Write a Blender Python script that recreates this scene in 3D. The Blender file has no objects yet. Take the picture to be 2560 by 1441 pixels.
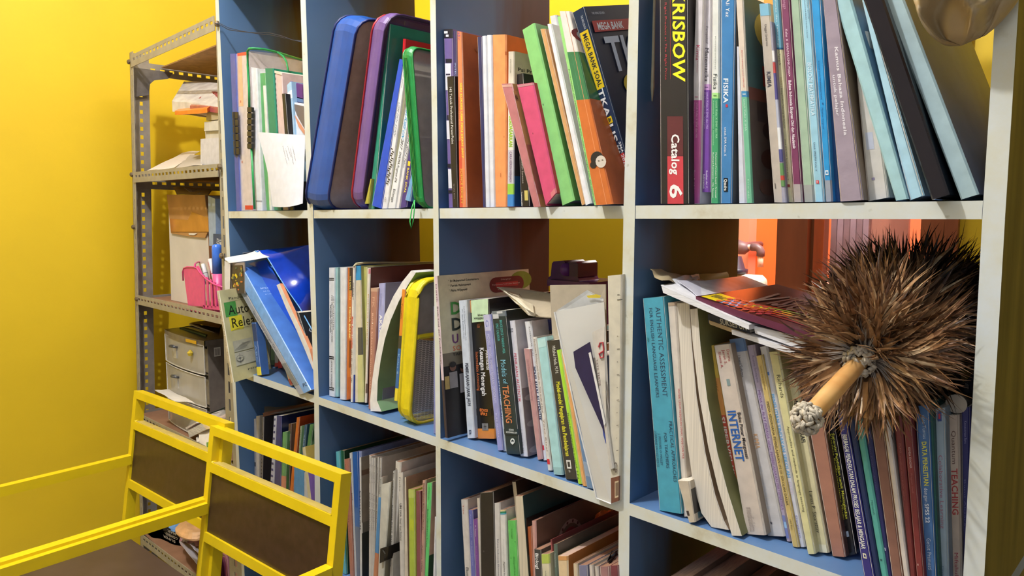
import bpy, math, random
from mathutils import Vector as V
random.seed(7)
S = bpy.context.scene
COL = S.collection
# ---------------------------------------------------------------- camera, world, lights, exposure
CF, CYAW, CPITCH, CROLL = 1793.7, .7877, -.0992, -.0013
CC = V((1.6799, -.7265, .3628))
_cy, _sy, _cp, _sp, _cr, _sr = math.cos(CYAW), math.sin(CYAW), math.cos(CPITCH), math.sin(CPITCH), math.cos(CROLL), math.sin(CROLL)
FW = V((-_sy*_cp, _cy*_cp, _sp)); RT = V((_cy, _sy, 0)); UP = RT.cross(FW)
RT, UP = RT*_cr+UP*_sr, UP*_cr-RT*_sr
cam = bpy.data.cameras.new('camera'); camo = bpy.data.objects.new('camera', cam); COL.objects.link(camo)
cam.sensor_fit = 'HORIZONTAL'; cam.sensor_width = 36; cam.lens = CF/2560*36; cam.clip_start = .01
from mathutils import Matrix
m = Matrix((RT, UP, -FW)).transposed().to_4x4(); m.translation = CC; camo.matrix_world = m
S.camera = camo
w = bpy.data.worlds.new('room_air'); S.world = w; w.use_nodes = True
bg = w.node_tree.nodes['Background']; bg.inputs[0].default_value = (.84, .92, 1.0, 1); bg.inputs[1].default_value = .27
def lamp(name, kind, loc, energy, size=.1, color=(1, 1, 1), rot=(0, 0, 0), sy=None):
    l = bpy.data.lights.new(name, kind); l.energy = energy; l.color = color
    if kind == 'AREA':
        l.size = size
        if sy: l.shape = 'RECTANGLE'; l.size_y = sy
    elif kind == 'POINT': l.shadow_soft_size = size
    o = bpy.data.objects.new(name, l); COL.objects.link(o); o.location = loc; o.rotation_euler = rot
    return o
lamp('ceiling_lamp_light', 'POINT', (.62, -.90, 1.94), 92, .035, (1, .99, .975))
lamp('room_fill_light', 'AREA', (1.9, -2.1, 1.95), 10, 1.2, (.96, .98, 1))  # broad fill added for light bounced off the ceiling, not a fitting
lamp('back_wall_fill_light', 'AREA', (.75, .44, 1.80), 20, .25, (1, .98, .93), (math.radians(10), 0, 0), 1.6)  # unseen light added behind the shelf to brighten the back wall
lamp('yard_light', 'AREA', (1.0, 1.35, 1.4), 34, .8, (1, .95, .88))
S.view_settings.view_transform = 'Standard'; S.view_settings.look = 'None'
S.view_settings.gamma = 1; S.view_settings.use_curve_mapping = False
S.view_settings.exposure = 0.44
# ---------------------------------------------------------------- geometry from measured sight lines
def ray(px, py): return FW+RT*((px-1280)/CF)-UP*((py-720.5)/CF)
def onY(px, py, Y): v = ray(px, py); return CC+v*((Y-CC.y)/v.y)
def onX(px, py, X): v = ray(px, py); return CC+v*((X-CC.x)/v.x)
def onZ(px, py, Z): v = ray(px, py); return CC+v*((Z-CC.z)/v.z)
KS = {'k': (0, 0, 1), 'k11': (300, 0, 2.574), 'k12': (740, 0, 2.572), 'k13': (1080, 0, 2.573), 'k14': (1560, 0, 2.574), 'k15': (2040, 0, 2.573),
      'k21': (520, 540, 2.883), 'k22': (780, 540, 2.485), 'k23': (1080, 540, 1.948), 'k24': (1560, 540, 1.6), 'k25': (1960, 540, 1.6),
      'k31': (570, 960, 4.503), 'k32': (820, 1060, 3.783), 'k33': (1100, 1160, 5.127), 'k34': (1560, 1240, 4.571),
      'r2': (320, 440, 4.003), 'r3': (320, 760, 3.603), 'r5': (340, 1200, 5.979), 'c2': (280, 950, 4.503)}
def px(k, x, y): a, b, s = KS[k]; return a+x/s, b+y/s
def at(k, x, y, Y): return onY(*px(k, x, y), Y)
# ---------------------------------------------------------------- materials
def lin(c): return tuple(((v/255)/12.92 if v/255 <= .04045 else ((v/255+.055)/1.055)**2.4) for v in c)
MC = {}
def mat(c, rough=.5, var=.06, kind='plain', alpha=1, scale=60, c2=None, bump=.0, metal=0):
    key = (tuple(c), rough, var, kind, alpha, scale, c2, bump, metal)
    if key in MC: return MC[key]
    m = bpy.data.materials.new('%s_%02x%02x%02x' % ((kind,)+tuple(int(v) for v in c))); m.use_nodes = True
    nt = m.node_tree; b = nt.nodes['Principled BSDF']; L = lin(c)
    b.inputs['Roughness'].default_value = rough; b.inputs['Metallic'].default_value = metal
    b.inputs['Alpha'].default_value = alpha
    b.inputs['Base Color'].default_value = (*L, 1)
    N = nt.nodes.new; K = nt.links.new
    if var or c2:
        tc = N('ShaderNodeTexCoord'); nz = N('ShaderNodeTexNoise'); nz.inputs['Scale'].default_value = scale; nz.inputs['Detail'].default_value = 5
        K(tc.outputs['Object'], nz.inputs['Vector'])
        mp = N('ShaderNodeMapping')
        if kind == 'pages':
            mp.inputs['Scale'].default_value = (28, .3, .12); K(tc.outputs['Object'], mp.inputs[0]); K(mp.outputs[0], nz.inputs['Vector'])
        if kind == 'flatpages':
            mp.inputs['Scale'].default_value = (1, 1, 28); K(tc.outputs['Object'], mp.inputs[0]); K(mp.outputs[0], nz.inputs['Vector'])
        if kind in ('wood', 'grain'):
            mp.inputs['Scale'].default_value = (1, 1, .12) if kind == 'wood' else (.15, 1, 1); K(tc.outputs['Object'], mp.inputs[0]); K(mp.outputs[0], nz.inputs['Vector'])
        rp = N('ShaderNodeValToRGB'); K(nz.outputs['Fac'], rp.inputs[0])
        d = [max(0, v*(1-var*2.4)) for v in L]; h = [min(1, v*(1+var*1.3)) for v in L]
        if c2: h = lin(c2)
        rp.color_ramp.elements[0].position = .32; rp.color_ramp.elements[0].color = (*(d if not c2 else L), 1)
        rp.color_ramp.elements[1].position = .68; rp.color_ramp.elements[1].color = (*h, 1)
        K(rp.outputs[0], b.inputs['Base Color'])
        if bump:
            bm = N('ShaderNodeBump'); bm.inputs['Strength'].default_value = bump; bm.inputs['Distance'].default_value = .002
            K(nz.outputs['Fac'], bm.inputs['Height']); K(bm.outputs[0], b.inputs['Normal'])
    MC[key] = m
    return m
PAPER = mat((218, 210, 198), .8, .09, 'pages', scale=45)
FLATP = mat((212, 208, 200), .8, .14, 'flatpages', scale=22)
def ink(c): return mat(c, .5, 0)
def film(c, a=.35, r=.18): return mat(c, r, .05, 'film', a)
# ---------------------------------------------------------------- mesh builder
class MB:
    def __init__(s): s.v = []; s.f = []; s.m = []; s.mats = []
    def mi(s, m):
        if m not in s.mats: s.mats.append(m)
        return s.mats.index(m)
    def add(s, vs, fs, m):
        n = len(s.v); s.v += [V(p) for p in vs]; i = s.mi(m)
        for f in fs: s.f.append([n+a for a in f]); s.m.append(i)
        return s
    def hexa(s, a, b, m, ms=None):   # a: 4 pts (front TL TR BR BL), b: 4 pts behind; ms: dict face->material
        vs = list(a)+list(b)
        F = {'front': [0, 3, 2, 1], 'back': [4, 5, 6, 7], 'top': [0, 1, 5, 4], 'bottom': [3, 7, 6, 2], 'left': [0, 4, 7, 3], 'right': [1, 2, 6, 5]}
        n = len(s.v); s.v += [V(p) for p in vs]
        for k, f in F.items(): s.f.append([n+i for i in f]); s.m.append(s.mi((ms or {}).get(k, m)))
        return s
    def box(s, x0, y0, z0, x1, y1, z1, m, ms=None):
        a = [(x0, y0, z1), (x1, y0, z1), (x1, y0, z0), (x0, y0, z0)]; b = [(x0, y1, z1), (x1, y1, z1), (x1, y1, z0), (x0, y1, z0)]
        return s.hexa(a, b, m, ms)
    def obox(s, o, a, b, c, m):      # oriented box from corner o with edge vectors
        o, a, b, c = V(o), V(a), V(b), V(c)
        vs = [o, o+a, o+a+b, o+b, o+c, o+a+c, o+a+b+c, o+b+c]
        fs = [[0, 3, 2, 1], [4, 5, 6, 7], [0, 1, 5, 4], [1, 2, 6, 5], [2, 3, 7, 6], [3, 0, 4, 7]]
        if a.cross(b).dot(c) < 0: fs = [f[::-1] for f in fs]
        return s.add(vs, fs, m)
    def bar(s, p, q, wv, hv, m):     # square bar p->q centred, half vectors
        p, q, wv, hv = V(p), V(q), V(wv), V(hv); return s.obox(p-wv-hv, q-p, wv*2, hv*2, m)
    def tube(s, pts, r, m, n=6, closed=False, caps=True):
        pts = [V(p) for p in pts]; k = len(pts); rs = r if isinstance(r, (list, tuple)) else [r]*k
        vs = []; 
        for i, p in enumerate(pts):
            t = (pts[(i+1) % k]-pts[i-1]) if closed else (pts[min(i+1, k-1)]-pts[max(i-1, 0)])
            t = t.normalized() if t.length > 1e-9 else V((0, 0, 1))
            a = t.cross(V((.13, .21, .97))); a = a.normalized() if a.length > .05 else t.cross(V((1, 0, 0))).normalized(); b = t.cross(a)
            for j in range(n): g = j*2*math.pi/n; vs.append(p+(a*math.cos(g)+b*math.sin(g))*rs[i])
        fs = []
        for i in range(k if closed else k-1):
            for j in range(n):
                fs.append([i*n+j, i*n+(j+1) % n, ((i+1) % k)*n+(j+1) % n, ((i+1) % k)*n+j])
        if not closed and caps: fs += [list(range(n))[::-1], [(k-1)*n+j for j in range(n)]]
        return s.add(vs, fs, m)
    def plate(s, pts, th, m, ms=None):  # extruded polygon; th is a vector
        th = V(th); n = len(pts); P = [V(p) for p in pts]
        s.add(P, [list(range(n))[::-1]], m); s.add([p+th for p in P], [list(range(n))], ms or m)
        for i in range(n):
            j = (i+1) % n; s.add([P[i], P[j], P[j]+th, P[i]+th], [[0, 1, 2, 3]], m)
        return s
    def grid(s, fn, nu, nv, m, th=None):
        vs = [V(fn(i/nu, j/nv)) for j in range(nv+1) for i in range(nu+1)]
        q = [[j*(nu+1)+i, j*(nu+1)+i+1, (j+1)*(nu+1)+i+1, (j+1)*(nu+1)+i] for j in range(nv) for i in range(nu)]
        s.add(vs, q, m)
        if th:
            th = V(th); s.add([v+th for v in vs], [f[::-1] for f in q], m)
            e = [i for i in range(nu+1)]+[j*(nu+1)+nu for j in range(1, nv+1)]+[nv*(nu+1)+i for i in range(nu-1, -1, -1)]+[j*(nu+1) for j in range(nv-1, 0, -1)]
            for a, b in zip(e, e[1:]+e[:1]): s.add([vs[a], vs[b], vs[b]+th, vs[a]+th], [[3, 2, 1, 0]], m)
        return s
    def build(s, name, parent=None, smooth=False):
        me = bpy.data.meshes.new(name)
        o0 = V(parent.location) if parent and parent.type == 'EMPTY' else (V(parent['org']) if parent and 'org' in parent else V((0, 0, 0)))
        if parent and parent.type != 'EMPTY': o0 = ORG.get(parent.name, V((0, 0, 0)))
        me.from_pydata([tuple(p-o0) for p in s.v], [], s.f)
        for x in s.mats: me.materials.append(x)
        me.polygons.foreach_set('material_index', s.m)
        if smooth: me.polygons.foreach_set('use_smooth', [True]*len(s.f))
        me.update()
        o = bpy.data.objects.new(name, me); COL.objects.link(o)
        if parent: o.parent = parent
        ORG[o.name] = o0
        return o
ORG = {}
def thing(name, label, cat, loc=(0, 0, 0), group=None):
    o = bpy.data.objects.new(name, None); o.empty_display_size = .02; COL.objects.link(o); o.location = loc
    o['label'] = label; o['category'] = cat
    if group: o['group'] = group
    return o
def solo(mb, name, label, cat, group=None, smooth=False):   # a thing that is one mesh, origin at its base
    lo = V((sum(p.x for p in mb.v)/len(mb.v), sum(p.y for p in mb.v)/len(mb.v), min(p.z for p in mb.v)))
    mb.v = [p-lo for p in mb.v]; o = mb.build(name, None, smooth); o.location = lo
    o['label'] = label; o['category'] = cat
    if group: o['group'] = group
    ORG[o.name] = lo
    return o
def struct(mb, name, parent=None):
    o = mb.build(name, parent)
    if not parent: o['kind'] = 'structure'
    return o
# ---------------------------------------------------------------- lettering: every glyph meshed once
GL = {}
def load_glyphs(chars):
    tmp = []
    for off in (0, .022):
        for c in chars+'.':
            for s_ in (c, c+'.'):
                cu = bpy.data.curves.new('g', 'FONT'); cu.body = s_; cu.resolution_u = 2; cu.offset = off if s_ == c else 0
                o = bpy.data.objects.new('g', cu); COL.objects.link(o); tmp.append((off > 0, c, s_, o, cu))
    dg = bpy.context.evaluated_depsgraph_get(); dg.update()
    mx = {}
    for b, c, s_, o, cu in tmp:
        e = o.evaluated_get(dg); me = e.to_mesh()
        vs = [(p.co.x, p.co.y) for p in me.vertices]; fs = [tuple(f.vertices) for f in me.polygons]
        if s_ == c: GL[(b, c)] = [vs, fs, 0]
        mx[(b, s_)] = max([p[0] for p in vs] or [0]); e.to_mesh_clear()
    dot = mx[(False, '.')]
    for (b, c), g in GL.items():
        g[2] = mx[(b, c+'.')]-dot if c+'.' != '..' else .28
    for t in tmp: bpy.data.objects.remove(t[3]); bpy.data.curves.remove(t[4])
def letter(mb, text, org, xv, yv, m, bold=False, shear=0, lift=None):
    """lettering that fills a box: org lower-left corner, xv full length, yv cap height"""
    b = bool(bold); x = 0; items = []
    for c in text:
        if c == ' ': x += .3; continue
        g = GL.get((b, c))
        if not g: x += .4; continue
        items.append((g, x)); x += g[2]+.02
    if not items or x <= 0: return
    org, xv, yv = V(org), V(xv), V(yv)
    for g, x0 in items:
        if g[1]: mb.add([org+xv*((x0+a+bb*shear)/x)+yv*(bb/.7) for a, bb in g[0]], g[1], m)
CH = 'ABCDEFGHIJKLMNOPQRSTUVWXYZabcdefghijklmnopqrstuvwxyz0123456789&/-,:+()*%'
load_glyphs(CH)
# ---------------------------------------------------------------- books
Z1, Z2, Z3 = .3765, .0005, -.375
def T(y0, y1, uc, hf, s, c, bold=0): return ('T', y0, y1, uc, hf, s, c, bold)
def R(y0, y1, c, u0=0., u1=1.): return ('R', y0, y1, c, u0, u1)
def CT(w0, v0, w1, hv, s, c, bold=0): return ('CT', w0, v0, w1, hv, s, c, bold)
def CR(w0, v0, w1, v1, c): return ('CR', w0, v0, w1, v1, c)
def CE(w, v, rw, rv, c): return ('CE', w, v, rw, rv, c)
def corners(k, q, y, zs, ext=False):
    Y = (y[0], y[0], y[1], y[1]) if isinstance(y, tuple) else (y,)*4
    P = [at(k, q[2*i], q[2*i+1], Y[i]) for i in range(4)]
    lo = min(P[2].z, P[3].z)
    d = zs+.0006-lo
    if ext or abs(d) < .03:
        for i, j in ((3, 0), (2, 1)):
            e = P[i]-P[j]
            if ext: e2 = (zs+.0006-P[i].z)/e.z; P[i] = P[i]+e*e2
            else: P[i] = P[i]+e*(d/e.z if abs(e.z) > .05 else 0)
    return P
USED = []
GROUPS = {'k11': 'books and papers in the top left cell', 'k12': 'books in the second top cell', 'k13': 'books in the third top cell', 'k14': 'books in the top right cell', 'k15': 'books in the top right cell', 'k21': 'books in the left middle cell', 'k22': 'books in the second middle cell', 'k23': 'books in the third middle cell', 'k24': 'books in the right middle cell', 'k25': 'books in the right middle cell', 'k31': 'books in the left lower cell', 'k32': 'books in the second lower cell', 'k33': 'books in the third lower cell', 'k': 'books in the right lower cell'}
def book(k, q, label, c, pr=(), y=None, z=None, d=.175, cov=None, left=None, gloss=.42, pages=None, flip=False, hard=False, name='book', cat='book', grp=None, ext=False, fit=True, top=None, bump=0, dv=None):
    if z is None: z = Z1 if k in ('k11', 'k12', 'k13', 'k14', 'k15') else Z3 if k in ('k31', 'k32', 'k33', 'k34') else Z2
    if y is None:
        y = max(.0, min(.12, onZ(*px(k, q[6], q[7]), z).y)) if z == Z2 else (.012 if z == Z1 else .03)
    if z == Z3: ext = True
    Y = (y[0], y[0], y[1], y[1]) if isinstance(y, tuple) else (y,)*4
    P = corners(k, q, y, z, ext) if fit else [at(k, q[2*i], q[2*i+1], Y[i]) for i in range(4)]
    DV_ = V(dv).normalized() if dv else (V((0, 1, (Y[2]-Y[0])/max(.05, P[0].z-P[3].z))) if isinstance(y, tuple) else V((0, 1, 0)))
    y = Y[2]
    d = min(d, .262-y)
    TL, TR, BR, BL = P
    def pt(u, v, w): a = BL.lerp(BR, u); b = TL.lerp(TR, u); p = a.lerp(b, v); return p+DV_*w
    wd = max(.002, ((BR-BL).length+(TR-TL).length)/2); ct = min(.0022 if hard else .0007, wd*.22); cu = ct/wd
    root = thing(name, label, cat, ((BL.x+BR.x)/2, y, min(BL.z, BR.z)), grp or (GROUPS.get(k[:3]) if name == 'book' else None))
    cm = mat(c, gloss, .05, 'plastic' if bump else 'plain', 1, 45 if bump else 60, bump=bump); cv = mat(cov, gloss, .07, scale=25) if cov else cm; lf = mat(left, gloss, .05) if left else cm
    b = min(.0018, wd*.22); e = min(.3, b/wd)
    mb = MB()
    if not flip:
        outer = [(0, d), (0, b), (e, 0), (1-e, 0), (1, b), (1, d)]
        inner = [(cu, d), (cu, b+ct), (e+cu*.5, ct), (1-e-cu*.5, ct), (1-cu, b+ct), (1-cu, d)]
        segm = [lf, cm, cm, cm, cv]
    else:
        outer = [(0, 0), (0, d-b), (e, d), (1-e, d), (1, d-b), (1, 0)]
        inner = [(cu, 0), (cu, d-b-ct), (e+cu*.5, d-ct), (1-e-cu*.5, d-ct), (1-cu, d-b-ct), (1-cu, 0)]
        segm = [lf, cm, cm, cm, cv]
    for i in range(5):
        (u0, w0), (u1, w1), (a0, b0), (a1, b1) = outer[i], outer[i+1], inner[i], inner[i+1]
        vs = [pt(u0, 0, w0), pt(u1, 0, w1), pt(u1, 1, w1), pt(u0, 1, w0), pt(a0, 0, b0), pt(a1, 0, b1), pt(a1, 1, b1), pt(a0, 1, b0)]
        mb.add(vs, [[0, 1, 2, 3], [5, 4, 7, 6], [3, 2, 6, 7], [1, 0, 4, 5]], segm[i])
        if i in (0, 4): mb.add(vs, [[0, 3, 7, 4] if i == 0 else [1, 5, 6, 2]], segm[i])
    mb.build('cover', root)
    pg = MB(); hi, lo_ = (.988, .012) if hard else (.998, .002)
    w0, w1 = (ct*1.1, d-(.004 if hard else .0008)) if not flip else ((.003 if hard else .0004), d-ct*1.1)
    A = [pt(cu, hi, w0), pt(1-cu, hi, w0), pt(1-cu, lo_, w0), pt(cu, lo_, w0)]; B_ = [pt(cu, hi, w1), pt(1-cu, hi, w1), pt(1-cu, lo_, w1), pt(cu, lo_, w1)]
    pm = pages or PAPER
    pg.hexa(A, B_, pm, {'top': top} if top else None); pg.build('pages', root)
    if pr:
        t = MB(); yT = (q[1]+q[3])/2; yB = (q[5]+q[7])/2; n = 0
        vz = (lambda yy: 1-(yy-yT)/(yB-yT)*((TL.z-BL.z) and 1)) 
        # sample positions measured on the unextended quad
        zq = at(k, q[6], q[7], y).z; f = (TL.z-zq)/(TL.z-BL.z) if TL.z != BL.z else 1
        vv = lambda yy: 1-(yy-yT)/(yB-yT)*f
        for it in pr:
            n += 1; off = .00012+.00007*n
            if it[0] == 'R':
                _, y0, y1, col, u0, u1 = it; a, bb = vv(y1), vv(y0); a = max(a, 0); bb = min(bb, 1)
                u0_, u1_ = max(u0, e*.9), min(u1, 1-e*.9)
                t.add([pt(u0_, a, -off), pt(u1_, a, -off), pt(u1_, bb, -off), pt(u0_, bb, -off)], [[0, 1, 2, 3]], mat(col, gloss, .04))
                if u0 <= 0: t.add([pt(0, a, b), pt(u0_, a, -off), pt(u0_, bb, -off), pt(0, bb, b)], [[0, 1, 2, 3]], mat(col, gloss, .04))
                if u1 >= 1: t.add([pt(u1_, a, -off), pt(1, a, b-off), pt(1, bb, b-off), pt(u1_, bb, -off)], [[0, 1, 2, 3]], mat(col, gloss, .04))
            elif it[0] == 'T':
                _, y0, y1, uc, hf, s_, col, bold = it
                p0 = pt(uc-hf/2, vv(y0), -off); p1 = pt(uc-hf/2, vv(y1), -off); p2 = pt(uc+hf/2, vv(y0), -off)
                letter(t, s_, p0, p1-p0, p2-p0, ink(col), bold)
            else:
                off2 = off/wd
                if it[0] == 'CR':
                    _, a0, b0, a1, b1, col = it; Q = [pt(1+off2, b0, a0*d), pt(1+off2, b0, a1*d), pt(1+off2, b1, a1*d), pt(1+off2, b1, a0*d)]
                    t.add(Q, [[0, 1, 2, 3]], mat(col, gloss, .05))
                elif it[0] == 'CE':
                    _, a0, b0, ra, rb, col = it; Q = [pt(1+off2, b0+rb*math.sin(g*math.pi/10), (a0+ra*math.cos(g*math.pi/10))*d) for g in range(20)]
                    t.add(Q, [list(range(20))], mat(col, gloss, .05))
                else:
                    _, a0, b0, a1, hv, s_, col, bold = it
                    p0 = pt(1+off2, b0, a0*d); letter(t, s_, p0, pt(1+off2, b0, a1*d)-p0, pt(1+off2, b0+hv, a0*d)-p0, ink(col), bold)
        if t.v: t.build('print', root)
    USED.append(label)
    return root
def bent(k, L, Rr, label, c, y, d=.15, z=Z2, cov=None, pages=True, cat='magazine', name='bent_magazine', grp=None, ext=False):
    """a limp booklet whose edge follows two measured curves"""
    A = [at(k, *p, y) for p in L]; B_ = [at(k, *p, y) for p in Rr]
    lo = min(A[-1].z, B_[-1].z); dz = (z+.0006-lo)
    if abs(dz) < .03: A[-1].z += dz; B_[-1].z += dz
    if ext: A[-1].z = z+.001; B_[-1].z = z+.001
    root = thing(name, label, cat, ((A[-1].x+B_[-1].x)/2, y, z), grp)
    pm = PAPER if pages else mat(c, .5); cm = mat(cov or c, .4, .07, scale=25); n = len(A); D = V((0, d, 0))
    pg = MB(); cvm = MB()
    for i in range(n-1):
        pg.hexa([A[i], B_[i].lerp(A[i], .06), B_[i+1].lerp(A[i+1], .06), A[i+1]], [p+D for p in (A[i], B_[i].lerp(A[i], .06), B_[i+1].lerp(A[i+1], .06), A[i+1])], pm if pages is True else mat(c, .6, .05))
        q = [B_[i].lerp(A[i], .05), B_[i], B_[i+1], B_[i+1].lerp(A[i+1], .05)]
        cvm.hexa(q, [p+D for p in q], mat(c, .6) if cov else cm, {'right': cm})
    pg.build('pages', root); cvm.build('cover', root)
    return root
def slab(k, q, y, d, label, cat, name, m, ms=None, part='body', extra=None, grp=None, z=None):
    """a box-like item from its measured front face, carried back d metres"""
    A = [at(k, q[2*i], q[2*i+1], y) for i in range(4)]
    if z is not None:
        for i in (2, 3): A[i].z = z
    B_ = [p+V((0, d, 0)) for p in A]
    mb = MB().hexa(A, B_, m, ms)
    if not extra: return solo(mb, name, label, cat, grp)
    r = thing(name, label, cat, ((A[2]+A[3])/2)[:], grp); mb.build(part, r); extra(r, A, B_)
    return r
def zipbag(k, q, label, y, d, gm, rimL, rimR, face, z=Z1, rad=.035, name='zip_folder', cat='folder', rr=.0026, extra=None):
    P = corners(k, q, y, z); TL, TR, BR, BL = P
    def pt(u, v, w): return BL.lerp(BR, u).lerp(TL.lerp(TR, u), v)+V((0, w, 0))
    h = (TL-BL).length; prof = []
    for cx, cy, a0 in ((rad, rad, 180), (d-rad, rad, 270), (d-rad, h-rad, 0), (rad, h-rad, 90)):
        for i in range(5): g = math.radians(a0+i*22.5); prof.append((cx+rad*math.cos(g), (cy+rad*math.sin(g))/h))
    root = thing(name, label, cat, ((BL.x+BR.x)/2, y, min(BL.z, BR.z)))
    n = len(prof); g_ = MB()
    for i in range(n):
        (w0, v0), (w1, v1) = prof[i], prof[(i+1) % n]
        for a in range(4):
            u0, u1 = .04+a*.23, .04+(a+1)*.23; bl = [.0, .003, .0042, .003, .0]
            def o_(u, v, w, s): c = V((0, d/2, 0)); x = pt(u, v, w); m_ = pt(u, .5, d/2); return x+(x-m_).normalized()*s
            g_.add([o_(u0, v0, w0, bl[a]), o_(u1, v0, w0, bl[a+1]), o_(u1, v1, w1, bl[a+1]), o_(u0, v1, w1, bl[a])], [[0, 1, 2, 3]], gm)
    g_.build('gusset', root, True)
    for u, rm, nm in ((0, rimL, 'left_piping'), (1, rimR, 'right_piping')):
        MB().tube([pt(u, v, w) for w, v in prof], rr, rm, 6, True).build('piping', root, True)
    for u in (.02, .985):
        f = MB(); f.add([pt(u, v, w) for w, v in prof], [list(range(n))], face); f.build('side_panel', root)
    if extra: extra(root, pt)
    return root
def crumple(fn, nu, nv, m, amp, seed, th=(0, 0, .0006)):
    rnd = random.Random(seed); ph = [(rnd.uniform(3, 11), rnd.uniform(3, 11), rnd.uniform(0, 6)) for _ in range(5)]
    def g(u, v):
        p = V(fn(u, v)); s = sum(math.sin(a*u+b*v+c) for a, b, c in ph)/5
        return p+V((s*amp*.5, s*amp*.4, s*amp))
    return MB().grid(g, nu, nv, m, th)
# ---------------------------------------------------------------- the room
YEL = mat((220, 185, 32), .45, .03, 'wall', scale=3)
WHT = mat((225, 222, 212), .8, .04, 'wall', scale=4)
FLOORZ = -.88; WX = -.80; WY = .62; CZ = 2.05
def wallx(): struct(MB().box(WX-.1, -3.2, FLOORZ, WX, WY+.1, CZ, YEL), 'wall_left')
wallx()
struct(MB().box(WX-.1, -3.2, FLOORZ-.1, 4.2, WY+.1, FLOORZ, mat((176, 168, 158), .35, .05, 'floor', scale=5)), 'floor')
struct(MB().box(WX-.1, -3.2, CZ, 4.2, WY+.1, CZ+.1, WHT), 'ceiling')
# back wall, with a timber framed opening to the yard
def wx(p): return onY(p, 560, WY).x
ox0, ox1 = wx(1640), wx(2398); oz0, oz1 = -.25, 1.25
bw = MB(); bw.box(WX, WY, FLOORZ, ox0, WY+.1, CZ, YEL); bw.box(ox1, WY, FLOORZ, 4.2, WY+.1, CZ, YEL)
bw.box(ox0, WY, FLOORZ, ox1, WY+.1, oz0, YEL); bw.box(ox0, WY, oz1, ox1, WY+.1, CZ, YEL); struct(bw, 'wall_back')
TIM = mat((150, 82, 46), .45, .12, 'wood', scale=30)
wf = MB(); wf.box(ox0, WY-.01, oz1-.05, ox1, WY+.09, oz1, TIM); wf.box(ox0, WY-.01, oz0, ox1, WY+.09, oz0+.05, TIM); wf.box(ox0, WY-.01, oz0, ox0+.05, WY+.09, oz1, TIM)
win = struct(wf, 'window_1')
for a, b in ((1950, 2026), (2308, 2400)):
    MB().box(wx(a), WY-.012, oz0+.05, wx(b), WY+.03, oz1-.05, TIM).build('window_post', win)
MB().box(wx(2026), WY+.005, oz0+.05, wx(2033), WY+.075, oz1-.05, mat((150, 90, 54), .4, .1, 'wood')).build('window_bead', win)
# folding screen seen through the second light
RIB = mat((176, 150, 168), .35, .05); RIB2 = mat((150, 118, 128), .35, .05)
sc = thing('folding_screen', 'mauve ribbed folding screen standing in the yard behind the timber window post', 'screen', (wx(2140), .95, oz0))
ys = .95
for i, p in enumerate(range(2078, 2160, 16)):
    x0, x1 = onY(p, 560, ys).x, onY(p+14, 560, ys).x
    MB().box(x0, ys, -.88, x1, ys+.012+.006*(i % 2), 1.4, RIB if i % 2 else RIB2).build('slat', sc)
x0, x1 = onY(2158, 560, ys).x, onY(2268, 560, ys).x
MB().box(x0, ys+.01, -.88, x1, ys+.02, 1.4, mat((200, 130, 100), .3, .08, scale=8)).build('panel', sc)  # reflection in the window glass, put in as a brownish panel
gl = mat((200, 190, 200), .05, 0, 'glass', .18)
MB().box(wx(2036), WY+.045, oz0+.05, wx(2306), WY+.049, oz1-.05, gl).build('window_pane', win)
# yard beyond
ORA = mat((255, 122, 56), .6, .04, 'wall', scale=4); ORA2 = mat((236, 160, 130), .6, .03, 'wall', scale=4)
yw = 1.9
struct(MB().box(-.6, yw, -.9, 6.0, yw+.1, 2.6, ORA), 'wall_yard')
struct(MB().box(onY(1700, 600, yw).x-.3, yw-.06, -.9, onY(1872, 600, yw-.06).x, yw, 2.6, ORA2), 'trim_1')
struct(MB().box(-.6, WY+.1, -1.0, 6.0, yw, -.9, mat((190, 150, 130), .6, .1)), 'floor_yard')
tap = thing('water_tap', 'grey plastic elbow tap on the orange yard wall above a white tank', 'tap', tuple(onY(1840, 618, 1.6)))
MB().tube([onY(1806, 617, 1.6), onY(1806, 617, 1.6)+V((0, .29, 0))], .012, mat((120, 96, 100), .4, .05), 10).build('feed_pipe', tap, True)
yt = 1.6; G = mat((120, 96, 100), .4, .05)
MB().tube([onY(1800, 617, yt), onY(1848, 618, yt), onY(1862, 621, yt), onY(1872, 619, yt)], [.012, .026, .022, .012], G, 10).build('valve', tap, True)
MB().tube([onY(1868, 618, yt), onY(1880, 618, yt)], .009, mat((235, 215, 205), .4), 10).build('pipe', tap, True)
MB().tube([onY(1879, 618, yt), onY(1893, 619, yt), onY(1899, 623, yt), onY(1902, 630, yt), onY(1901, 641, yt)], .014, G, 10).build('elbow', tap, True)
MB().tube([onY(1901, 640, yt), onY(1901, 668, yt)], .010, mat((245, 220, 200), .4), 10).build('spout', tap, True)
tk = MB(); c0 = onY(1850, 700, 1.45)
c1 = onY(1912, 712, 1.45); tk.tube([V((c1.x-.5, 1.45, c1.z)), V((c1.x-.012, 1.45, c1.z)), V((c1.x-.002, 1.45, c1.z))], [.030, .030, .022], mat((245, 240, 225), .4), 16); tk.box(c1.x-.5, 1.43, -.9, c1.x-.01, 1.47, c1.z, mat((235, 170, 130), .5))
solo(tk, 'water_tank', 'white rounded tank edge in the yard under the elbow tap', 'tank', smooth=True)
bk = MB(); b0 = onY(1836, 665, 1.45); b0.z = c1.z+.0305+.03
bk.tube([b0+V((0, 0, .026)), b0+V((0, 0, -.014)), b0+V((0, 0, -.016)), b0+V((0, 0, -.03))], [.022, .034, .044, .042], mat((44, 44, 66), .4), 14)
solo(bk, 'plastic_bucket', 'bluish grey bucket half hidden by the shelf divider, below the tap', 'bucket', smooth=True)
st = MB(); a0 = onY(2048, 695, 1.25); PKM = mat((235, 160, 140), .5)
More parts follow.
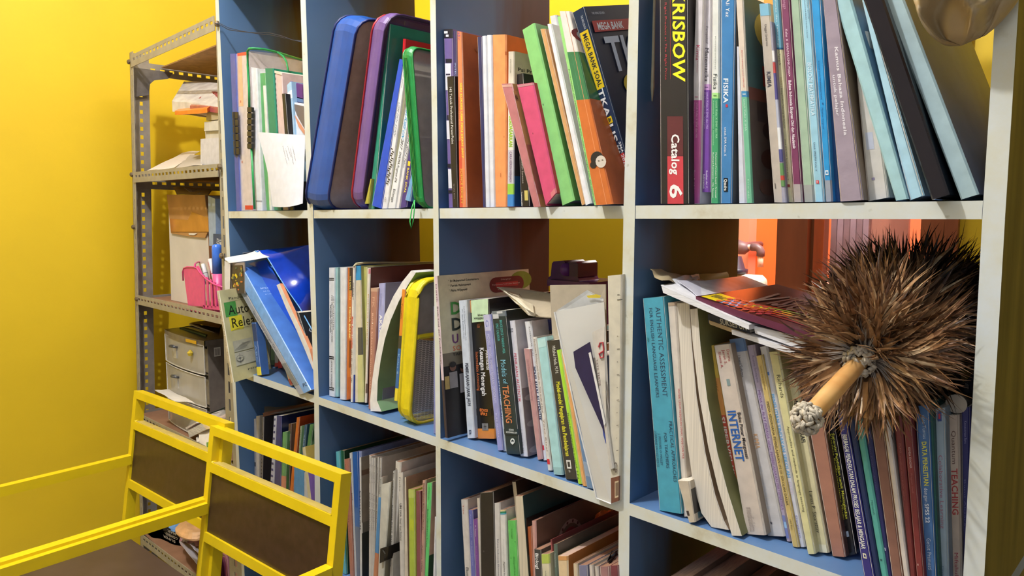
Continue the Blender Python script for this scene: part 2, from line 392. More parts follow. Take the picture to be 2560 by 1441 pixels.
st.tube([a0+V((-.02, 0, -.3)), a0+V((-.02, 0, 0)), a0+V((.0, 0, .015)), a0+V((.03, 0, .015)), a0+V((.055, 0, .0)), a0+V((.06, 0, -.3))], .006, PKM, 8)
st.box(a0.x-.02, a0.y, a0.z-.3, a0.x+.06, a0.y+.06, a0.z-.015, PKM)
solo(st, 'plastic_stool', 'pale pink plastic stool top in the yard beside the timber post', 'stool')
# ---------------------------------------------------------------- the cube shelf
def shelf_mat(name, y0, dark, blue=(76, 108, 148)):  # blue turns to a darker brown deeper into the cell
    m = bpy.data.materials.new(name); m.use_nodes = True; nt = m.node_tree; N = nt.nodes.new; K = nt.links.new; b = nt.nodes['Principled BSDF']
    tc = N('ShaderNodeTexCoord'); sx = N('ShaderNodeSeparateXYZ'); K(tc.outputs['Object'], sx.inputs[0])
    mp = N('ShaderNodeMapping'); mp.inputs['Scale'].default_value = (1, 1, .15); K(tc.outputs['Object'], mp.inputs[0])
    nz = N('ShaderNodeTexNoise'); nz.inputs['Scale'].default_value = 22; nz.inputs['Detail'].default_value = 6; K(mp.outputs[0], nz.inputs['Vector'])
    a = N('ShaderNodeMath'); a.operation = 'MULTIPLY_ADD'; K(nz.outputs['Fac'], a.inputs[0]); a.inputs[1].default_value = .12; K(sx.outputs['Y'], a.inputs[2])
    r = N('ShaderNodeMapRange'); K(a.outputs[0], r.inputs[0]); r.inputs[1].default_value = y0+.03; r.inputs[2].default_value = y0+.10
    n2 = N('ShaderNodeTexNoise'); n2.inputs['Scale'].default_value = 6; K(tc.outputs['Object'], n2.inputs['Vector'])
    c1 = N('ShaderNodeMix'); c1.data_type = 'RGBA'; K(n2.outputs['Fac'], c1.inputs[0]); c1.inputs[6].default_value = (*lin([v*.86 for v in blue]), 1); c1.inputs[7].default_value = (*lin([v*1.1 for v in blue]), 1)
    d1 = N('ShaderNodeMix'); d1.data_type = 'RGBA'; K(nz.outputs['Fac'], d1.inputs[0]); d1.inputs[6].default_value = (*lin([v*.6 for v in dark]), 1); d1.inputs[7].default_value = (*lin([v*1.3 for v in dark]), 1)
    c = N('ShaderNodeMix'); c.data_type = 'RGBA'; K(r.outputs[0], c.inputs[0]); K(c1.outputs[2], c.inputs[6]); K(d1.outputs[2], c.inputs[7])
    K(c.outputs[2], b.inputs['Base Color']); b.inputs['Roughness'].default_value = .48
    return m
def cream_mat():
    m = bpy.data.materials.new('cream_paint'); m.use_nodes = True; nt = m.node_tree; N = nt.nodes.new; K = nt.links.new; b = nt.nodes['Principled BSDF']
    tc = N('ShaderNodeTexCoord'); nz = N('ShaderNodeTexNoise'); nz.inputs['Scale'].default_value = 9; nz.inputs['Detail'].default_value = 8; nz.inputs['Roughness'].default_value = .65; K(tc.outputs['Object'], nz.inputs['Vector'])
    rp = N('ShaderNodeValToRGB'); K(nz.outputs['Fac'], rp.inputs[0]); e = rp.color_ramp.elements
    e[0].position = .26; e[0].color = (*lin((178, 166, 132)), 1); e[1].position = .60; e[1].color = (*lin((208, 214, 216)), 1)
    x = e.new(.42); x.color = (*lin((206, 206, 192)), 1)
    n3 = N('ShaderNodeTexNoise'); n3.inputs['Scale'].default_value = 90; K(tc.outputs['Object'], n3.inputs['Vector'])
    r3 = N('ShaderNodeValToRGB'); K(n3.outputs['Fac'], r3.inputs[0]); r3.color_ramp.elements[0].position = .20; r3.color_ramp.elements[0].color = (.7, .68, .6, 1); r3.color_ramp.elements[1].position = .30; r3.color_ramp.elements[1].color = (1, 1, 1, 1)
    mu = N('ShaderNodeMix'); mu.data_type = 'RGBA'; mu.blend_type = 'MULTIPLY'; mu.inputs[0].default_value = 1; K(rp.outputs[0], mu.inputs[6]); K(r3.outputs[0], mu.inputs[7])
    K(mu.outputs[2], b.inputs['Base Color']); b.inputs['Roughness'].default_value = .45
    bm = N('ShaderNodeBump'); bm.inputs['Strength'].default_value = .25; bm.inputs['Distance'].default_value = .001; K(nz.outputs['Fac'], bm.inputs['Height']); K(bm.outputs[0], b.inputs['Normal'])
    return m
CREAM = cream_mat(); BLU = shelf_mat('blue_paint', .15, (66, 48, 44)); BLU3 = shelf_mat('blue_paint_to_olive', .06, (66, 62, 36)); TOPB = mat((86, 120, 168), .4, .08, 'paint', scale=8)
OLV = mat((84, 76, 34), .6, .25, 'wood', scale=34)
SD = .262; Z0 = .905
shelf = thing('cube_shelf', 'tall open shelf of square cells, blue inside with worn cream front edges', 'shelf', (.77, 0, FLOORZ))
def XF(p, y): return onY(p, y, 0).x
DV = [[(538, 546.4, 0), (562, 571, 540), (581.5, 589, 970), (594, 601, 1210)], [(751, 764, 0), (769, 783, 540), (785.5, 797, 991), (787, 801, 1280)],
      [(1075, 1089, 0), (1083, 1096.5, 540), (1089, 1101, 1090), (1091, 1103, 1430)], [(1573, 1597, 0), (1558.5, 1587, 540), (1547, 1574, 1250), (1547, 1574, 1430)],
      [(2490, 2547, 0), (2456, 2513, 540), (2422, 2477, 1180), (2408, 2461, 1441)]]
def dx(i, z, side):     # x of a divider's left or right front arris at height z
    P = [onY(r[side], r[2], 0) for r in DV[i]]
    for a, b in zip(P, P[1:]):
        if z >= b.z or b is P[-1]: t = (a.z-z)/(a.z-b.z); t = min(t, 1.6); return a.x+(b.x-a.x)*t
RZ = [(Z0, .376), (.360, .0), (-.016, -.376), (-.392, -.752)]
for i in range(5):
    for j, (zt, zb) in enumerate(RZ):
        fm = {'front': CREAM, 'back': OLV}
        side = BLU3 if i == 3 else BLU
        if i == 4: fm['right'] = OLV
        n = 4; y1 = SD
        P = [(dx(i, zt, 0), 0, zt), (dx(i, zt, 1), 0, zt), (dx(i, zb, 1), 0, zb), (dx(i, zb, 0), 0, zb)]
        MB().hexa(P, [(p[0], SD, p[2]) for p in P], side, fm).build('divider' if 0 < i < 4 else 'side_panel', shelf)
    zt, zb = RZ[0]
for j, (zt, zb) in enumerate(((Z0+.016, Z0), (.376, .360), (0, -.016), (-.376, -.392), (-.752, -.768))):
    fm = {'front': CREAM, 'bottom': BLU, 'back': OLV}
    if j == 1:     # separate boards let in between the uprights
        for i in range(4):
            xa, xb = dx(i, zt, 1)+.0004, dx(i+1, zt, 0)-.0004
            o = .0006*((i*7) % 3)
            MB().box(xa, .0006+o, zb, xb, SD, zt, TOPB, fm).build('shelf_board', shelf)
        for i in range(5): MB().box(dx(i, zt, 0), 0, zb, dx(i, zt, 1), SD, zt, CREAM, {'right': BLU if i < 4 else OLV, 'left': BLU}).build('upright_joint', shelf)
    else: MB().box(dx(0, zt, 0), 0, zb, dx(4, zt, 1), SD, zt, TOPB, fm).build('shelf_board', shelf)
xl, xr = dx(0, -.76, 0), dx(4, -.76, 1)
for x in (xl, (xl+xr)/2, xr-.05): MB().box(x, .01, FLOORZ, x+.05, SD-.01, -.768, CREAM).build('foot', shelf)
# ---------------------------------------------------------------- slotted steel rack
STL = mat((158, 150, 132), .5, .06, 'steel', scale=30); STD = mat((132, 124, 116), .5, .08, 'steel', scale=30); HB = mat((132, 96, 74), .7, .1, 'board', scale=20, c2=(150, 112, 88))
def slotted(mb, o, L, W, Nn, m, pitch=.0245, sl=.015, s0=.32, s1=.62, start=.012):
    """plate from o along L (length) and W (width), thickness vector Nn, with a row of real slots"""
    o, L, W, Nn = V(o), V(L), V(W), V(Nn); ln = L.length; u = L/ln
    mb.obox(o, L, W*s0, Nn, m); mb.obox(o+W*s1, L, W*(1-s1), Nn, m)
    t = 0; a = start
    while True:
        e = min(a, ln)
        if e > t: mb.obox(o+W*s0+u*t, u*(e-t), W*(s1-s0), Nn, m)
        t = a+sl; a += pitch
        if t >= ln: break
    return mb
rack = thing('steel_rack', 'grey slotted angle steel rack with brown hardboard shelves against the yellow wall', 'rack', (-.36, .0, FLOORZ))
def PL(z): a, b = onY(324, 140, 0), onY(351, 1350, 0); return a.x+(b.x-a.x)*(a.z-z)/(a.z-b.z)
def PR(z): a, b = onY(539.5, 60, .003), onY(568, 1200, .003); return a.x+(b.x-a.x)*(a.z-z)/(a.z-b.z)
RTZ = .835; LG = .036
for yb, fl in ((0., 1), (.42, -1)):
    for Pf, sg, zt in ((PL, 1, .84), (PR, -1, .36 if yb == 0 else .9)):
        zb = FLOORZ; a, b = V((Pf(zb), yb, zb)), V((Pf(zt), yb, zt)); mb = MB()
        if sg > 0: slotted(mb, a, b-a, V((LG*.75, 0, 0)), V((0, .0018*fl, 0)), STL, .045, .030, .48, .66); slotted(mb, a+V((0, .0, 0)), b-a, V((0, .052*fl, 0)), V((.0018, 0, 0)), STD, .0245, .0115, .47, .64)
        elif yb == 0:
            z = zb
            while z < .9:      # slots and webs alternate up the narrow visible flange
                for h, slot in ((.030, 1), (.015, 0)):
                    def xx(q, f_): l = Pf(q); r_ = dx(0, q, 0)-.0006; return l+(max(.003, r_-l))*f_
                    for f0, f1 in (((0, .38), (.58, 1)) if slot else ((0, 1),)):
                        A = [(xx(z+h, f0), .003, z+h), (xx(z+h, f1), .003, z+h), (xx(z, f1), .003, z), (xx(z, f0), .003, z)]; mb.hexa(A, [(p[0], .0048, p[2]) for p in A], STL)
                    z += h
        else: slotted(mb, a-V((.03, 0, 0)), b-a, V((.028, 0, 0)), V((0, .0018*fl, 0)), STL, .045, .030, .40, .6)
        mb.build('post', rack)
BZ = [(.845, .80), (.503, .472), (.137, .108), (-.235, -.266), (-.628, -.655)]
def bz(yl, yr, k=1): return onY(338, yl, -.002).z, onY(545, yr, -.002).z
beams = [((133, 34), (162, 74)), ((430, 409.5), (457, 441)), ((737, 781), (766, 802)), ((1029, 1130), (1052, 1153)), ((1322, 1476), (1347, 1502))]
BT = []
for (ta, tb), (ba, bb) in beams:
    zl, zr = bz(ta, tb); zl2, zr2 = bz(ba, bb); xa, xb = PL(zl)+.012, PR(zl)+.002; BT.append((zl2+zr2)/2+.012)
    mb = MB(); o = V((xa, -.0022, zl)); L = V((xb-xa, 0, zr-zl)); W = V((0, 0, (zl2-zl+zr2-zr)/2))
    slotted(mb, o, L, W, V((0, .0018, 0)), STL, .0272, .0165, .30, .52, .02); mb.build('beam', rack)
    mb = MB(); zb = BT[-1]-.003
    slotted(mb, V((PL(zb)+.003, .005, zb+.012)), V((0, .41, 0)), V((0, 0, -.036)), V((.0018, 0, 0)), STD, .0272, .0135, .38, .60, .05); mb.build('side_beam', rack)
    slotted(mb := MB(), V((xa, .415, zb+.012)), V((xb-xa, 0, 0)), V((0, 0, -.036)), V((0, .0018, 0)), STD, .0272, .0165, .35, .62, .05); mb.build('beam', rack)
    y_p = .004 if len(BT) > 1 else .085
    MB().box(xa-.004, y_p, zb+.002, xb-.012, .41, zb+.0055, HB if len(BT) > 1 else mat((156, 116, 70), .7, .1)).build('shelf_panel', rack)
BT = [z+.003 for z in BT]
top = BT[0]
# corner gusset plates and bolts
gp = MB(); z = BT[0]-.012; x = PL(z)+.004
gp.plate([(x, .006, z), (x, .12, z), (x, .105, z-.02), (x, .064, z-.030), (x, .052, z-.042), (x, .047, z-.075), (x, .006, z-.085)], (.0015, 0, 0), mat((92, 86, 84), .4, .1)); gp.build('corner_plate', rack)
for p, q in ((324, 155), (331, 437), (335, 568), (343, 748), (545, 60), (551, 417), (556, 640)):
    c = onY(p, q, -.002); bo = MB(); bo.tube([c, c+V((0, -.004, 0)), c+V((0, -.007, 0))], [.0075, .0075, .004], mat((120, 104, 84), .35, .1, metal=.5), 6); bo.build('bolt', rack)
# ---------------------------------------------------------------- chairs
CY = mat((226, 196, 24), .32, .035, 'paint', scale=12); CYD = mat((196, 174, 92), .7, .05, 'dust', scale=30); BRN = mat((50, 33, 23), .35, .08, 'laminate', scale=60, c2=(64, 45, 35))
BRN2 = mat((76, 60, 54), .4, .1, 'laminate', scale=14, c2=(64, 49, 43))
def chair(TL, TR, label, inset=0):
    TL, TR = V(TL), V(TR); U = (TR-TL).normalized(); W = (TR-TL).length; F_ = V((U.y, -U.x, 0)).normalized(); F_.z = 0
    a = math.radians(8); D = F_*math.sin(a)+V((0, 0, -math.cos(a))); Nn = D.cross(U).normalized()
    if Nn.dot(F_) < 0: Nn = -Nn
    t = .0165; dd = .021
    def P(u, s, n=0): return TL+U*u+D*s+Nn*n
    root = thing('chair', label, 'chair', (P(W/2, 0).x, P(W/2, 0).y, FLOORZ), 'yellow steel chairs in front of the shelves')
    def rail(nm, u0, s0, u1, s1, w_=t, mm=CY):
        o = P(u0, s0, -dd); L = P(u1, s1, -dd)-o
        side = (D if abs(u1-u0) > abs(s1-s0) else U)
        m_ = MB().obox(o, L, side*w_, Nn*dd, mm); return m_.build(nm, root)
    drop = (FLOORZ-TL.z)/D.z
    for u in (0, W-t):
        rail('post', u, 0, u, drop)
    rail('top_rail', t, 0, W-t, 0); rail('middle_rail', t, .070, W-t, .070, .0185); rail('lower_rail', t, .207, W-t, .207, .0185)
    MB().obox(P(t, .089, -.014), U*(W-2*t), D*.118, Nn*.009, BRN).build('back_panel', root)
    # ground dust lies on the rungs
    for s in (.070,):
        g = MB().obox(P(t+.004, s-.0012, -dd*.96), U*(W-2*t-.008), D*.001, Nn*dd*.85, CYD); g.build('dust_film', root)
    for u in (0, W-t): # weld beads
        for s in (.0165, .070):
            c = P(u+(t if u == 0 else 0), s, -.006); MB().tube([c-Nn*.006, c, c+Nn*.006], [.002, .0034, .002], CY, 6).build('weld', root, True)
    sz = P(0, .39).z; st = .335; depth = .46
    for u in (0, W-t*1.15-inset):
        o = P(u, .150, 0); MB().obox(o, F_*depth, U*(t*1.15), V((0, 0, -.021)), CY).build('arm', root)
        e = o+F_*(depth-.02); MB().obox(e, F_*.02, U*t, V((0, 0, FLOORZ-e.z)), CY).build('leg', root)
    o = P(t, st, .0); MB().obox(o+U*.0, F_*.40, U*(W-2*t), V((0, 0, -.012)), BRN2).build('seat', root)
    o2 = o+V((0, 0, -.0125))
    fr = MB(); fr.obox(o2-U*.0, F_*depth, U*.018, V((0, 0, -.02)), CY); fr.obox(o2+U*(W-2*t-.018), F_*depth, U*.018, V((0, 0, -.02)), CY); fr.obox(o2+F_*.38, F_*.018, U*(W-2*t), V((0, 0, -.02)), CY); fr.obox(o2, F_*.018, U*(W-2*t), V((0, 0, -.02)), CY)
    fr.build('seat_frame', root)
    return root
chair(onY(335, 977, -.187), onZ(562, 1060, onY(335, 977, -.187).z), 'yellow square tube steel chair with brown back panel, nearer the wall', .019)
chair(onY(525, 1065, -.170), onZ(853, 1187, onY(525, 1065, -.170).z), 'yellow square tube steel chair with brown back panel, nearer the camera, overlapping the other chair')
# ================================================================ contents, top row
W_ = (222, 224, 232); IV = (214, 205, 188); DK = (40, 38, 42); NV = (44, 46, 88)
WH = (240, 240, 240); BK = (30, 28, 30); YL = (238, 220, 40); RD = (196, 44, 48)
G14 = 'textbooks in the top right cell'
book('k14', (226, -200, 408, -200, 418, 1322, 232, 1322), 'thick black catalogue spine with large yellow lettering and a red foot band', (36, 33, 35),
     [R(740, 1000, (92, 40, 46), .27, .82), R(1000, 1340, (196, 62, 74), .27, .82), T(-75, 508, .70, .42, 'KRISBOW', (248, 232, 30), 1), T(-60, 505, .24, .075, 'The Right Product at The Right Price', (176, 50, 66)), R(-60, 500, (170, 50, 60), .395, .405), T(855, 1120, .56, .27, 'Catalog', WH, 1), T(1180, 1282, .57, .42, '6', WH, 1)], y=.0, d=.22, z=Z1)
book('k14', (460, -40, 514, -40, 482, 1303, 412, 1303), 'white and magenta school book spine reading Kimia in red, beside the black catalogue', (222, 214, 216),
     [R(635, 1310, (184, 86, 150)), T(280, 382, .5, .4, 'Kimia', (190, 60, 96)), T(385, 460, .5, .12, 'Peminatan', (190, 120, 140)), T(605, 625, .5, .35, '1', (200, 60, 120)), T(650, 880, .62, .2, 'untuk Kelas X SMA dan MA', (226, 170, 206)), T(650, 920, .32, .12, 'Kelompok Peminatan Matematika dan Ilmu Alam', (226, 170, 206)), T(1090, 1260, .5, .18, 'Tosin Budi Rahardja', (236, 200, 220))], y=.012)
book('k14', (514, -40, 562, -40, 552, 1238, 498, 1236), 'white over purple school book spine reading Matematika 1', (218, 212, 220),
     [R(535, 572, (196, 150, 205)), R(572, 1245, (118, 70, 160)), T(165, 275, .5, .3, 'Perspektif', (120, 110, 118)), T(300, 518, .5, .48, 'Matematika', (52, 44, 58)), T(542, 566, .5, .4, '1', (80, 40, 110)), T(585, 825, .65, .24, 'untuk Kelas X SMA dan MA', (206, 186, 226)), T(585, 825, .35, .12, 'Kelompok Wajib', (206, 186, 226)), T(1095, 1215, .66, .2, 'Rosihan Ari Y.', WH), T(1120, 1215, .34, .2, 'Indriyastuti', WH)], y=.018, fit=False)
book('k14', (565, -40, 616, -40, 613, 1316, 556, 1314), 'white over green school book spine reading Fisika 1', (222, 224, 220),
     [R(590, 626, (168, 222, 140)), R(626, 1320, (62, 152, 104)), T(225, 440, .5, .12, 'Kompetensi', (150, 156, 150)), T(466, 568, .5, .46, 'Fisika', (50, 60, 58)), T(596, 622, .5, .4, '1', (60, 110, 60)), T(640, 885, .68, .22, 'untuk Kelas X SMA dan MA', (176, 224, 190)), T(640, 930, .34, .12, 'Kelompok Peminatan Matematika', (176, 224, 190)), T(975, 1275, .66, .16, 'Muhammad Farchani Rosyid - Firmansah', WH), T(975, 1275, .34, .16, 'Rachmad Resmiyanto - Oki Neswan', WH)], y=.008)
book('k14', (620, -40, 718, -40, 692, 1310, 620, 1310), 'blue plastic covered spine reading FISIKA with a worn grey edge', (70, 128, 184),
     [T(-10, 108, .5, .24, 'Ali Yaz', WH), T(495, 655, .42, .34, 'FISIKA', (225, 236, 245), 1), R(664, 682, (200, 60, 70), .42, .58), T(812, 1000, .42, .17, 'untuk SMA Kelas X', WH), R(1143, 1232, (20, 24, 30), .3, .66), T(1150, 1226, .48, .24, 'Quadra', (235, 235, 235), 1)], y=.004, gloss=.2, bump=.3, cov=(96, 100, 104))
book('k14', (722, 300, 742, 300, 786, 1310, 738, 1310), 'bare white booklet wedged beside the torn blue FISIKA spine', (206, 210, 226), y=.006, d=.16)
book('k14', (716, -40, 768, -40, 832, 1310, 786, 1310), 'beige over green spine with blue figure 1 band and an illustrated teal cover', (216, 202, 188),
     [R(583, 622, (66, 140, 190)), R(622, 1320, (112, 182, 150)), T(320, 560, .5, .16, 'Bahasa Indonesia untuk SMA MA', (196, 90, 90)), T(590, 616, .5, .42, '1', WH), T(635, 840, .5, .24, 'untuk Kelas X SMA', (200, 230, 214)), T(1150, 1280, .5, .2, 'Erlangga', (180, 226, 200)),
      CR(0, .56, 1, 1, (70, 108, 112)), CE(.32, .86, .2, .095, (214, 196, 92)), CE(.26, .87, .03, .012, (120, 110, 60)), CE(.4, .87, .03, .012, (120, 110, 60)), CR(0, 0, 1, .56, (92, 84, 80)), CR(.2, .58, .5, .68, (176, 50, 40)), CR(.26, .63, .44, .66, (226, 160, 60)), CR(0, .5, 1, .56, (112, 70, 62)), CR(.1, .4, .8, .5, (60, 58, 60)), CE(.3, .36, .14, .05, (40, 38, 40)), CE(.55, .3, .12, .06, (120, 54, 48)), CE(.25, .22, .13, .05, (64, 44, 40)), CE(.5, .14, .2, .05, (44, 42, 46)), CE(.2, .08, .12, .04, (96, 70, 60)), CE(.7, .06, .12, .04, (76, 92, 88))], y=.002, cov=(84, 96, 98), d=.17)
book('k14', (866, 25, 936, 20, 1046, 1308, 963, 1306), 'pale beige KIMIA spine with light blue top corner, next to the illustrated teal cover', (196, 184, 170),
     [R(20, 100, (134, 186, 210)), T(155, 297, .5, .2, 'Unggul Sudarmo', (70, 60, 60)), T(458, 560, .42, .34, 'KIMIA', (74, 72, 84), 1), R(1180, 1215, (120, 110, 100), .2, .28)], y=.016, gloss=.3, d=.19)
book('k14', (936, 140, 952, 140, 1046, 1302, 1016, 1302), 'thin booklet with purple and red printed edge in front of the KIMIA book', (160, 158, 176),
     [R(325, 395, (236, 234, 236)), R(400, 470, (190, 78, 80)), R(470, 640, (84, 78, 140)), R(640, 820, (176, 180, 200)), R(820, 960, (230, 232, 236)), R(960, 1040, (84, 84, 140)), R(1050, 1200, (96, 140, 88)), R(1130, 1160, (190, 70, 60))], y=.004, d=.05)
book('k14', (950, -20, 999, -20, 1089, 1306, 1048, 1304), 'cream school book spine with teal blue head, between KIMIA and the maroon spine', (220, 214, 172),
     [R(-20, 305, (106, 164, 186)), R(305, 316, (40, 100, 140)), T(0, 300, .5, .2, 'Fisika dan Teknologi', (210, 226, 230)), T(312, 422, .5, .3, 'Aris Prasetyo N.', (60, 60, 52)), T(495, 560, .5, .3, 'FISIKA 1', (190, 170, 120)), T(565, 825, .5, .22, 'Bidang Keahlian Teknologi dan Rekayasa', (84, 80, 60)), T(893, 1160, .5, .2, 'Untuk SMK/MAK Pertambahan Kelas X', (84, 80, 60)), R(1186, 1204, (150, 60, 60), .3, .7)], y=.010)
book('k14', (1001, -40, 1062, -40, 1150, 1302, 1091, 1302), 'maroon spine with white Bahasa Indonesia lettering and a grey foot', (120, 56, 92),
     [R(1185, 1310, (172, 162, 162)), T(-30, 60, .5, .3, 'Erlangga', (200, 150, 180)), T(185, 480, .48, .24, 'Kelas X SMA/MA/SMK/MAK', (236, 220, 232)), R(480, 490, WH, .45, .55), T(515, 955, .5, .3, 'Bahasa Indonesia Ekspresi Diri dan Akademik', (240, 230, 238), 1)], y=.006)
book('k14', (1066, -40, 1128, -40, 1226, 1299, 1156, 1300), 'blank pale green plastic covered spine next to the maroon one', (166, 190, 166), [R(1190, 1310, (160, 162, 158))], y=.008, gloss=.15)
book('k14', (1130, -40, 1192, -40, 1290, 1299, 1226, 1299), 'light blue spine with white lettering, left of the brighter blue one', (156, 204, 226),
     [T(-20, 122, .75, .12, 'Nathan Dinuh', (90, 110, 130)), T(-20, 245, .5, .12, 'Mohammad Abdul Hadits Hasan', (70, 96, 120)), T(400, 742, .5, .38, 'BIOLOGI MATEMATIKA', (206, 230, 244), 1), T(915, 1102, .42, .2, 'Untuk SMA/MA Kelas X', (56, 76, 100)), R(1160, 1182, (206, 60, 70), .3, .6), T(1162, 1180, .45, .2, 'm', WH)], y=.008)
book('k14', (1194, -40, 1264, -40, 1342, 1291, 1296, 1293), 'bright blue spine with grey foot and a small white round emblem', (44, 150, 214),
     [R(1160, 1300, (150, 156, 168)), T(390, 640, .42, .16, 'KONSEP DAN PENERAPAN FISIKA', (30, 90, 150)), R(660, 672, (20, 70, 130), .5, .62), T(690, 830, .45, .2, 'Marthen Kanginan', (30, 90, 150)), R(1096, 1126, (226, 236, 244), .28, .7), R(1104, 1118, (44, 130, 190), .4, .6)], y=.010)
book('k14', (1266, -40, 1282, -40, 1386, 1289, 1343, 1291), 'narrow dark blue spine with a red label, left of the grey lilac dictionary', (34, 84, 140), [R(225, 432, (184, 52, 66), .2, .9)], y=.018)
book('k15', (38, -40, 128, -40, 302, 1277, 152, 1286), 'grey lilac dictionary spine with white Kamus Bahasa Indonesia lettering in creased plastic', (160, 146, 160),
     [T(300, 872, .60, .20, 'Kamus Bahasa Indonesia', (232, 226, 234), 1), T(480, 745, .30, .16, 'untuk pelajar', (226, 220, 230), 1)], y=-.002, gloss=.14, bump=.5, d=.2, cov=(140, 118, 100), pages=mat((176, 156, 126), .8, .1, 'pages', scale=22))
book('k15', (232, 200, 330, 200, 465, 1246, 330, 1272), 'worn cream spine leaning behind the pale blue box files', (216, 210, 202), [R(850, 960, (196, 200, 216), .2, .6), R(1140, 1156, (150, 140, 170), .3, .45)], y=.012, gloss=.3)
book('k15', (98, -60, 214, -60, 596, 1284, 512, 1296), 'pale blue box file leaning right, next to the cream spine', (164, 204, 212), y=.0, d=.2, hard=True, cov=(112, 146, 172), name='box_file', cat='file', gloss=.5)  # side in shade: its darker tone is put into the cover colour
book('k15', (292, 0, 326, 0, 694, 1250, 598, 1284), 'narrow pale blue box file between the wider one and the black binder', (174, 214, 234), y=.003, d=.18, name='box_file', cat='file')
book('k15', (262, -120, 396, -120, 872, 1296, 757, 1330), 'black glossy vinyl binder leaning right among the pale blue box files', (34, 27, 28), y=-.012, d=.19, gloss=.16, bump=.5, name='ring_binder', cat='binder', hard=True, cov=(20, 26, 36))
book('k15', (414, -60, 546, -60, 1044, 1238, 926, 1274), 'widest pale grey blue box file with glossy grey side, leaning on the right upright', (164, 188, 194), y=.0, d=.24, hard=True, cov=(104, 104, 112), gloss=.45, name='box_file', cat='file')
# paint drip strip and the slip behind the binder
mb = MB(); P0 = [at('k14', x, y, .03) for x, y in ((200, -30), (206, 190), (202, 460), (210, 560), (212, 648))]
for i, p in enumerate(P0): p.x = dx(3, p.z, 1)+.0012
mb.tube(P0, [.0016, .0018, .0022, .0026, .0006], mat((170, 160, 134), .5), 5); solo(mb, 'tape_strip', 'frayed strip of old tape hanging on the blue divider left of the black catalogue', 'tape')
# ---------------------------------------------------------------- third cell, top row
book('k13', (72, 188, 130, 186, 148, 1338, 106, 1338), 'purple spiral bound book edge with white and black pattern panels, at the left divider', (112, 94, 150),
     [R(187, 245, (40, 36, 44)), R(200, 215, WH, .1, .5), R(222, 236, WH, .3, .6), R(375, 400, (40, 36, 44), .2, .9), R(405, 575, (228, 226, 234), .1, .8), R(470, 480, (60, 50, 70), .2, .7), R(735, 765, (40, 36, 44), .2, .8), R(770, 890, (228, 226, 234), .1, .6), R(1050, 1075, (40, 36, 44)), R(1085, 1210, (226, 224, 232), .15, .8), R(1222, 1240, (40, 36, 44))], y=.014)
book('k13', (92, 494, 143, 489, 166, 1336, 130, 1336), 'short black spine with thin white lettering, before the purple spiral bound edge', (32, 30, 34), [T(555, 925, .5, .3, '145 Teknik Profesional PowerPoint', WH), T(1180, 1280, .5, .2, 'Graha Ilmu', (150, 140, 150))], y=.004, d=.009)
book('k13', (132, 200, 158, 198, 171, 1338, 150, 1338), 'thin dark indigo spine with pale blue capitals, left of the orange book', (62, 54, 96), [T(400, 640, .6, .34, 'INTELLECTUAL &', (170, 190, 226)), T(640, 905, .5, .26, 'SOCIAL EMOTIONAL DEVELOPMENT', (150, 170, 210))], y=.016)
book('k13', (160, 200, 190, 205, 224, 1338, 173, 1338), 'orange test preparation book with yellow spine lettering and big white figure on its cover', (222, 132, 92),
     [R(900, 1340, (206, 82, 62), 0, .5), T(528, 1010, .66, .30, 'SERI SUKSES USM PKN STAN 2017', (248, 226, 70), 1), T(620, 975, .25, .18, 'PEROLEH NILAI PERSIAPAN TKD', (210, 90, 50)), T(1080, 1310, .45, .26, 'SCIENCE SOCIETY', (240, 216, 80)), T(205, 260, .5, .5, 'abc', (120, 80, 150)),
      CE(.35, .92, .2, .032, (176, 92, 50)), CE(.35, .92, .13, .021, (206, 128, 84)), CE(.37, .79, .11, .03, (214, 200, 180)), CR(.28, .6, .7, .68, (60, 54, 44)), CR(.3, .52, .75, .6, (150, 146, 120)), CR(.3, .38, .7, .50, (70, 56, 40)), CT(.2, .175, .85, .1, '10', WH, 1), CT(.2, .15, .7, .016, '4 Paket', (236, 214, 200)), CT(.2, .115, .7, .016, '1 Paket', (236, 214, 200)), CT(.2, .085, .7, .016, '3 Paket', (236, 214, 200)), CT(.2, .05, .7, .016, '12 Paket', (236, 214, 200))], y=.006, cov=(196, 98, 46))
book('k13', (288, 237, 318, 235, 342, 1337, 326, 1337), 'slim navy spine between the orange test book and two white ones', (46, 48, 96), y=.010)
book('k13', (319, 232, 348, 229, 374, 1335, 343, 1335), 'slim blank white spine right against the navy one', (218, 222, 234), y=.010)
book('k13', (350, 226, 383, 225, 403, 1335, 375, 1335), 'slim blank white spine left of the wide orange file', (224, 226, 236), y=.010)
book('k13', (386, 224, 476, 221, 479, 1335, 405, 1335), 'wide plain orange hardback with scuffed bright orange side', (236, 152, 96), [R(330, 352, (206, 110, 60), .92, 1), R(868, 880, (200, 110, 60), .8, .86), R(1110, 1135, (200, 116, 66), .5, .56)], y=.012, cov=(234, 116, 44), hard=True)
book('k13', (488, 332, 530, 330, 527, 1337, 481, 1337), 'slim spine, beige head, green lettering and blue foot, before the wide orange book', (206, 198, 184),
     [R(620, 960, (226, 226, 214)), R(960, 1180, (200, 196, 206)), R(1180, 1250, (150, 200, 80)), R(1250, 1340, (58, 132, 204)), T(380, 470, .5, .16, 'psychology', (90, 84, 80)), T(740, 940, .55, .5, 'BERDASARKAN', (160, 204, 50), 1), T(970, 1170, .55, .34, 'CARA KEREN MENJADI', (130, 96, 140)), CR(0, .52, 1, 1, (206, 190, 170)), CR(0, .2, 1, .52, (60, 56, 62)), CR(0, 0, 1, .2, (44, 92, 150)), CT(.1, .88, .7, .022, 'Psi Pro', (50, 46, 44), 1), CE(.5, .3, .3, .12, (30, 28, 34))], y=-.001, d=.06)
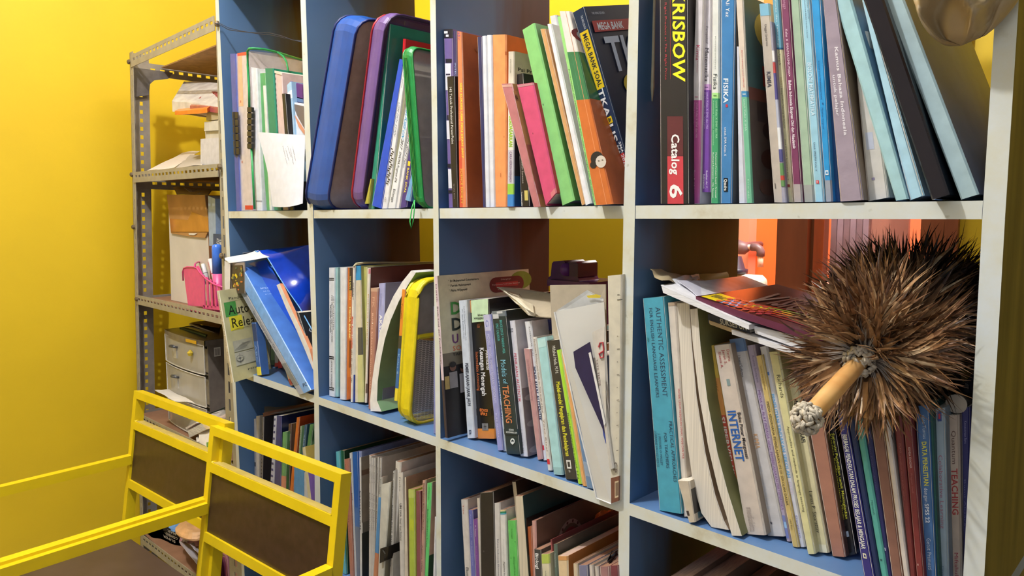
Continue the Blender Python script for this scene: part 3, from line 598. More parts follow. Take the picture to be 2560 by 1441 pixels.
book('k13', (540, 482, 584, 470, 628, 1335, 571, 1335), 'black booklet with a white and yellow label behind the leaning pink books', (34, 30, 34), [R(880, 1000, (60, 50, 60)), T(1010, 1180, .4, .2, 'Jonathan Sarwono', (200, 196, 190)), R(1225, 1290, (206, 190, 110), .5, .9), T(1232, 1330, .2, .16, 'Yuwono Jafar', WH)], y=.004, d=.035)
book('k13', (596, 457, 626, 455, 660, 1335, 632, 1335), 'small book with black, silver and blue head behind the leaning pink books', (36, 36, 42), [R(455, 520, (170, 190, 205), .1, .45), R(455, 530, (40, 110, 180), .7, 1)], y=.03, d=.1)
book('k13', (442, 540, 512, 536, 694, 1330, 650, 1332), 'faded rose brown book leaning right with a yellow stained cover', (184, 116, 122), [R(545, 560, (206, 160, 150)), CR(0, .2, 1, .94, (180, 140, 90)), CT(.05, .86, .5, .05, 'MA', (70, 50, 46), 1), CR(.1, .1, 1, .5, (150, 96, 84))], y=-.010, d=.012, cov=(172, 130, 84), fit=False)
book('k13', (542, 546, 650, 530, 800, 1242, 728, 1328), 'hot pink hardback leaning right with frayed lower corner', (206, 78, 120), [R(540, 556, (190, 130, 140)), R(850, 860, (120, 40, 60), .3, .34), R(1250, 1340, (206, 120, 130), .6, 1)], y=-.006, hard=True, cov=(190, 42, 70), d=.14)
book('k13', (577, 196, 657, 146, 918, 1300, 836, 1336), 'broad light green hardback leaning right', (134, 198, 122), [R(668, 680, (60, 70, 60), .30, .36)], y=.002, hard=True, cov=(96, 160, 84), d=.21)
book('k13', (692, 186, 726, 184, 990, 1326, 963, 1337), 'slim tan spine leaning right beside the green hardback', (206, 156, 104), y=.006, d=.02)
book('k13', (754, 105, 798, 95, 1036, 1300, 1004, 1330), 'taller blank white spine leaning behind the nearer white one', (206, 208, 214), y=.028, d=.18)
book('k13', (738, 156, 766, 152, 1026, 1320, 986, 1335), 'blank white spine leaning right beside the tan one', (232, 232, 240), y=.004, d=.02)
book('k13', (802, 108, 832, 104, 1064, 1337, 1043, 1338), 'thin pale green edge with tiny lettering beside the school test book', (150, 212, 128), [T(450, 1300, .5, .3, 'Pembelajaran dan penilaian untuk guru sekolah menengah atas dan kejuruan', (70, 110, 60))], y=.0, d=.012)
book('k13', (816, 72, 884, 72, 1172, 1340, 1054, 1346), 'wide worn spine in white, green and orange with drawn faces, beside the navy book', (226, 220, 216),
     [R(340, 650, (62, 122, 84)), R(650, 1350, (202, 112, 60)), T(400, 480, .93, .0001, 'B', WH), R(70, 1340, (224, 150, 110), .63, .66), R(360, 650, (90, 150, 110), .4, .42),
      CR(0, .785, 1, 1, (222, 216, 212)), CR(0, .54, 1, .785, (58, 116, 80)), CR(0, 0, 1, .54, (196, 104, 54)), CE(.18, .88, .22, .045, (150, 60, 60)), CE(.18, .88, .16, .033, (226, 220, 214)), CT(.05, .68, .75, .055, 'BS', WH, 1),
      CE(.62, .44, .14, .05, (36, 32, 34)), CE(.68, .435, .10, .038, (196, 176, 160)), CE(.62, .36, .1, .05, (36, 32, 34)), CR(.6, .22, .95, .34, (150, 140, 130))], y=-.012, gloss=.25, d=.17)
mb = MB()      # drawn face on the spine foot
def disc(mb, k, cx, cy, rx, ry, Y, m, n=14): mb.add([at(k, cx+rx*math.cos(g*2*math.pi/n), cy-ry*math.sin(g*2*math.pi/n), Y) for g in range(n)], [list(range(n))[::-1]], m)
yy = -.0128
disc(mb, 'k13', 1062, 1022, 42, 48, yy, ink((34, 30, 32))); disc(mb, 'k13', 1086, 1040, 34, 40, yy-.0002, ink((206, 196, 186))); disc(mb, 'k13', 1036, 1062, 20, 22, yy-.0001, ink((34, 30, 32)))
disc(mb, 'k13', 1072, 1036, 6, 3, yy-.0004, ink((40, 34, 34))); disc(mb, 'k13', 1096, 1030, 6, 3, yy-.0004, ink((40, 34, 34)))
face_print = mb.build('face_print', [o for o in COL.objects if o.get('label', '').startswith('wide worn spine in white')][0])
book('k13', (899, 86, 975, 42, 1338, 1310, 1284, 1337), 'thick navy test book reading MEGA BANK SOAL TKA & US, leaning against the divider', (36, 54, 84),
     [T(105, 190, .66, .16, 'THE KING EDUKA', (214, 220, 230)), R(198, 562, (240, 206, 40), .14, .84), T(212, 548, .5, .34, 'MEGA BANK SOAL', (30, 34, 46), 1), T(562, 738, .42, .46, 'TKA', WH, 1), R(742, 784, (240, 206, 40), .26, .7), T(748, 778, .48, .26, '&', (30, 34, 46), 1), T(786, 905, .40, .50, 'US', WH, 1), T(912, 985, .78, .2, 'SMA', WH, 1), T(925, 985, .5, .2, 'MA', WH, 1), T(925, 990, .22, .2, 'SMK', WH, 1), R(985, 1085, (206, 52, 52), .1, .95), T(992, 1078, .72, .28, '2025', WH, 1), T(992, 1078, .34, .28, '2026', WH, 1), R(1090, 1337, (50, 110, 110)),
      CT(.05, .957, .18, .012, 'THE KING EDUKA', (206, 212, 222)), CR(.03, .868, .75, .925, (190, 56, 50)), CT(.07, .878, .335, .036, 'MEGA BANK', WH, 1), CT(.10, .665, .42, .175, 'TK', (200, 204, 212), 1), CE(.27, .585, .10, .058, (226, 192, 50)), CT(.22, .55, .32, .07, '&', (30, 34, 46), 1), CR(.20, .40, .8, .48, (226, 192, 50)), CT(.25, .41, .38, .055, 'S', (40, 40, 50), 1), CR(.2, .3, 1, .385, (30, 110, 190))], y=(-.014, .040), d=.20, cov=(30, 36, 56), gloss=.28)
# ---------------------------------------------------------------- second cell, top row
NB = mat((24, 38, 104), .5, .08); BB = mat((22, 76, 158), .42, .08, 'fabric', scale=25, bump=.5)
def eb(root, pt):
    m = ink((60, 34, 32)); o = MB(); p = pt(1.0, .80, .06)+V((.0008, 0, 0))
    letter(o, 'OFFICE FOLDER', pt(1.01, .93, .055), pt(1.01, .70, .055)-pt(1.01, .93, .055), V((0, .011, 0)), m, True)
    letter(o, 'document case', pt(1.01, .90, .048), pt(1.01, .80, .048)-pt(1.01, .90, .048), V((0, .005, 0)), m)
    o.build('lettering', root)
    MB().add([pt(.55, .08, .02), pt(.55, .08, .21), pt(.55, .80, .21), pt(.55, .80, .02)], [[0, 1, 2, 3]], mat((206, 172, 150), .7, .05)).build('papers', root)
zipbag('k12', (262, 82, 402, 106, 192, 1362, 48, 1345), 'large blue zip folder with navy piping and smoky clear sides, leaning right', -.012, .215, BB, NB, NB, film((198, 172, 158), .72, .25), rad=.032, extra=eb)
PV = mat((108, 80, 140), .4, .08, 'fabric', scale=25, bump=.4); DP = mat((58, 30, 76), .45, .08); RR = mat((170, 30, 48), .4, .05)
zipbag('k12', (506, 78, 588, 76, 424, 1338, 350, 1330), 'purple zip folder with red and dark purple piping next to the blue one', .002, .22, PV, RR, DP, film((92, 62, 96), .75, .25), rad=.032)
GP = mat((60, 138, 112), .35, .05)
book('k12', (592, 154, 606, 154, 500, 1340, 462, 1340), 'teal green plastic folder between the purple zip folder and the blue book', (58, 142, 116), y=.010, cov=(44, 128, 108), d=.21, name='folder', cat='folder', gloss=.3)
book('k12', (700, 112, 706, 110, 640, 700, 634, 700), 'olive yellow sheet of card rising behind the teal folder', (170, 156, 52), y=.09, d=.16, name='card_folder', cat='folder', pages=mat((170, 156, 52), .5), fit=False)
book('k12', (478, 1150, 486, 1150, 468, 1310, 438, 1312), 'short yellow green edge at the foot of the purple zip folder', (176, 168, 70), y=.004, d=.01, name='card_folder', cat='folder', fit=False, pages=mat((176, 168, 70), .5))
book('k12', (686, 250, 702, 250, 640, 1338, 628, 1338), 'red plastic folder behind the green zip bag', (206, 36, 44), y=.03, d=.19, cov=(200, 40, 44), name='folder', cat='folder', gloss=.3)
book('k12', (664, 378, 692, 386, 549, 1336, 486, 1314), 'royal blue book spine leaning right, first after the teal folder', (26, 76, 196), y=.006, d=.18, cov=(200, 200, 210))
SCR = [R(y, y+7, (30, 30, 34), .05+.5*((i*37) % 10)/10., .35+.5*((i*37) % 10)/10.+.15) for i, y in enumerate(range(945, 1175, 14))]
book('k12', (692, 398, 708, 440, 588, 1338, 551, 1338), 'white spine with grey capitals and black pen doodles, next to the royal blue book', (226, 226, 232), [T(455, 560, .5, .24, 'the 2020', (90, 90, 96)), T(650, 862, .5, .42, 'USM PKN STAN', (150, 156, 166), 1)]+SCR+[T(1262, 1300, .5, .3, 'ABC', (120, 120, 120))], y=.004, d=.18)
book('k12', (708, 444, 724, 480, 622, 1338, 590, 1338), 'narrow olive grey spine between two white exam books', (134, 134, 116), y=.006, d=.17)
book('k12', (727, 560, 744, 620, 640, 1338, 590, 1338), 'white spine reading SUKSES UN 2017 in blue and black', (228, 230, 236), [T(600, 700, .5, .3, 'Eng', (110, 120, 140)), T(714, 880, .5, .5, 'SUKSES UN', (50, 150, 210), 1), T(888, 950, .5, .4, '2017', (40, 40, 50), 1), T(968, 1165, .5, .38, 'SMA/MA Program IPA', (40, 40, 50)), T(1210, 1300, .5, .3, 'Erlangga', (60, 60, 70))], y=.002, d=.17)
book('k12', (744, 700, 757, 745, 664, 1338, 642, 1338), 'white spine with red lettering reading SBM-PTN IPA 2017', (226, 224, 228), [T(790, 880, .5, .6, 'SBM-PTN', (206, 80, 80), 1), T(884, 980, .5, .5, 'IPA 2017', (60, 56, 60), 1), T(990, 1075, .5, .5, '5 Tahun', (60, 56, 60))], y=.003, d=.17)
book('k12', (742, 860, 762, 880, 712, 1330, 666, 1338), 'purple spine with yellow BANK SOAL lettering, low beside the green zip bag', (70, 56, 128), [R(1035, 1065, (240, 206, 60), .25, .75), T(1075, 1240, .5, .36, 'BANK SOAL', (240, 220, 90), 1)], y=.0, d=.17)
book('k12', (748, 1090, 764, 1100, 734, 1296, 698, 1286), 'small light blue booklet corner behind the green zip bag', (112, 166, 216), y=-.002, d=.1, fit=False)
GR = mat((30, 132, 64), .4, .08, 'zip', scale=40)
def eg(root, pt):
    z = MB(); p = pt(.2, .03, 0)+V((0, -.004, 0)); z.tube([p, p+V((-.002, -.004, -.012)), p+V((.0, -.010, -.034)), p+V((.003, -.010, -.046)), p+V((.006, -.008, -.034)), p+V((.005, -.004, -.010)), p], .0011, mat((60, 180, 90), .4), 5)
    z.build('zip_pull', root, True)
    for u in (.3, .45, .6):
        MB().tube([pt(u, v, -.0045) for v in (.06, .3, .6, .93)], .0008, mat((20, 110, 50), .5), 4).build('zip_seam', root)
    MB().add([pt(.4, .05, .05), pt(.4, .05, .2), pt(.4, .72, .2), pt(.4, .72, .05)], [[0, 1, 2, 3]], mat((150, 120, 126), .7, .05)).build('papers', root)
zipbag('k12', (686, 306, 742, 302, 822, 1332, 766, 1310), 'green zipped clear document bag with zip pull hanging over the shelf edge', -.006, .16, GR, GR, GR, film((186, 170, 166), .6, .2), rad=.016, rr=.002, extra=eg)
# ---------------------------------------------------------------- first cell, top row
BF = mat((56, 78, 160), .3, .05); CLR = film((206, 196, 200), .5, .15); BLKM = mat((40, 38, 40), .4)
def folder(k, q, label, c, y, d, clip=None, inner=(210, 200, 200), cov=None, extra=(), a=.5):
    r = book(k, q, label, c, extra, y=y, d=d, name='clear_folder', cat='folder', gloss=.2, cov=cov or inner, pages=mat(inner, .5, .06))
    if clip:
        y0, y1 = clip; u = .5
        mb = MB(); xm = lambda yy: (q[0]+q[2])/2+((q[6]+q[4])/2-(q[0]+q[2])/2)*(yy-q[1])/(q[7]-q[1])
        for i in range(6):
            a_, b_ = y0+(y1-y0)*i/6, y0+(y1-y0)*(i+1)/6
            A = [at(k, xm(yy)+s, yy, y-.003) for s, yy in ((-17, a_), (17, a_), (17, b_-5), (-17, b_-5))]; mb.hexa(A, [p+V((0, .0025, 0)) for p in A], BLKM)
        mb.tube([at(k, xm(y0), y0, y-.001), at(k, xm(y1), y1, y-.001)], .004, BLKM, 6)
        mb.build('comb_clip', r)
    return r
folder('k11', (706, 347, 744, 345, 776, 1346, 748, 1346), 'blue edged clear folder with black comb clip at the left side panel', (58, 80, 164), .006, .2, (722, 1000), (180, 176, 190))
folder('k11', (754, 342, 816, 334, 852, 1346, 776, 1346), 'milky folder with red ends and a peach closing strip', (204, 192, 192), .010, .2, None, (196, 186, 186), None, [R(334, 358, (226, 76, 66)), R(358, 678, (226, 176, 142), .05, .5), R(640, 655, (190, 110, 90), .2, .3), R(1322, 1350, (206, 60, 56), .4, 1), R(1030, 1045, (190, 130, 120), .2, .3)])
book('k11', (842, 432, 878, 440, 912, 1342, 874, 1342), 'thick wad of white papers in the clear bag with green zip', (222, 222, 228), [R(1290, 1300, (150, 150, 156))], y=.010, d=.19, name='paper_wad', cat='papers')
book('k11', (880, 474, 932, 470, 986, 1342, 942, 1342), 'bright green card folder beside the white paper wad', (86, 158, 96), y=.018, d=.17, name='card_folder', cat='folder')
book('k11', (918, 552, 932, 550, 975, 1342, 960, 1342), 'thin white sheets between the two green folders', (214, 218, 210), y=.012, d=.01, name='paper_wad', cat='papers')
book('k11', (932, 440, 984, 440, 1036, 1342, 990, 1342), 'dark green ring file beside the bright green card folder', (38, 128, 100), y=.014, d=.17, name='ring_file', cat='file', hard=True)
book('k11', (990, 452, 1040, 468, 1082, 1342, 1040, 1342), 'comb bound report with black binding rings in the top left cell', (214, 186, 182), [R(y, y+16, (44, 40, 44), .02, .18) for y in range(470, 860, 34)]+[R(452, 476, (226, 206, 190))], y=.018, d=.17, name='bound_report', cat='report')
book('k11', (1040, 604, 1062, 602, 1118, 1342, 1092, 1342), 'slim black file leaning before the comb bound report', (34, 34, 38), y=.010, d=.1, name='slim_file', cat='file')
book('k11', (1072, 550, 1098, 524, 1150, 1342, 1122, 1342), 'slim pale blue booklet beside the black file in the top left cell', (160, 196, 226), [R(590, 640, (236, 238, 242)), R(600, 640, (30, 30, 36), -.0, .1)], y=.022, d=.15)
def loosepoly(k, pts, Y, label, name, c, cat='paper', th=.0012, tex=None, dy=None, kind='plain'):
    A = [at(k, p[0], p[1], Y+(p[2] if len(p) > 2 else 0)) for p in pts]
    mb = MB().plate(A, (0, th, 0), mat(c, .6, .03, kind))
    if not tex: return solo(mb, name, label, cat)
    lo = min(p.z for p in A); r = thing(name, label, cat, (sum(p.x for p in A)/len(A), Y, lo)); mb.build('sheet', r); t = MB(); tex(t); t.build('print', r); return r
def tx(t):
    t.add([at('k11', x, y, .034) for x, y in ((1108, 530), (1176, 548), (1178, 640), (1108, 622))][::-1], [[0, 1, 2, 3]], ink((92, 44, 110)))
    t.add([at('k11', x, y, .034) for x, y in ((1118, 618), (1180, 636), (1180, 664), (1118, 648))][::-1], [[0, 1, 2, 3]], ink((96, 120, 160)))
loosepoly('k11', [(1096, 520), (1182, 545), (1190, 900), (1110, 900)], .035, 'small purple pictured booklet at the right of the top left cell', 'booklet', (120, 84, 140), 'booklet', tex=tx)
def tx2(t):
    t.add([at('k11', x, y, .027) for x, y in ((1110, 668), (1182, 684), (1190, 835), (1140, 745))][::-1], [[0, 1, 2, 3]], ink((116, 104, 98)))
    t.add([at('k11', x, y, .0268) for x, y in ((1118, 728), (1188, 838), (1188, 870), (1148, 815))][::-1], [[0, 1, 2, 3]], ink((214, 150, 116)))
loosepoly('k11', [(1096, 655), (1192, 668), (1196, 960), (1104, 960)], .028, 'white photo card standing behind the curled printed sheet', 'photo_card', (226, 230, 240), 'photo', tex=tx2)
# curled white printed sheet
def cs(u, v):
    x0 = 886+(982-886)*v**1.2+ (18*math.sin(v*3.14)); x1 = 1193-(18)*v; yy = 850+(480-20*(u))*v+22*u*(1-v)+(12*math.sin(u*3.1))*v
    p = at('k11', x0+(x1-x0)*u, yy, -.004-.016*math.sin(u*2.2)*(.4+.6*v)+.012*u); return p
r = thing('printed_sheet', 'curled white printed sheet hanging out before the folders of the top left cell', 'paper', tuple(cs(.5, 1)))
MB().grid(cs, 12, 10, mat((226, 228, 240), .5, .02), (0, .0006, 0)).build('sheet', r, True)
t = MB()
for i in range(5):
    a, b_ = cs(.50+i*.055, .17+.03*(i % 2)), cs(.56+i*.055, .42-.05*(i % 3)); a.y -= .0008; b_.y -= .0008
    letter(t, ['Lampiran surat', 'a. soal pilihan ganda', 'b. uraian dan kunci', 'kisi-kisi soal ulangan', '1. petunjuk umum'][i], a, b_-a, V((.0028, 0, .0004)), ink((80, 84, 96)))
t.build('print', r)
# clear bag with green piping around those papers
gz = thing('zip_bag', 'clear document bag with green zip piping holding the papers of the top left cell', 'folder', tuple(at('k11', 860, 1345, .004)))
GZ = mat((44, 150, 84), .4, .05)
MB().tube([at('k11', x, y, .004) for x, y in ((866, 1346), (856, 1150), (846, 955))], .0026, GZ, 6).build('piping', gz, True)
MB().tube([at('k11', x, y, .004) for x, y in ((832, 690), (830, 560), (822, 420), (820, 330), (832, 313), (862, 312))]+[at('k11', x, y, Y) for x, y, Y in ((930, 318, .03), (1010, 336, .06), (1090, 362, .10), (1168, 384, .14))], .0028, GZ, 6).build('piping', gz, True)
MB().tube([at('k11', x, y, Y) for x, y, Y in ((1015, 338, .06), (1050, 362, .055), (1072, 400, .05), (1082, 455, .045))], .0022, GZ, 6).build('piping', gz, True)
fl = MB(); fl.add([at('k11', x, y, Y) for x, y, Y in ((826, 326, .006), (1010, 345, .06), (1166, 392, .14), (1180, 640, .14), (850, 700, .006))][::-1], [[0, 1, 2, 3, 4]], film((220, 206, 206), .5, .12)); fl.build('clear_panel', gz)
mb = MB()
for i in range(7):
    a_ = 690+i*39; A = [at('k11', x, y, .0) for x, y in ((818, a_), (846, a_), (846, a_+32), (818, a_+32))]; mb.hexa(A, [p+V((0, .006, 0)) for p in A], BLKM)
mb.tube([at('k11', 832, 690, .005), at('k11', 834, 960, .005)], .0035, BLKM, 6); mb.build('comb_clip', gz)
# cable slung across the first cell
cb = MB()
def cp(x, y, Y):
    p = at('k11', x, y, Y)
    return p if p.x > .004 else onX(*px('k11', x, y), .004)
for o in (0, 1):
    cb.tube([cp(x, y-(0 if o else 12*math.sin(i*.9)), Y) for i, (x, y, Y) in enumerate(((612, 150, -.004), (640, 158, -.003), (700, 192, .0), (780, 204, .002), (880, 212, .004), (960, 212, .01), (1040, 232, .012), (1110, 258, .018), (1175, 272, .02)))], .0009 if o else .0007, mat((30, 34, 52), .5), 5)
solo(cb, 'thin_cable', 'thin black twin cable slung across the top left cell', 'cable', smooth=True)
# ---------------------------------------------------------------- beige pouch hanging at the upper right
def pouch(u, v):
    a = u*2*math.pi; ring = math.sin(min(1, v*1.5)*math.pi/2)**.42
    cx, cz = 2398, 108-v*250
    c = onY(2400, 60, -.02); R_ = .0495*ring*(1+.05*math.sin(3*a+1)+.03*math.sin(5*a+4*v))
    z = onY(2400, 110, -.02).z+v*.16
    x = c.x+R_*math.cos(a)*(1+.06*math.sin(9*v)); y = -.012+R_*.70*math.sin(a)
    # folds: two sharp creases sweep across the front
    f = 0
    for k0, sl, am, wdt in ((4.15, 2.4, .021, .2), (4.85, -3.0, .020, .18), (5.4, 1.2, .012, .14), (3.7, -.9, .010, .15)):
        dlt = (a-(k0+sl*(v-.25)))/wdt; f += am*(math.exp(-dlt*dlt)-.6*math.exp(-(dlt-1.6)**2))
    y -= f*ring; z += .006*math.sin(2*a+.6)*ring*(1-v)
    return V((x, y, z))
mb = MB().grid(pouch, 72, 36, mat((158, 136, 100), .42, .03, 'cloth', scale=40))
mb.tube([V((onY(2400, 60, -.02).x, -.012, onY(2400, 110, -.02).z+.155)), V((onY(2400, 60, -.02).x, -.006, .93))], [.012, .003], mat((186, 158, 112), .4), 8)
solo(mb, 'cloth_pouch', 'crumpled beige satin pouch hanging in front of the top right cell', 'bag', smooth=True)
# ================================================================ contents, middle row, cell one
CRM = (200, 194, 150)
book('k21', (60, 541, 77, 540, 184, 1203, 166, 1206), 'cream drawing manual with green and yellow cover blocks, sticking out at the left upright', (206, 198, 176),
     [T(600, 1150, .5, .5, 'Panduan Praktis AutoCAD Release 14 Konstruksi Dasar', (120, 96, 80)),
      CR(.07, .70, .36, .862, (76, 150, 74)), CR(.14, .545, .46, .70, (226, 214, 60)), CT(.55, .945, .62, .014, 'M', (90, 80, 70)), CT(.20, .885, .66, .030, 'Panduan', (44, 40, 36)), CT(.15, .72, .68, .105, 'Auto', (26, 26, 24)), CT(.17, .575, .78, .105, 'Relea', (26, 26, 24)), CR(.22, .865, .95, .868, (110, 90, 70)), CR(.22, .555, .95, .558, (110, 90, 70)),
      CR(.13, .31, .62, .43, (180, 178, 160)), CR(.68, .335, .95, .50, (188, 186, 168)), CR(.13, .16, .95, .30, (190, 188, 170))]
     + [CR(.15+.04*i, .33+.012*i, .42+.03*i, .334+.012*i, (110, 110, 104)) for i in range(6)] + [CR(.72, .36+.03*i, .92, .363+.03*i, (90, 90, 88)) for i in range(4)] + [CR(.74+.05*i, .36, .75+.05*i, .47, (90, 90, 88)) for i in range(4)]
     + [CE(.24, .235, .09, .035, (120, 120, 112)), CE(.24, .235, .08, .030, (190, 188, 170)), CE(.24, .235, .03, .012, (120, 120, 112)), CR(.14, .234, .36, .237, (90, 90, 88)), CR(.238, .18, .246, .285, (90, 90, 88)), CR(.42, .285, .78, .288, (90, 90, 88)), CR(.76, .20, .775, .288, (90, 90, 88)), CE(.82, .22, .08, .03, (120, 120, 112)), CE(.82, .22, .07, .025, (190, 188, 170)), CT(.38, .085, .95, .018, 'PENERBIT', (90, 84, 70), 1)],
     y=-.060, d=.132, cov=CRM, fit=False, gloss=.35, dv=(-.44, .9, 0))
book('k21', (312, 770, 340, 768, 383, 1160, 356, 1162), 'slim blue spine with a yellow foot behind the cream drawing manual', (60, 96, 156), [R(780, 905, (44, 60, 100)), R(1090, 1165, (226, 208, 60), 0, 1), T(930, 1060, .5, .4, 'ABC', (140, 170, 210))], d=.02)
book('k21', (396, 700, 440, 700, 446, 1135, 400, 1137), 'grey green spine standing deep in the left cell', (112, 122, 116), y=.075, d=.14)
book('k21', (450, 720, 474, 720, 478, 1145, 452, 1145), 'narrow white and green spine deep in the left cell', (196, 190, 176), [R(960, 1040, (126, 156, 120)), R(1040, 1150, (90, 110, 84))], y=.075, d=.14)
book('k21', (476, 740, 498, 740, 502, 1143, 480, 1145), 'narrow cream and red spine deep in the left cell', (206, 200, 190), [R(1060, 1145, (206, 76, 60))], y=.072, d=.14)
book('k21', (499, 760, 528, 760, 532, 1148, 503, 1150), 'brown book with a red foot deep in the left cell', (130, 100, 84), [R(1050, 1150, (206, 60, 52))], y=.070, d=.14)
book('k21', (530, 780, 566, 780, 570, 1160, 534, 1162), 'dark plum spine deep in the left cell', (50, 38, 60), y=.066, d=.14)
book('k21', (470, 860, 486, 858, 636, 1286, 612, 1290), 'thin tan booklet edge under the leaning grey and blue files', (186, 160, 140), [R(1180, 1220, (150, 60, 60)), R(1230, 1270, (80, 70, 70), .2, .8)], y=.004, d=.12)
book('k21', (230, 552, 258, 532, 690, 1282, 655, 1290), 'grey report with tiny print leaning under the light blue file', (158, 162, 176), [T(700, 1000, .5, .4, 'Laporan Praktek Lapangan Tahun', (70, 74, 90)), R(1080, 1230, (120, 124, 128))], y=-.004, d=.13, fit=False)
book('k21', (186, 401, 246, 371, 740, 1256, 690, 1282), 'light blue plastic file marked FC leaning right across the left cell', (120, 168, 232),
     [T(1205, 1240, .46, .55, '', BK), CT(.08, .80, .42, .012, 'SPRING FILE', (190, 206, 240)), CT(.10, .775, .42, .009, 'A4 CLEAR HOLDER', (170, 190, 230)), CT(.1, .75, .4, .008, 'index card', (160, 184, 226)), CR(.30, .045, .75, .10, (150, 166, 200)), CR(.34, .055, .72, .09, (176, 184, 206)), CT(.28, .115, .6, .008, 'made in', (190, 206, 240))], y=-.008, d=.17, cov=(72, 116, 196), gloss=.25, name='plastic_file', cat='file', fit=False)
fcf = [o for o in COL.objects if o.get('label', '').startswith('light blue plastic file marked')][0]
t = MB(); a, b_ = at('k21', 684, 1236, -.0086), at('k21', 716, 1222, -.0086); letter(t, 'FC', a, b_-a, (at('k21', 679, 1210, -.0086)-a), ink((30, 44, 84))); t.build('print', fcf)
# royal blue translucent folders bent over the top
RB = mat((20, 62, 190), .16, .05, 'film', .93); RB2 = mat((26, 84, 206), .2, .05, 'film', .85)
def bl(u, v):   # v along the long fold
    L = [(340, 252), (430, 302), (500, 420), (580, 545), (660, 660), (757, 835)]; Rr = [(560, 228), (728, 210), (735, 330), (742, 460), (748, 620), (757, 855)]
    i = min(int(v*5), 4); f = v*5-i; a = [L[i][j]*(1-f)+L[i+1][j]*f for j in (0, 1)]; b = [Rr[i][j]*(1-f)+Rr[i+1][j]*f for j in (0, 1)]
    return at('k21', a[0]+(b[0]-a[0])*u, a[1]+(b[1]-a[1])*u, .022+.05*u+.012*math.sin(v*3))
r = thing('plastic_folder', 'royal blue translucent folder slumped over the papers of the left cell', 'folder', tuple(bl(.5, 1)))
MB().grid(bl, 6, 20, RB, (0, .0012, 0)).build('cover', r, True)
MB().tube([bl(0, i/15) for i in range(16)], .0014, mat((120, 180, 240), .2), 5).build('folded_edge', r, True)
def bl2(u, v):
    L = [(285, 342), (330, 370), (420, 520), (520, 720), (640, 960), (757, 1150)]; Rr = [(420, 318), (515, 480), (600, 640), (680, 800), (756, 960), (762, 1160)]
    i = min(int(v*5), 4); f = v*5-i; a = [L[i][j]*(1-f)+L[i+1][j]*f for j in (0, 1)]; b = [Rr[i][j]*(1-f)+Rr[i+1][j]*f for j in (0, 1)]
    return at('k21', a[0]+(b[0]-a[0])*u, a[1]+(b[1]-a[1])*u, .022+.02*u)
r = thing('plastic_folder', 'second royal blue folder, lower one, right against the light blue file', 'folder', tuple(bl2(.5, 1)))
MB().grid(bl2, 5, 16, RB2, (0, .0012, 0)).build('cover', r, True)
bent('k21', [(494, 500), (560, 660), (640, 830), (700, 970), (756, 1110)], [(516, 488), (590, 650), (668, 815), (730, 960), (762, 1080)], 'white paged booklet with orange edge leaning under the blue folders', (220, 216, 210), .012, .008, cov=(226, 150, 110), pages='x', ext=False)
book('k21', (632, 690, 650, 700, 770, 1075, 757, 1120), 'black booklet with white lettering leaning at the right of the left cell', (26, 28, 34), [T(740, 860, .5, .5, 'CILEGON', (150, 160, 180)), CT(.1, .6, .8, .1, 'CIVIC', (170, 176, 190))], y=.016, d=.1, fit=False)
# white sheets above
def sheetg(name, label, k, quadpx, c, amp=.003, seed=1, nu=8, nv=6, th=.0008, cat='paper'):
    """four measured corners, each with its own depth"""
    C = [at(k, *p[:2], p[2]) for p in quadpx]
    f = lambda u, v: C[0].lerp(C[1], u).lerp(C[3].lerp(C[2], u), v)
    return solo(crumple(f, nu, nv, mat(c, .6, .03, 'plain'), amp, seed, (0, 0, -th)), name, label, cat, smooth=True)
sheetg('paper_sheet', 'white sheet lying over the top of the left middle cell, flap hanging left', 'k21', [(188, 240, .10), (600, 186, .22), (690, 182, .20), (250, 268, .03)], (214, 208, 212), seed=2)
sheetg('paper_sheet', 'curled white sheet just above the light blue file, edge rolled up on the left', 'k21', [(118, 306, -.016), (360, 250, .03), (440, 300, .012), (150, 338, -.014)], (222, 220, 226), seed=3)
sheetg('paper_sheet', 'white paper flap hanging down behind the cream drawing manual', 'k21', [(118, 325, -.014), (160, 340, -.012), (158, 545, -.012), (122, 560, -.014)], (218, 214, 212), seed=4, amp=.001)
r = thing('picture_booklet', 'little yellow patterned picture booklet with grey frame behind the cream manual', 'booklet', tuple(at('k21', 200, 560, -.008)))
A = [at('k21', x, y, -.008) for x, y in ((150, 340), (262, 335), (268, 560), (154, 560))]; MB().plate(A, (0, .002, 0), mat((150, 140, 138), .5)).build('cover', r)
t = MB(); rnd = random.Random(5); t.add([at('k21', x, y, -.0085) for x, y in ((166, 358), (250, 354), (262, 560), (172, 560))][::-1], [[0, 1, 2, 3]], ink((70, 60, 50)))
for i in range(26):
    disc(t, 'k21', rnd.uniform(176, 244), rnd.uniform(366, 540), rnd.uniform(5, 11), rnd.uniform(5, 13), -.009-.00003*i, ink(rnd.choice([(220, 196, 50), (180, 160, 60), (120, 90, 60), (206, 120, 60), (90, 110, 90)])), 8)
t.build('print', r)
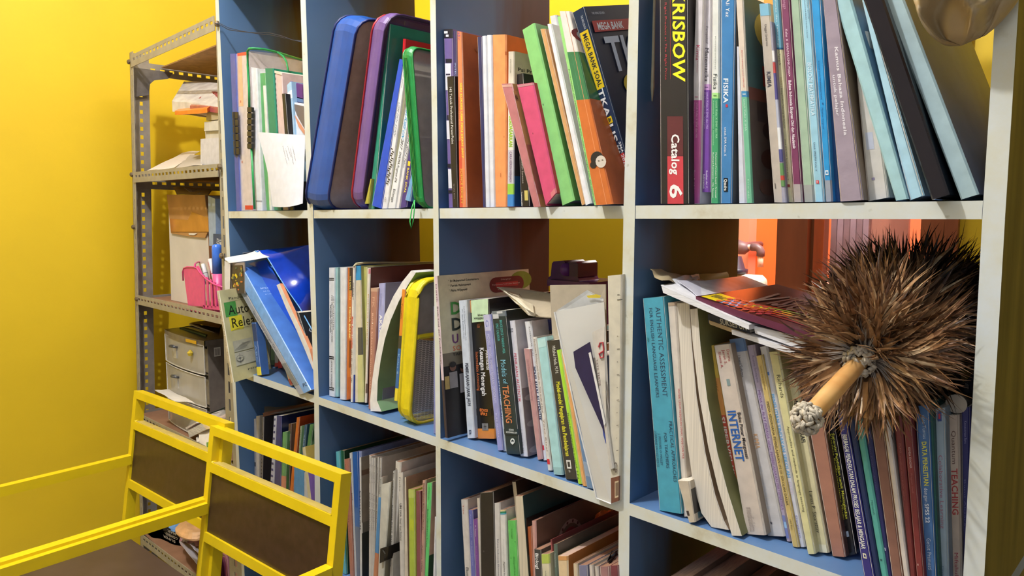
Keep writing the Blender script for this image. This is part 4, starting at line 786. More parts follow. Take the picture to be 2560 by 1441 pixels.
# ================================================================ cell two, middle row
book('k22', (104, 322, 141, 322, 141, 1128, 105, 1119), 'white spine with black columns of capitals and double bars, first in its cell', (216, 220, 230),
     [R(384, 390, (40, 40, 46), .1, .9), R(394, 400, (40, 40, 46), .1, .9), T(492, 705, .84, .15, '101 ACTIVITIES', (60, 62, 74)), T(490, 780, .56, .16, 'FOR TEACHING CREATIVITY AND', (60, 62, 74), 1), T(550, 722, .3, .16, 'PROBLEM SOLVING', (60, 62, 74), 1), R(868, 875, (40, 40, 46), .1, .9), R(880, 886, (40, 40, 46), .1, .9), T(893, 1066, .5, .26, 'ARTHUR B. VANGUNDY', (60, 62, 74)), R(1064, 1070, (40, 40, 46), .1, .9), R(1076, 1082, (40, 40, 46), .1, .9)], pages=mat((120, 172, 180), .6, .1, 'pages'), cov=(150, 192, 198))
book('k22', (142, 322, 158, 321, 160, 1127, 144, 1128), 'slim pale teal edge between white spines', (152, 196, 200))
book('k22', (160, 320, 176, 320, 176, 1127, 162, 1126), 'slim pure white spine right of the pale teal edge', (224, 228, 236))
book('k22', (177, 320, 212, 321, 204, 1146, 172, 1142), 'broad blank white spine left of the orange one', (220, 222, 230))
book('k22', (214, 321, 246, 322, 237, 1143, 205, 1147), 'orange brown spine with crowded lettering at its right edge', (200, 112, 46), [R(322, 460, (60, 44, 36), .62, 1), T(370, 520, .8, .26, 'THE KING EDUKA', (240, 226, 120)), T(560, 760, .8, .26, 'MEGA BANK', (250, 230, 150), 1), R(770, 940, (140, 70, 30), .7, 1), R(1000, 1140, (180, 90, 40), .5, 1)])
book('k22', (248, 324, 264, 325, 251, 1152, 238, 1150), 'narrow white spine with black and red print, beside the orange brown one', (226, 222, 216), [R(325, 500, (60, 56, 56), .0, .45), T(410, 520, .7, .4, 'TIU EDUKASI', (40, 36, 40)), T(620, 820, .55, .6, 'Mega Acuan Lengkap', (206, 80, 60), 1), T(830, 1035, .5, .44, '(IPA - IPS - BAHASA - TIK)', (50, 46, 50))], y=.022)
book('k22', (255, 340, 268, 330, 264, 1158, 252, 1157), 'narrow spine in white above and navy below', (214, 212, 206), [R(330, 350, (206, 190, 170)), R(985, 1160, (36, 56, 132))], y=.024)
book('k22', (271, 312, 300, 310, 321, 1160, 262, 1159), 'wide cream spine with a bright blue top and a dark grey triangle', (216, 206, 184), [R(310, 398, (46, 144, 200)), R(398, 690, (210, 200, 180)), R(690, 860, (78, 78, 76), .45, 1), R(860, 1160, (198, 196, 140), .4, 1)], y=.026, cov=(170, 170, 110), d=.2)
book('k22', (303, 312, 340, 322, 330, 1160, 322, 1160), 'yellow green film wrapped volume rising beside the wide cream spine', (190, 190, 112), y=.034, d=.215, pr=[CE(.22, .87, .05, .045, (40, 56, 92)), CE(.22, .87, .02, .018, (130, 120, 90))], cov=(96, 54, 46), top=mat((196, 190, 170), .6, .1, 'flatpages'), fit=False)
mb = MB()
mb.tube([at('k22', 262, 312, .02), at('k22', 275, 298, .03), at('k22', 330, 292, .06), at('k22', 420, 291, .10), at('k22', 560, 291, .15), at('k22', 765, 289, .235)], .0022, mat((206, 196, 160), .5), 6)
solo(mb, 'page_edge', 'curled top edge of a cream page running back over the tall books', 'paper', smooth=True)
book('k22', (341, 326, 360, 324, 338, 1163, 326, 1162), 'torn white spine with frayed lower end, left of the tan pink one', (224, 216, 208), [T(480, 800, .7, .3, 'Bahasa Inggris', (190, 150, 70)), R(330, 360, (200, 120, 130), .6, 1), R(1040, 1100, (120, 100, 90), .5, 1)], y=.022, d=.2, cov=(92, 46, 40), fit=False)
def emblem(o_):
    t = MB(); return t
book('k22', (362, 448, 409, 450, 372, 1169, 350, 1165), 'tan pink spine with faint white lettering in front of the maroon cover', (172, 122, 108), [R(448, 470, (196, 160, 140)), T(500, 570, .5, .3, 'PK', (206, 170, 150)), T(600, 860, .45, .2, 'Bahasa Indonesia', (236, 206, 190)), R(660, 668, WH, .45, .55), T(880, 1090, .45, .2, 'untuk kelas', (226, 190, 176))], y=.018, d=.17)
book('k22', (413, 420, 452, 418, 432, 1170, 400, 1172), 'lilac spine with white AKS lettering behind the curled magazine', (164, 168, 216), [T(480, 560, .5, .3, 'Kebijakan', (130, 134, 180)), T(610, 790, .5, .45, 'AKSARA', (240, 240, 246), 1)], y=.022, d=.18, cov=(108, 104, 126), gloss=.2)
mg = bent('k22', [(616, 340), (560, 410), (505, 500), (452, 615), (418, 740), (394, 880), (374, 1020), (360, 1150), (364, 1212)], [(646, 352), (596, 430), (540, 530), (488, 650), (452, 770), (426, 900), (408, 1030), (404, 1150), (432, 1216)], 'limp white magazine curling left to right with a green inner cover', (228, 226, 226), .012, .12, cov=(104, 140, 104), pages='x')
t = MB()
P_ = lambda x, y, w: at('k22', x, y, .012)+V((.0014, w, 0))
t.add([P_(470, 850, .03), P_(452, 1190, .03), P_(452, 1190, .1), P_(470, 850, .1)], [[0, 1, 2, 3]], ink((40, 56, 44))); t.add([P_(471, 880, .04), P_(456, 1160, .04), P_(456, 1160, .095), P_(471, 880, .095)], [[0, 1, 2, 3]], ink((150, 180, 130)))
book('k22', (557, 456, 582, 458, 532, 1152, 509, 1148), 'slim orange over blue spine with yellow foot beside the yellow mesh bag', (222, 138, 52), [R(740, 820, (60, 60, 56)), R(820, 1070, (52, 104, 168)), R(1070, 1160, (230, 214, 60)), T(540, 640, .4, .3, 'Tematik', (90, 60, 30)), T(850, 980, .5, .4, 'Kelas 4', (150, 190, 226))], y=.010, d=.12)
book('k22', (560, 1100, 594, 1100, 590, 1277, 552, 1275), 'small green block under the yellow mesh bag', (90, 176, 96), y=.050, d=.08)
book('k22', (752, 560, 772, 560, 772, 1300, 752, 1296), 'thin indigo spine against the right divider, beside the yellow mesh bag', (124, 130, 186), y=.008, d=.17, cov=(90, 96, 150))
YP = mat((226, 206, 30), .4, .05, 'fabric', scale=40, bump=.3)
def ey(root, pt):
    n = MB(); hx = .0052
    for i in range(-1, 30):
        for j in range(0, 40):
            w0, v0 = .012+i*hx*1.5, .03+j*hx*.87*2/.30*.5
            if not (.008 < w0 < .150 and .02 < v0 < .60): continue
            v0 += (hx*.87/.30 if i % 2 else 0)*.5
            c = [pt(1.0, v0+hx*.5*math.sin(a*math.pi/3)/.28, w0+hx*.5*math.cos(a*math.pi/3)*1.9)+V((.0012, 0, 0)) for a in range(4)]
            for a, b in zip(c, c[1:]): n.obox(a, b-a, V((0, .0007, 0)), V((.0004, 0, .0007)), mat((216, 210, 200), .5))
    o = n.build('mesh_panel', root); o['kind'] = 'stuff'
    MB().tube([pt(1.02, .62, .004), pt(1.02, .62, .150)], .0045, YP, 6).build('pocket_band', root)
    MB().tube([pt(1.02, .615, .004), pt(1.02, .57, .06), pt(1.02, .565, .150)], .0022, mat((196, 140, 40), .4), 5).build('pocket_zip', root)
    MB().add([pt(.5, .06, .02), pt(.5, .06, .14), pt(.5, .9, .14), pt(.5, .9, .02)], [[0, 1, 2, 3]], mat((176, 160, 142), .7, .05)).build('papers', root)
zipbag('k22', (594, 402, 664, 404, 604, 1276, 540, 1240), 'bright yellow document bag with honeycomb mesh pocket standing against the divider', .004, .165, YP, YP, YP, film((196, 190, 182), .5, .15), z=Z2, rad=.03, rr=.0036, name='mesh_bag', cat='bag', extra=ey)
# ================================================================ cell three, middle row
book('k23', (9, 296, 26, 292, 76, 1083, 62, 1079), 'large exam book with big green and black title and schoolchildren photo on its cover', (216, 196, 204),
     [T(330, 420, .5, .4, 'Detik', (120, 90, 110)), T(440, 720, .5, .4, 'Bank Soal dan Pembahasan', (70, 60, 70)), R(800, 1080, (60, 50, 56), .2, 1),
      CR(0, .0, 1, .46, (34, 32, 34)), CR(0, .44, 1, .52, (120, 112, 96)), CR(0, .52, 1, 1, (206, 198, 172)), CE(.9, .93, .13, .06, (126, 150, 60)),
      CT(.10, .955, .42, .014, '* Sri Muhammad Kusumantoro', (60, 60, 56), 1), CT(.10, .925, .33, .014, '* Farida Rahmawati', (60, 60, 56), 1), CT(.10, .895, .29, .014, '* Fitria Wijayanti', (60, 60, 56), 1),
      CR(.60, .86, .86, .96, (110, 40, 44)), CE(.60, .91, .07, .05, (110, 40, 44)), CE(.86, .91, .07, .05, (110, 40, 44)), CR(.6, .895, .86, .925, (176, 52, 56)), CT(.66, .94, .78, .009, 'Dilengkapi', (206, 190, 180)), CT(.56, .908, .88, .009, 'Pembahasan Soal Ujian Nasional', (226, 200, 190)), CT(.62, .875, .82, .008, 'Kunci Jawaban', (206, 190, 180)),
      CT(.10, .755, .46, .075, 'Detik', (62, 140, 60), 1), CT(.10, .655, .46, .075, 'Detik', (36, 46, 40), 1), CT(.10, .575, .17, .055, 'U', (110, 60, 120), 1), CT(.26, .575, .36, .055, 'N', (110, 60, 120), 1), CT(.10, .528, .46, .030, 'SOSIOLOGI', (206, 96, 60)), CT(.10, .497, .5, .018, 'TAHUN PELAJARAN', (50, 46, 44), 1),
      CR(.05, .30, .13, .40, (150, 146, 150)), CE(.09, .43, .032, .026, (120, 84, 70)), CE(.09, .445, .034, .018, (30, 26, 26)), CR(.15, .26, .24, .38, (176, 172, 178)), CE(.195, .41, .032, .026, (130, 92, 76)), CE(.195, .425, .034, .018, (28, 24, 24)), CR(.26, .28, .35, .40, (160, 156, 164)), CE(.305, .43, .032, .026, (120, 84, 70)), CE(.305, .445, .034, .018, (26, 22, 22)), CR(.0, .30, .045, .38, (196, 172, 110))], y=-.004, d=.21, cov=(206, 198, 172), fit=False)
book('k23', (128, 413, 166, 411, 206, 1085, 171, 1086), 'white spine reading PEMBELAJARAN JARAK JAUH in bold dark capitals', (212, 218, 228), [T(440, 610, .7, .14, 'Prof. Dr. Dewi Salma Prawiradilaga, M.Sc.', (110, 116, 126)), T(455, 600, .45, .14, 'Dr. Sona Budiman, M.Ed.', (110, 116, 126)), T(716, 925, .6, .4, 'PEMBELAJARAN JARAK JAUH', (56, 58, 70), 1), T(1040, 1068, .5, .3, 'B', (80, 90, 110), 1)])
book('k23', (172, 410, 276, 404, 308, 1088, 210, 1087), 'thick black accounting book with orange foot and a pale green sticky note', (28, 27, 30),
     [R(404, 520, (60, 46, 40), 0, .4), R(1036, 1090, (206, 130, 60), 0, 1), T(525, 545, .5, .2, 'Volume', (190, 110, 70)), T(655, 750, .84, .17, 'Akuntansi', (206, 204, 206), 1), T(640, 876, .58, .2, 'Keuangan Menengah', (226, 224, 226), 1), T(660, 850, .34, .14, 'Intermediate Accounting', (206, 110, 60)), R(938, 972, (28, 27, 30), .1, .9), R(1010, 1045, (120, 120, 124), .4, .7), R(410, 470, (206, 150, 100), .0, .5),
      T(1012, 1040, .55, .2, '+', BK)], gloss=.22)
ac = [o for o in COL.objects if o.get('label', '').startswith('thick black accounting')][0]
yb_ = ac.location.y; t = MB()
def htext(t, k, s, x0, y0, x1, y1, hh, Y, c, bold=True):
    a, b = at(k, x0, y0, Y), at(k, x1, y1, Y); letter(t, s, a, b-a, V((0, 0, 1))*(hh*(at(k, x0, y0-10, Y)-a).length/10), ink(c), bold)
htext(t, 'k23', 'EDISI', 232, 952, 272, 956, 13, yb_-.0008, (240, 130, 60)); htext(t, 'k23', 'IFRS', 236, 970, 270, 974, 13, yb_-.0008, (240, 130, 60)); t.build('print', ac)
r = thing('sticky_note', 'pale green sticky note on the head of the black accounting book', 'note', tuple(at('k23', 230, 520, yb_-.002)))
MB().plate([at('k23', x, y, yb_-.002-.0016*s) for x, y, s in ((190, 412, 0), (272, 404, 0), (276, 512, 1), (196, 520, 1))][::-1], (0, -.0003, 0), mat((196, 222, 184), .6)).build('note', r)
t = MB(); htext(t, 'k23', 'kieso', 222, 488, 262, 486, 11, yb_-.0042, (60, 70, 60)); htext(t, 'k23', 'weygandt', 203, 503, 268, 500, 11, yb_-.0044, (60, 70, 60)); t.build('print', r)
book('k23', (246, 484, 284, 480, 342, 1113, 315, 1114), 'lilac spine with pale capitals about geography teaching models', (150, 152, 206), [R(480, 560, (190, 190, 222), .1, .9), T(505, 545, .5, .4, 'G', (110, 120, 190)), T(575, 910, .5, .34, 'MODEL-MODEL PEMBELAJARAN GEOGRAFI', (206, 206, 236)), T(960, 1080, .5, .22, 'BUMI AKSARA', (206, 206, 236))], y=.022)
book('k23', (286, 474, 306, 470, 356, 1122, 343, 1120), 'narrow pale blue spine with large dark blue E-LEARNING letters', (206, 216, 232), [T(735, 905, .5, .7, 'E-LEARNING', (80, 110, 170), 1), T(920, 1000, .5, .6, 'SMK', (70, 80, 120))], y=.026)
book('k23', (288, 466, 357, 461, 430, 1165, 361, 1161), 'dark teal black spine reading Models of TEACHING in blue and orange', (36, 52, 58),
     [R(462, 490, (110, 120, 130), .0, 1), R(478, 500, (196, 200, 206), .1, .5), R(466, 476, (196, 200, 206), .4, .8), T(508, 672, .62, .17, 'BRUCE JOYCE * MARSHA WEIL', (84, 190, 190)), T(524, 610, .34, .17, 'EMILY CALHOUN', (84, 190, 190)), T(700, 785, .5, .36, 'Models', (130, 200, 230)), T(794, 818, .5, .3, 'of', (130, 200, 230)), T(826, 1012, .48, .42, 'TEACHING', (200, 124, 80), 1), R(1038, 1066, (36, 52, 58))], gloss=.3, cov=(28, 40, 44))
mt = [o for o in COL.objects if o.get('label', '').startswith('dark teal black spine')][0]; Ym = mt.location.y-.0009; t = MB()
htext(t, 'k23', 'EDISI', 374, 1046, 398, 1048, 8, Ym, (206, 212, 214)); htext(t, 'k23', 'KESEMBILAN', 360, 1058, 415, 1061, 8, Ym, (206, 212, 214))
disc(t, 'k23', 392, 1098, 11, 14, Ym, ink((226, 230, 232))); disc(t, 'k23', 392, 1098, 6, 8, Ym-.0001, ink((36, 52, 58))); t.add([at('k23', x, y, Ym-.0002) for x, y in ((389, 1100), (395, 1100), (395, 1114), (389, 1114))][::-1], [[0, 1, 2, 3]], ink((226, 230, 232))); t.build('print', mt)
book('k23', (361, 513, 404, 509, 469, 1195, 431, 1192), 'white spine with red PENILAIAN AUTENTIK title and grey puzzle pattern cover', (216, 214, 224),
     [T(545, 572, .5, .4, 'B', (120, 120, 130)), T(668, 908, .66, .28, 'PENILAIAN AUTENTIK', (196, 56, 84)), T(690, 880, .3, .12, 'Proses dan Hasil Belajar', (90, 90, 100)), T(1040, 1150, .5, .2, 'Dr. Kunandar, M.Pd., M.Si.', (120, 120, 130)),
      CR(0, .5, 1, 1, (206, 204, 214)), CR(0, 0, 1, .5, (150, 142, 148))]+[CE(.12+.27*((i*5) % 4)/1.2, .04+.048*i, .10, .026, (112, 102, 108) if i % 2 else (186, 180, 186)) for i in range(10)]+[CR(.1+.25*((i*3) % 4), .05+.05*i, .28+.25*((i*3) % 4), .075+.05*i, (110, 100, 106) if i % 2 else (190, 184, 190)) for i in range(9)], y=.028, gloss=.3)
book('k23', (414, 456, 438, 460, 462, 700, 440, 700), 'taupe brown book head behind the white PENILAIAN AUTENTIK spine', (120, 104, 98), [R(460, 560, (160, 146, 136), .0, .3)], y=.06, d=.16, fit=False)
book('k23', (444, 648, 476, 650, 536, 1177, 511, 1180), 'dusty pink spine beside the white spine with puzzle pattern', (190, 146, 148), [T(700, 900, .5, .3, 'Micro Teaching dan Team Teaching', (150, 110, 120))], y=.034)
book('k23', (448, 516, 481, 513, 559, 1186, 540, 1188), 'white spine with heavy dark blue PENILAIAN AUTENTIK capitals', (224, 226, 234), [T(540, 690, .7, .2, 'KUNANDAR, M.Pd.', (90, 90, 100)), T(735, 1000, .55, .6, 'PENILAIAN AUTENTIK', (44, 60, 96), 1), T(700, 1010, .12, .14, 'penilaian hasil belajar peserta didik', (110, 60, 70)), R(1118, 1142, (206, 60, 80), .2, .7)], y=.038)
book('k23', (479, 508, 600, 503, 612, 640, 492, 640), 'navy book with dim gold capitals lying behind the light cyan spine', (44, 46, 104), [T(560, 590, .1, .14, 'Dr.', WH, 1), R(503, 520, (56, 60, 120)), CT(.3, .6, .9, .2, 'DEM', (120, 110, 60), 1)], y=.075, d=.14, fit=False)
nv = [o for o in COL.objects if o.get('label', '').startswith('navy book with dim gold')][0]; t = MB(); htext(t, 'k23', 'DEMOKRASI', 536, 582, 612, 578, 22, .0742, (110, 104, 60)); htext(t, 'k23', 'Dr.', 486, 584, 502, 584, 16, .0742, (200, 200, 210)); t.build('print', nv)
book('k23', (489, 592, 507, 590, 583, 1241, 562, 1239), 'narrow white spine with tiny maroon line of print, left of the light cyan one', (222, 218, 214), [T(600, 960, .5, .4, 'Pembuatan Berbagai Jenis Grafik dan Pivot Grafik di Excel', (110, 90, 80)), T(990, 1150, .5, .3, 'Yose Rizal', (120, 90, 80)), R(1185, 1210, (200, 50, 60), .2, .8)], y=.012)
book('k23', (508, 598, 556, 588, 637, 1256, 590, 1253), 'blank light cyan spine next to the dark grey one', (168, 214, 220), [R(600, 640, (186, 224, 226), .1, .9), R(1225, 1256, (150, 190, 196))], y=.006, gloss=.2)
book('k23', (556, 609, 622, 602, 704, 1261, 646, 1259), 'dark grey spine with yellow Model-model Pengajaran title and white author line', (60, 58, 56),
     [T(632, 772, .5, .24, 'Miftahul Huda, M.Pd.', (226, 226, 222)), T(808, 1172, .48, .30, 'Model-model Pengajaran dan Pembelajaran', (222, 218, 60), 1), R(1190, 1232, (226, 226, 226), .3, .66), R(1198, 1224, (60, 58, 56), .38, .58), T(1238, 1250, .5, .2, 'pustaka', (200, 200, 200))], y=.004, gloss=.25)
book('k23', (604, 656, 625, 650, 729, 1300, 708, 1297), 'lime green spine beside the dark grey one', (170, 222, 60), [T(960, 1290, .4, .4, 'Model Pembelajaran Inovatif, S.Pd.', (60, 100, 40))], y=.003)
book('k23', (626, 662, 648, 664, 751, 1315, 730, 1310), 'narrow tan orange spine beside the lime one', (222, 164, 104), y=.002)
book('k23', (650, 700, 682, 720, 792, 1338, 753, 1331), 'blue grey film covered spine low beside the tan orange one', (104, 134, 172), [R(800, 860, (130, 160, 190), .2, .8), R(1200, 1270, (140, 160, 186), .1, .7)], y=.0, gloss=.15, d=.15)
book('k23', (776, 1150, 782, 1150, 806, 1340, 790, 1338), 'thin orange edge at the foot of the big clear folder', (216, 140, 104), y=-.002, d=.05, fit=False)
# clear folder with navy card, envelope and booklets
def pl(k, pts): return [at(k, *p[:2], p[2]) for p in pts]
r = thing('clear_folder', 'tall clear plastic folder holding a navy card in the third middle cell', 'folder', tuple(at('k23', 860, 1400, -.004)))
MB().plate(pl('k23', [(596, 468, .0), (838, 420, .02), (875, 1180, .0), (872, 1404, -.006), (800, 1375, -.006)]), (0, .0008, 0), mat((214, 212, 206), .15, .04, 'film', .8, scale=9)).build('cover', r)
MB().tube(pl('k23', [(596, 468, -.001), (700, 960, -.003), (800, 1375, -.007), (872, 1404, -.007)]), .0011, mat((226, 226, 226), .2), 5).build('welded_edge', r)
MB().plate(pl('k23', [(690, 662, -.003), (770, 614, -.001), (850, 1055, -.004), (846, 1068, -.005), (700, 740, -.004)]), (0, -.0008, 0), mat((40, 34, 70), .35, .06)).build('navy_card', r)
MB().plate(pl('k23', [(828, 1012, -.0046), (850, 1058, -.0046), (848, 1110, -.0046), (836, 1070, -.0046)]), (0, -.0006, 0), mat((50, 70, 150), .4)).build('blue_card', r)
r = thing('brown_envelope', 'brown grey envelope with a white sheet and yellow mark behind the clear folder', 'envelope', tuple(at('k23', 700, 500, .03)))
MB().plate(pl('k23', [(574, 338, .02), (846, 334, .04), (850, 900, .03), (600, 900, .02)]), (0, .002, 0), mat((178, 166, 146), .7, .04)).build('envelope', r)
MB().plate(pl('k23', [(606, 462, .017), (756, 362, .022), (836, 404, .03), (836, 470, .03)]), (0, -.0005, 0), mat((222, 224, 226), .6)).build('sheet', r)
t = MB(); t.add(pl('k23', [(752, 390, .0205), (800, 382, .0235), (822, 388, .0255), (818, 400, .0255), (762, 400, .0215)])[::-1], [[0, 1, 2, 3, 4]], ink((238, 214, 70))); t.build('print', r)
r = book('k23', (776, 572, 792, 562, 884, 1230, 862, 1240), 'grey white booklet with a red monogram inside the clear folder', (196, 192, 186), [T(700, 830, .5, .5, 'TATA TERTIB', (120, 90, 90))], y=-.010, d=.006, fit=False, name='booklet', cat='booklet', cov=(200, 196, 190))
t = MB(); t.tube(pl('k23', [(812, 640, -.0112), (818, 620, -.0112), (832, 616, -.0112), (836, 650, -.0112), (834, 690, -.0112), (820, 692, -.0112), (814, 672, -.0112), (834, 660, -.0112)]), .0011, ink((180, 60, 70)), 5)
fp = MB().plate(pl('k23', [(788, 564, -.0104), (838, 540, -.0104), (846, 900, -.0104), (850, 1010, -.0104)]), (0, .0006, 0), mat((204, 198, 190), .5)); fp.build('front_leaf', r); t.build('print', r)
MB().plate(pl('k23', [(762, 668, -.0115), (772, 664, -.0115), (845, 1010, -.0115), (838, 1025, -.0115)]), (0, .0008, 0), mat((226, 224, 224), .4)).build('white_card', r)
rl = book('k23', (852, 293, 926, 285, 912, 1388, 870, 1402), 'tall worn white booklet with brown labelled foot against the third cell right divider', (206, 200, 184), [R(1270, 1402, (112, 72, 58), 0, 1), R(1292, 1375, (196, 180, 150), .5, .95), R(1300, 1366, (120, 100, 84), .58, .9), R(382, 386, (120, 116, 108), .7, .85), R(406, 410, (90, 86, 80), .7, 1)]+[R(y, y+4, (130, 124, 116), .7, .78+.12*(i % 2)) for i, y in enumerate(range(580, 1170, 62))]+[T(1195, 1250, .6, .4, 'CP', (110, 100, 90), 1)], y=-.006, d=.03, fit=False, gloss=.3)
# splayed magazine lying on top
r = thing('splayed_magazine', 'beige magazine splayed open on the heads of the third middle cell', 'magazine', tuple(at('k23', 480, 480, .03)))
MB().plate(pl('k23', [(316, 346, .10), (430, 352, .14), (604, 382, .10), (604, 494, .035), (505, 488, .03), (500, 440, .02), (420, 392, .05)]), (0, 0, -.0014), mat((186, 172, 148), .55, .05)).build('cover', r)
for i in range(5):
    MB().tube(pl('k23', [(350+i*8, 366+i*6, .07), (410+i*6, 410+i*9, .03), (455+i*4, 450+i*8, .02), (500, 480+i*2, .026)]), .0011, mat((216, 206, 186), .7), 4).build('page', r)
MB().plate(pl('k23', [(356, 372, .08), (424, 400, .03), (490, 432, .012), (496, 470, .012), (410, 425, .03)]), (0, 0, -.001), mat((222, 214, 198), .6)).build('inner_page', r)
# purple tape dispenser at the back
td = thing('tape_dispenser', 'purple plastic tape dispenser standing behind the brown envelope', 'dispenser', tuple(at('k23', 640, 340, .16)))
PU = mat((84, 30, 92), .25, .05)
sil = [(562, 336), (566, 300), (578, 292), (584, 232), (592, 222), (640, 218), (648, 226), (646, 236), (655, 244), (668, 236), (672, 226), (700, 222), (708, 232), (710, 300), (718, 318), (719, 336)]
MB().plate([at('k23', x, y, .15) for x, y in sil], (0, .05, 0), PU).build('body', td)
bq = at('k23', 561, 340, .135); MB().obox(bq, V((.088, 0, 0)), V((0, .085, 0)), V((0, 0, .010)), PU).build('base', td); MB().obox(bq+V((.006, .012, -.062)), V((.074, 0, 0)), V((0, .062, 0)), V((0, 0, .062)), PU).build('weighted_foot', td)
MB().tube([at('k23', 655, 262, .147), at('k23', 655, 262, .203)], .011, mat((120, 60, 126), .3), 12).build('hub', td, True)
td2 = MB().obox(at('k23', 668, 232, .146), V((.018, 0, 0)), V((0, .05, 0)), V((0, 0, -.02)), mat((60, 16, 70), .3)); td2.build('cutter_block', td)
# ================================================================ cell four, middle row
book('k24', (73, 331, 158, 323, 232, 1196, 140, 1180), 'thick turquoise spine reading AUTHENTIC ASSESSMENT, first at the left divider', (72, 156, 182),
     [T(366, 724, .70, .22, 'AUTHENTIC ASSESSMENT', (44, 66, 90)), T(366, 728, .36, .15, 'FOR ENGLISH LANGUAGE LEARNERS', (44, 66, 90)), T(818, 1062, .84, .15, 'PRACTICAL APPROACHES', (44, 66, 90)), T(866, 1010, .56, .13, 'FOR TEACHERS', (44, 66, 90)), T(872, 1000, .3, .10, "J. MICHAEL O'MALLEY", (44, 66, 90)), T(862, 1008, .13, .10, 'LORRAINE VALDEZ PIERCE', (44, 66, 90)), R(485, 500, (60, 130, 140), .1, .16)], d=.2)
book('k24', (172, 348, 208, 345, 258, 1205, 238, 1206), 'worn cream spine with a thin red line of capitals, right of the turquoise book', (214, 204, 194), [T(690, 970, .7, .26, 'MATERI UMUM KEBIJAKAN DINAS, PPDB DAN PKB', (190, 70, 76)), R(345, 360, (180, 160, 140))], d=.19, gloss=.3)
book('k24', (212, 1060, 262, 1062, 286, 1226, 258, 1228), 'frayed brown white stub of a booklet at the foot of the limp magazines', (196, 184, 166), [R(1180, 1200, (60, 50, 50), .1, .4), CR(0, .2, .6, .8, (60, 56, 54)), CR(.1, .05, .9, .2, (90, 120, 130))], d=.07, fit=False, y=-.002)
bent('k24', [(212, 350), (222, 500), (234, 700), (252, 900), (276, 1070), (310, 1190), (350, 1242)], [(262, 350), (270, 500), (290, 720), (326, 950), (366, 1120), (400, 1220), (420, 1254)], 'limp greyish page block sagging right, second magazine from the turquoise book', (206, 202, 200), .008, .19, cov=(150, 130, 110))
bent('k24', [(264, 374), (276, 520), (300, 720), (338, 930), (376, 1090), (410, 1200), (432, 1266)], [(294, 372), (306, 520), (334, 740), (374, 950), (414, 1100), (446, 1200), (472, 1268)], 'limp white page block with olive green cover, sagging right beside the greyish one', (220, 218, 216), .004, .19, cov=(128, 130, 84))
book('k24', (333, 521, 356, 518, 482, 1245, 462, 1240), 'slim spine yellow above and red below with white SUPERVISI capitals', (226, 192, 84), [R(650, 800, (226, 160, 90), 0, 1), R(800, 1250, (200, 84, 70)), T(578, 705, .35, .4, 'JERRY H. MAKAWIMBANG', (90, 70, 40)), T(805, 1120, .5, .75, 'SUPERVISI KLINIS', (236, 226, 220), 1)], y=.028)
book('k24', (358, 520, 423, 512, 568, 1281, 488, 1276), 'thick pale beige spine with large blue INTERNET lettering', (208, 194, 182),
     [T(536, 586, .82, .16, 'Darma', (170, 50, 60)), T(538, 598, .56, .16, 'Jarot S.', (170, 50, 60)), T(542, 612, .30, .16, 'Shenia A.', (170, 50, 60)), R(655, 682, (130, 150, 150), .42, .6), T(790, 975, .80, .18, 'Buku Pintar Menguasai', (50, 44, 50), 1), T(780, 985, .40, .46, 'INTERNET', (36, 92, 170), 1), T(1165, 1262, .42, .34, 'mediakita', (176, 160, 150))], cov=(160, 146, 132))
book('k24', (418, 496, 480, 487, 645, 1286, 572, 1283), 'thick off white spine with grey blue head and orange KIMIA lettering', (204, 200, 200),
     [R(487, 545, (104, 134, 180)), T(560, 648, .45, .22, 'Unggul Sudarmo', (60, 60, 70)), T(700, 850, .5, .12, 'Kurikulum 2013 Edisi Revisi', (190, 190, 196)), T(875, 936, .5, .28, 'KIMIA', (216, 160, 100)), T(1005, 1175, .42, .18, 'JILID 2 - untuk SMA/MA Kelas XI', (186, 190, 200)), T(1222, 1238, .4, .2, '+', (70, 70, 80)), R(1226, 1234, (80, 80, 90), .36, .44)], cov=(150, 144, 140))
book('k24', (488, 520, 521, 516, 665, 1291, 646, 1288), 'lilac grey spine with mauve capitals about maths teaching aids', (178, 166, 192), [T(560, 670, .6, .3, 'Rostina Sundayana', (110, 100, 130)), T(700, 1180, .5, .34, 'MEDIA dan ALAT PERAGA dalam PEMBELAJARAN MATEMATIKA', (130, 90, 150)), R(1200, 1290, (120, 130, 190), .1, .9), R(1225, 1250, (150, 190, 230), .3, .8)], y=.034)
book('k24', (526, 562, 553, 556, 697, 1311, 669, 1306), 'mustard tan spine with black capitals about simple teaching media', (204, 180, 116), [T(600, 700, .5, .24, 'Sunarty Sidarta Hasibuan', (150, 120, 60)), T(745, 1162, .5, .34, 'MEDIA SEDERHANA PEMBELAJARAN IPS DI SEKOLAH DASAR', (64, 54, 40)), T(1215, 1260, .5, .24, 'UNY Press', (80, 66, 40))], y=.026)
book('k24', (541, 526, 573, 520, 726, 1329, 703, 1329), 'white spine with pale blue PENELITIAN TINDAKAN SEKOLAH capitals', (212, 214, 228), [R(626, 640, (90, 130, 200), .3, .6), T(715, 1052, .5, .42, 'PENELITIAN TINDAKAN SEKOLAH', (104, 168, 220), 1), T(1064, 1118, .5, .4, '(PTS)', (220, 210, 226), 1), T(1200, 1290, .5, .3, 'Daryanto', (130, 130, 190))], y=.030)
book('k24', (578, 546, 619, 543, 763, 1336, 730, 1336), 'pale yellow spine reading Richards in italic hand style lettering', (216, 210, 158), [T(636, 732, .55, .36, 'Richards', (70, 66, 50)), T(845, 1188, .55, .22, 'Approaches and methods in language teaching', (80, 76, 60))], y=.020)
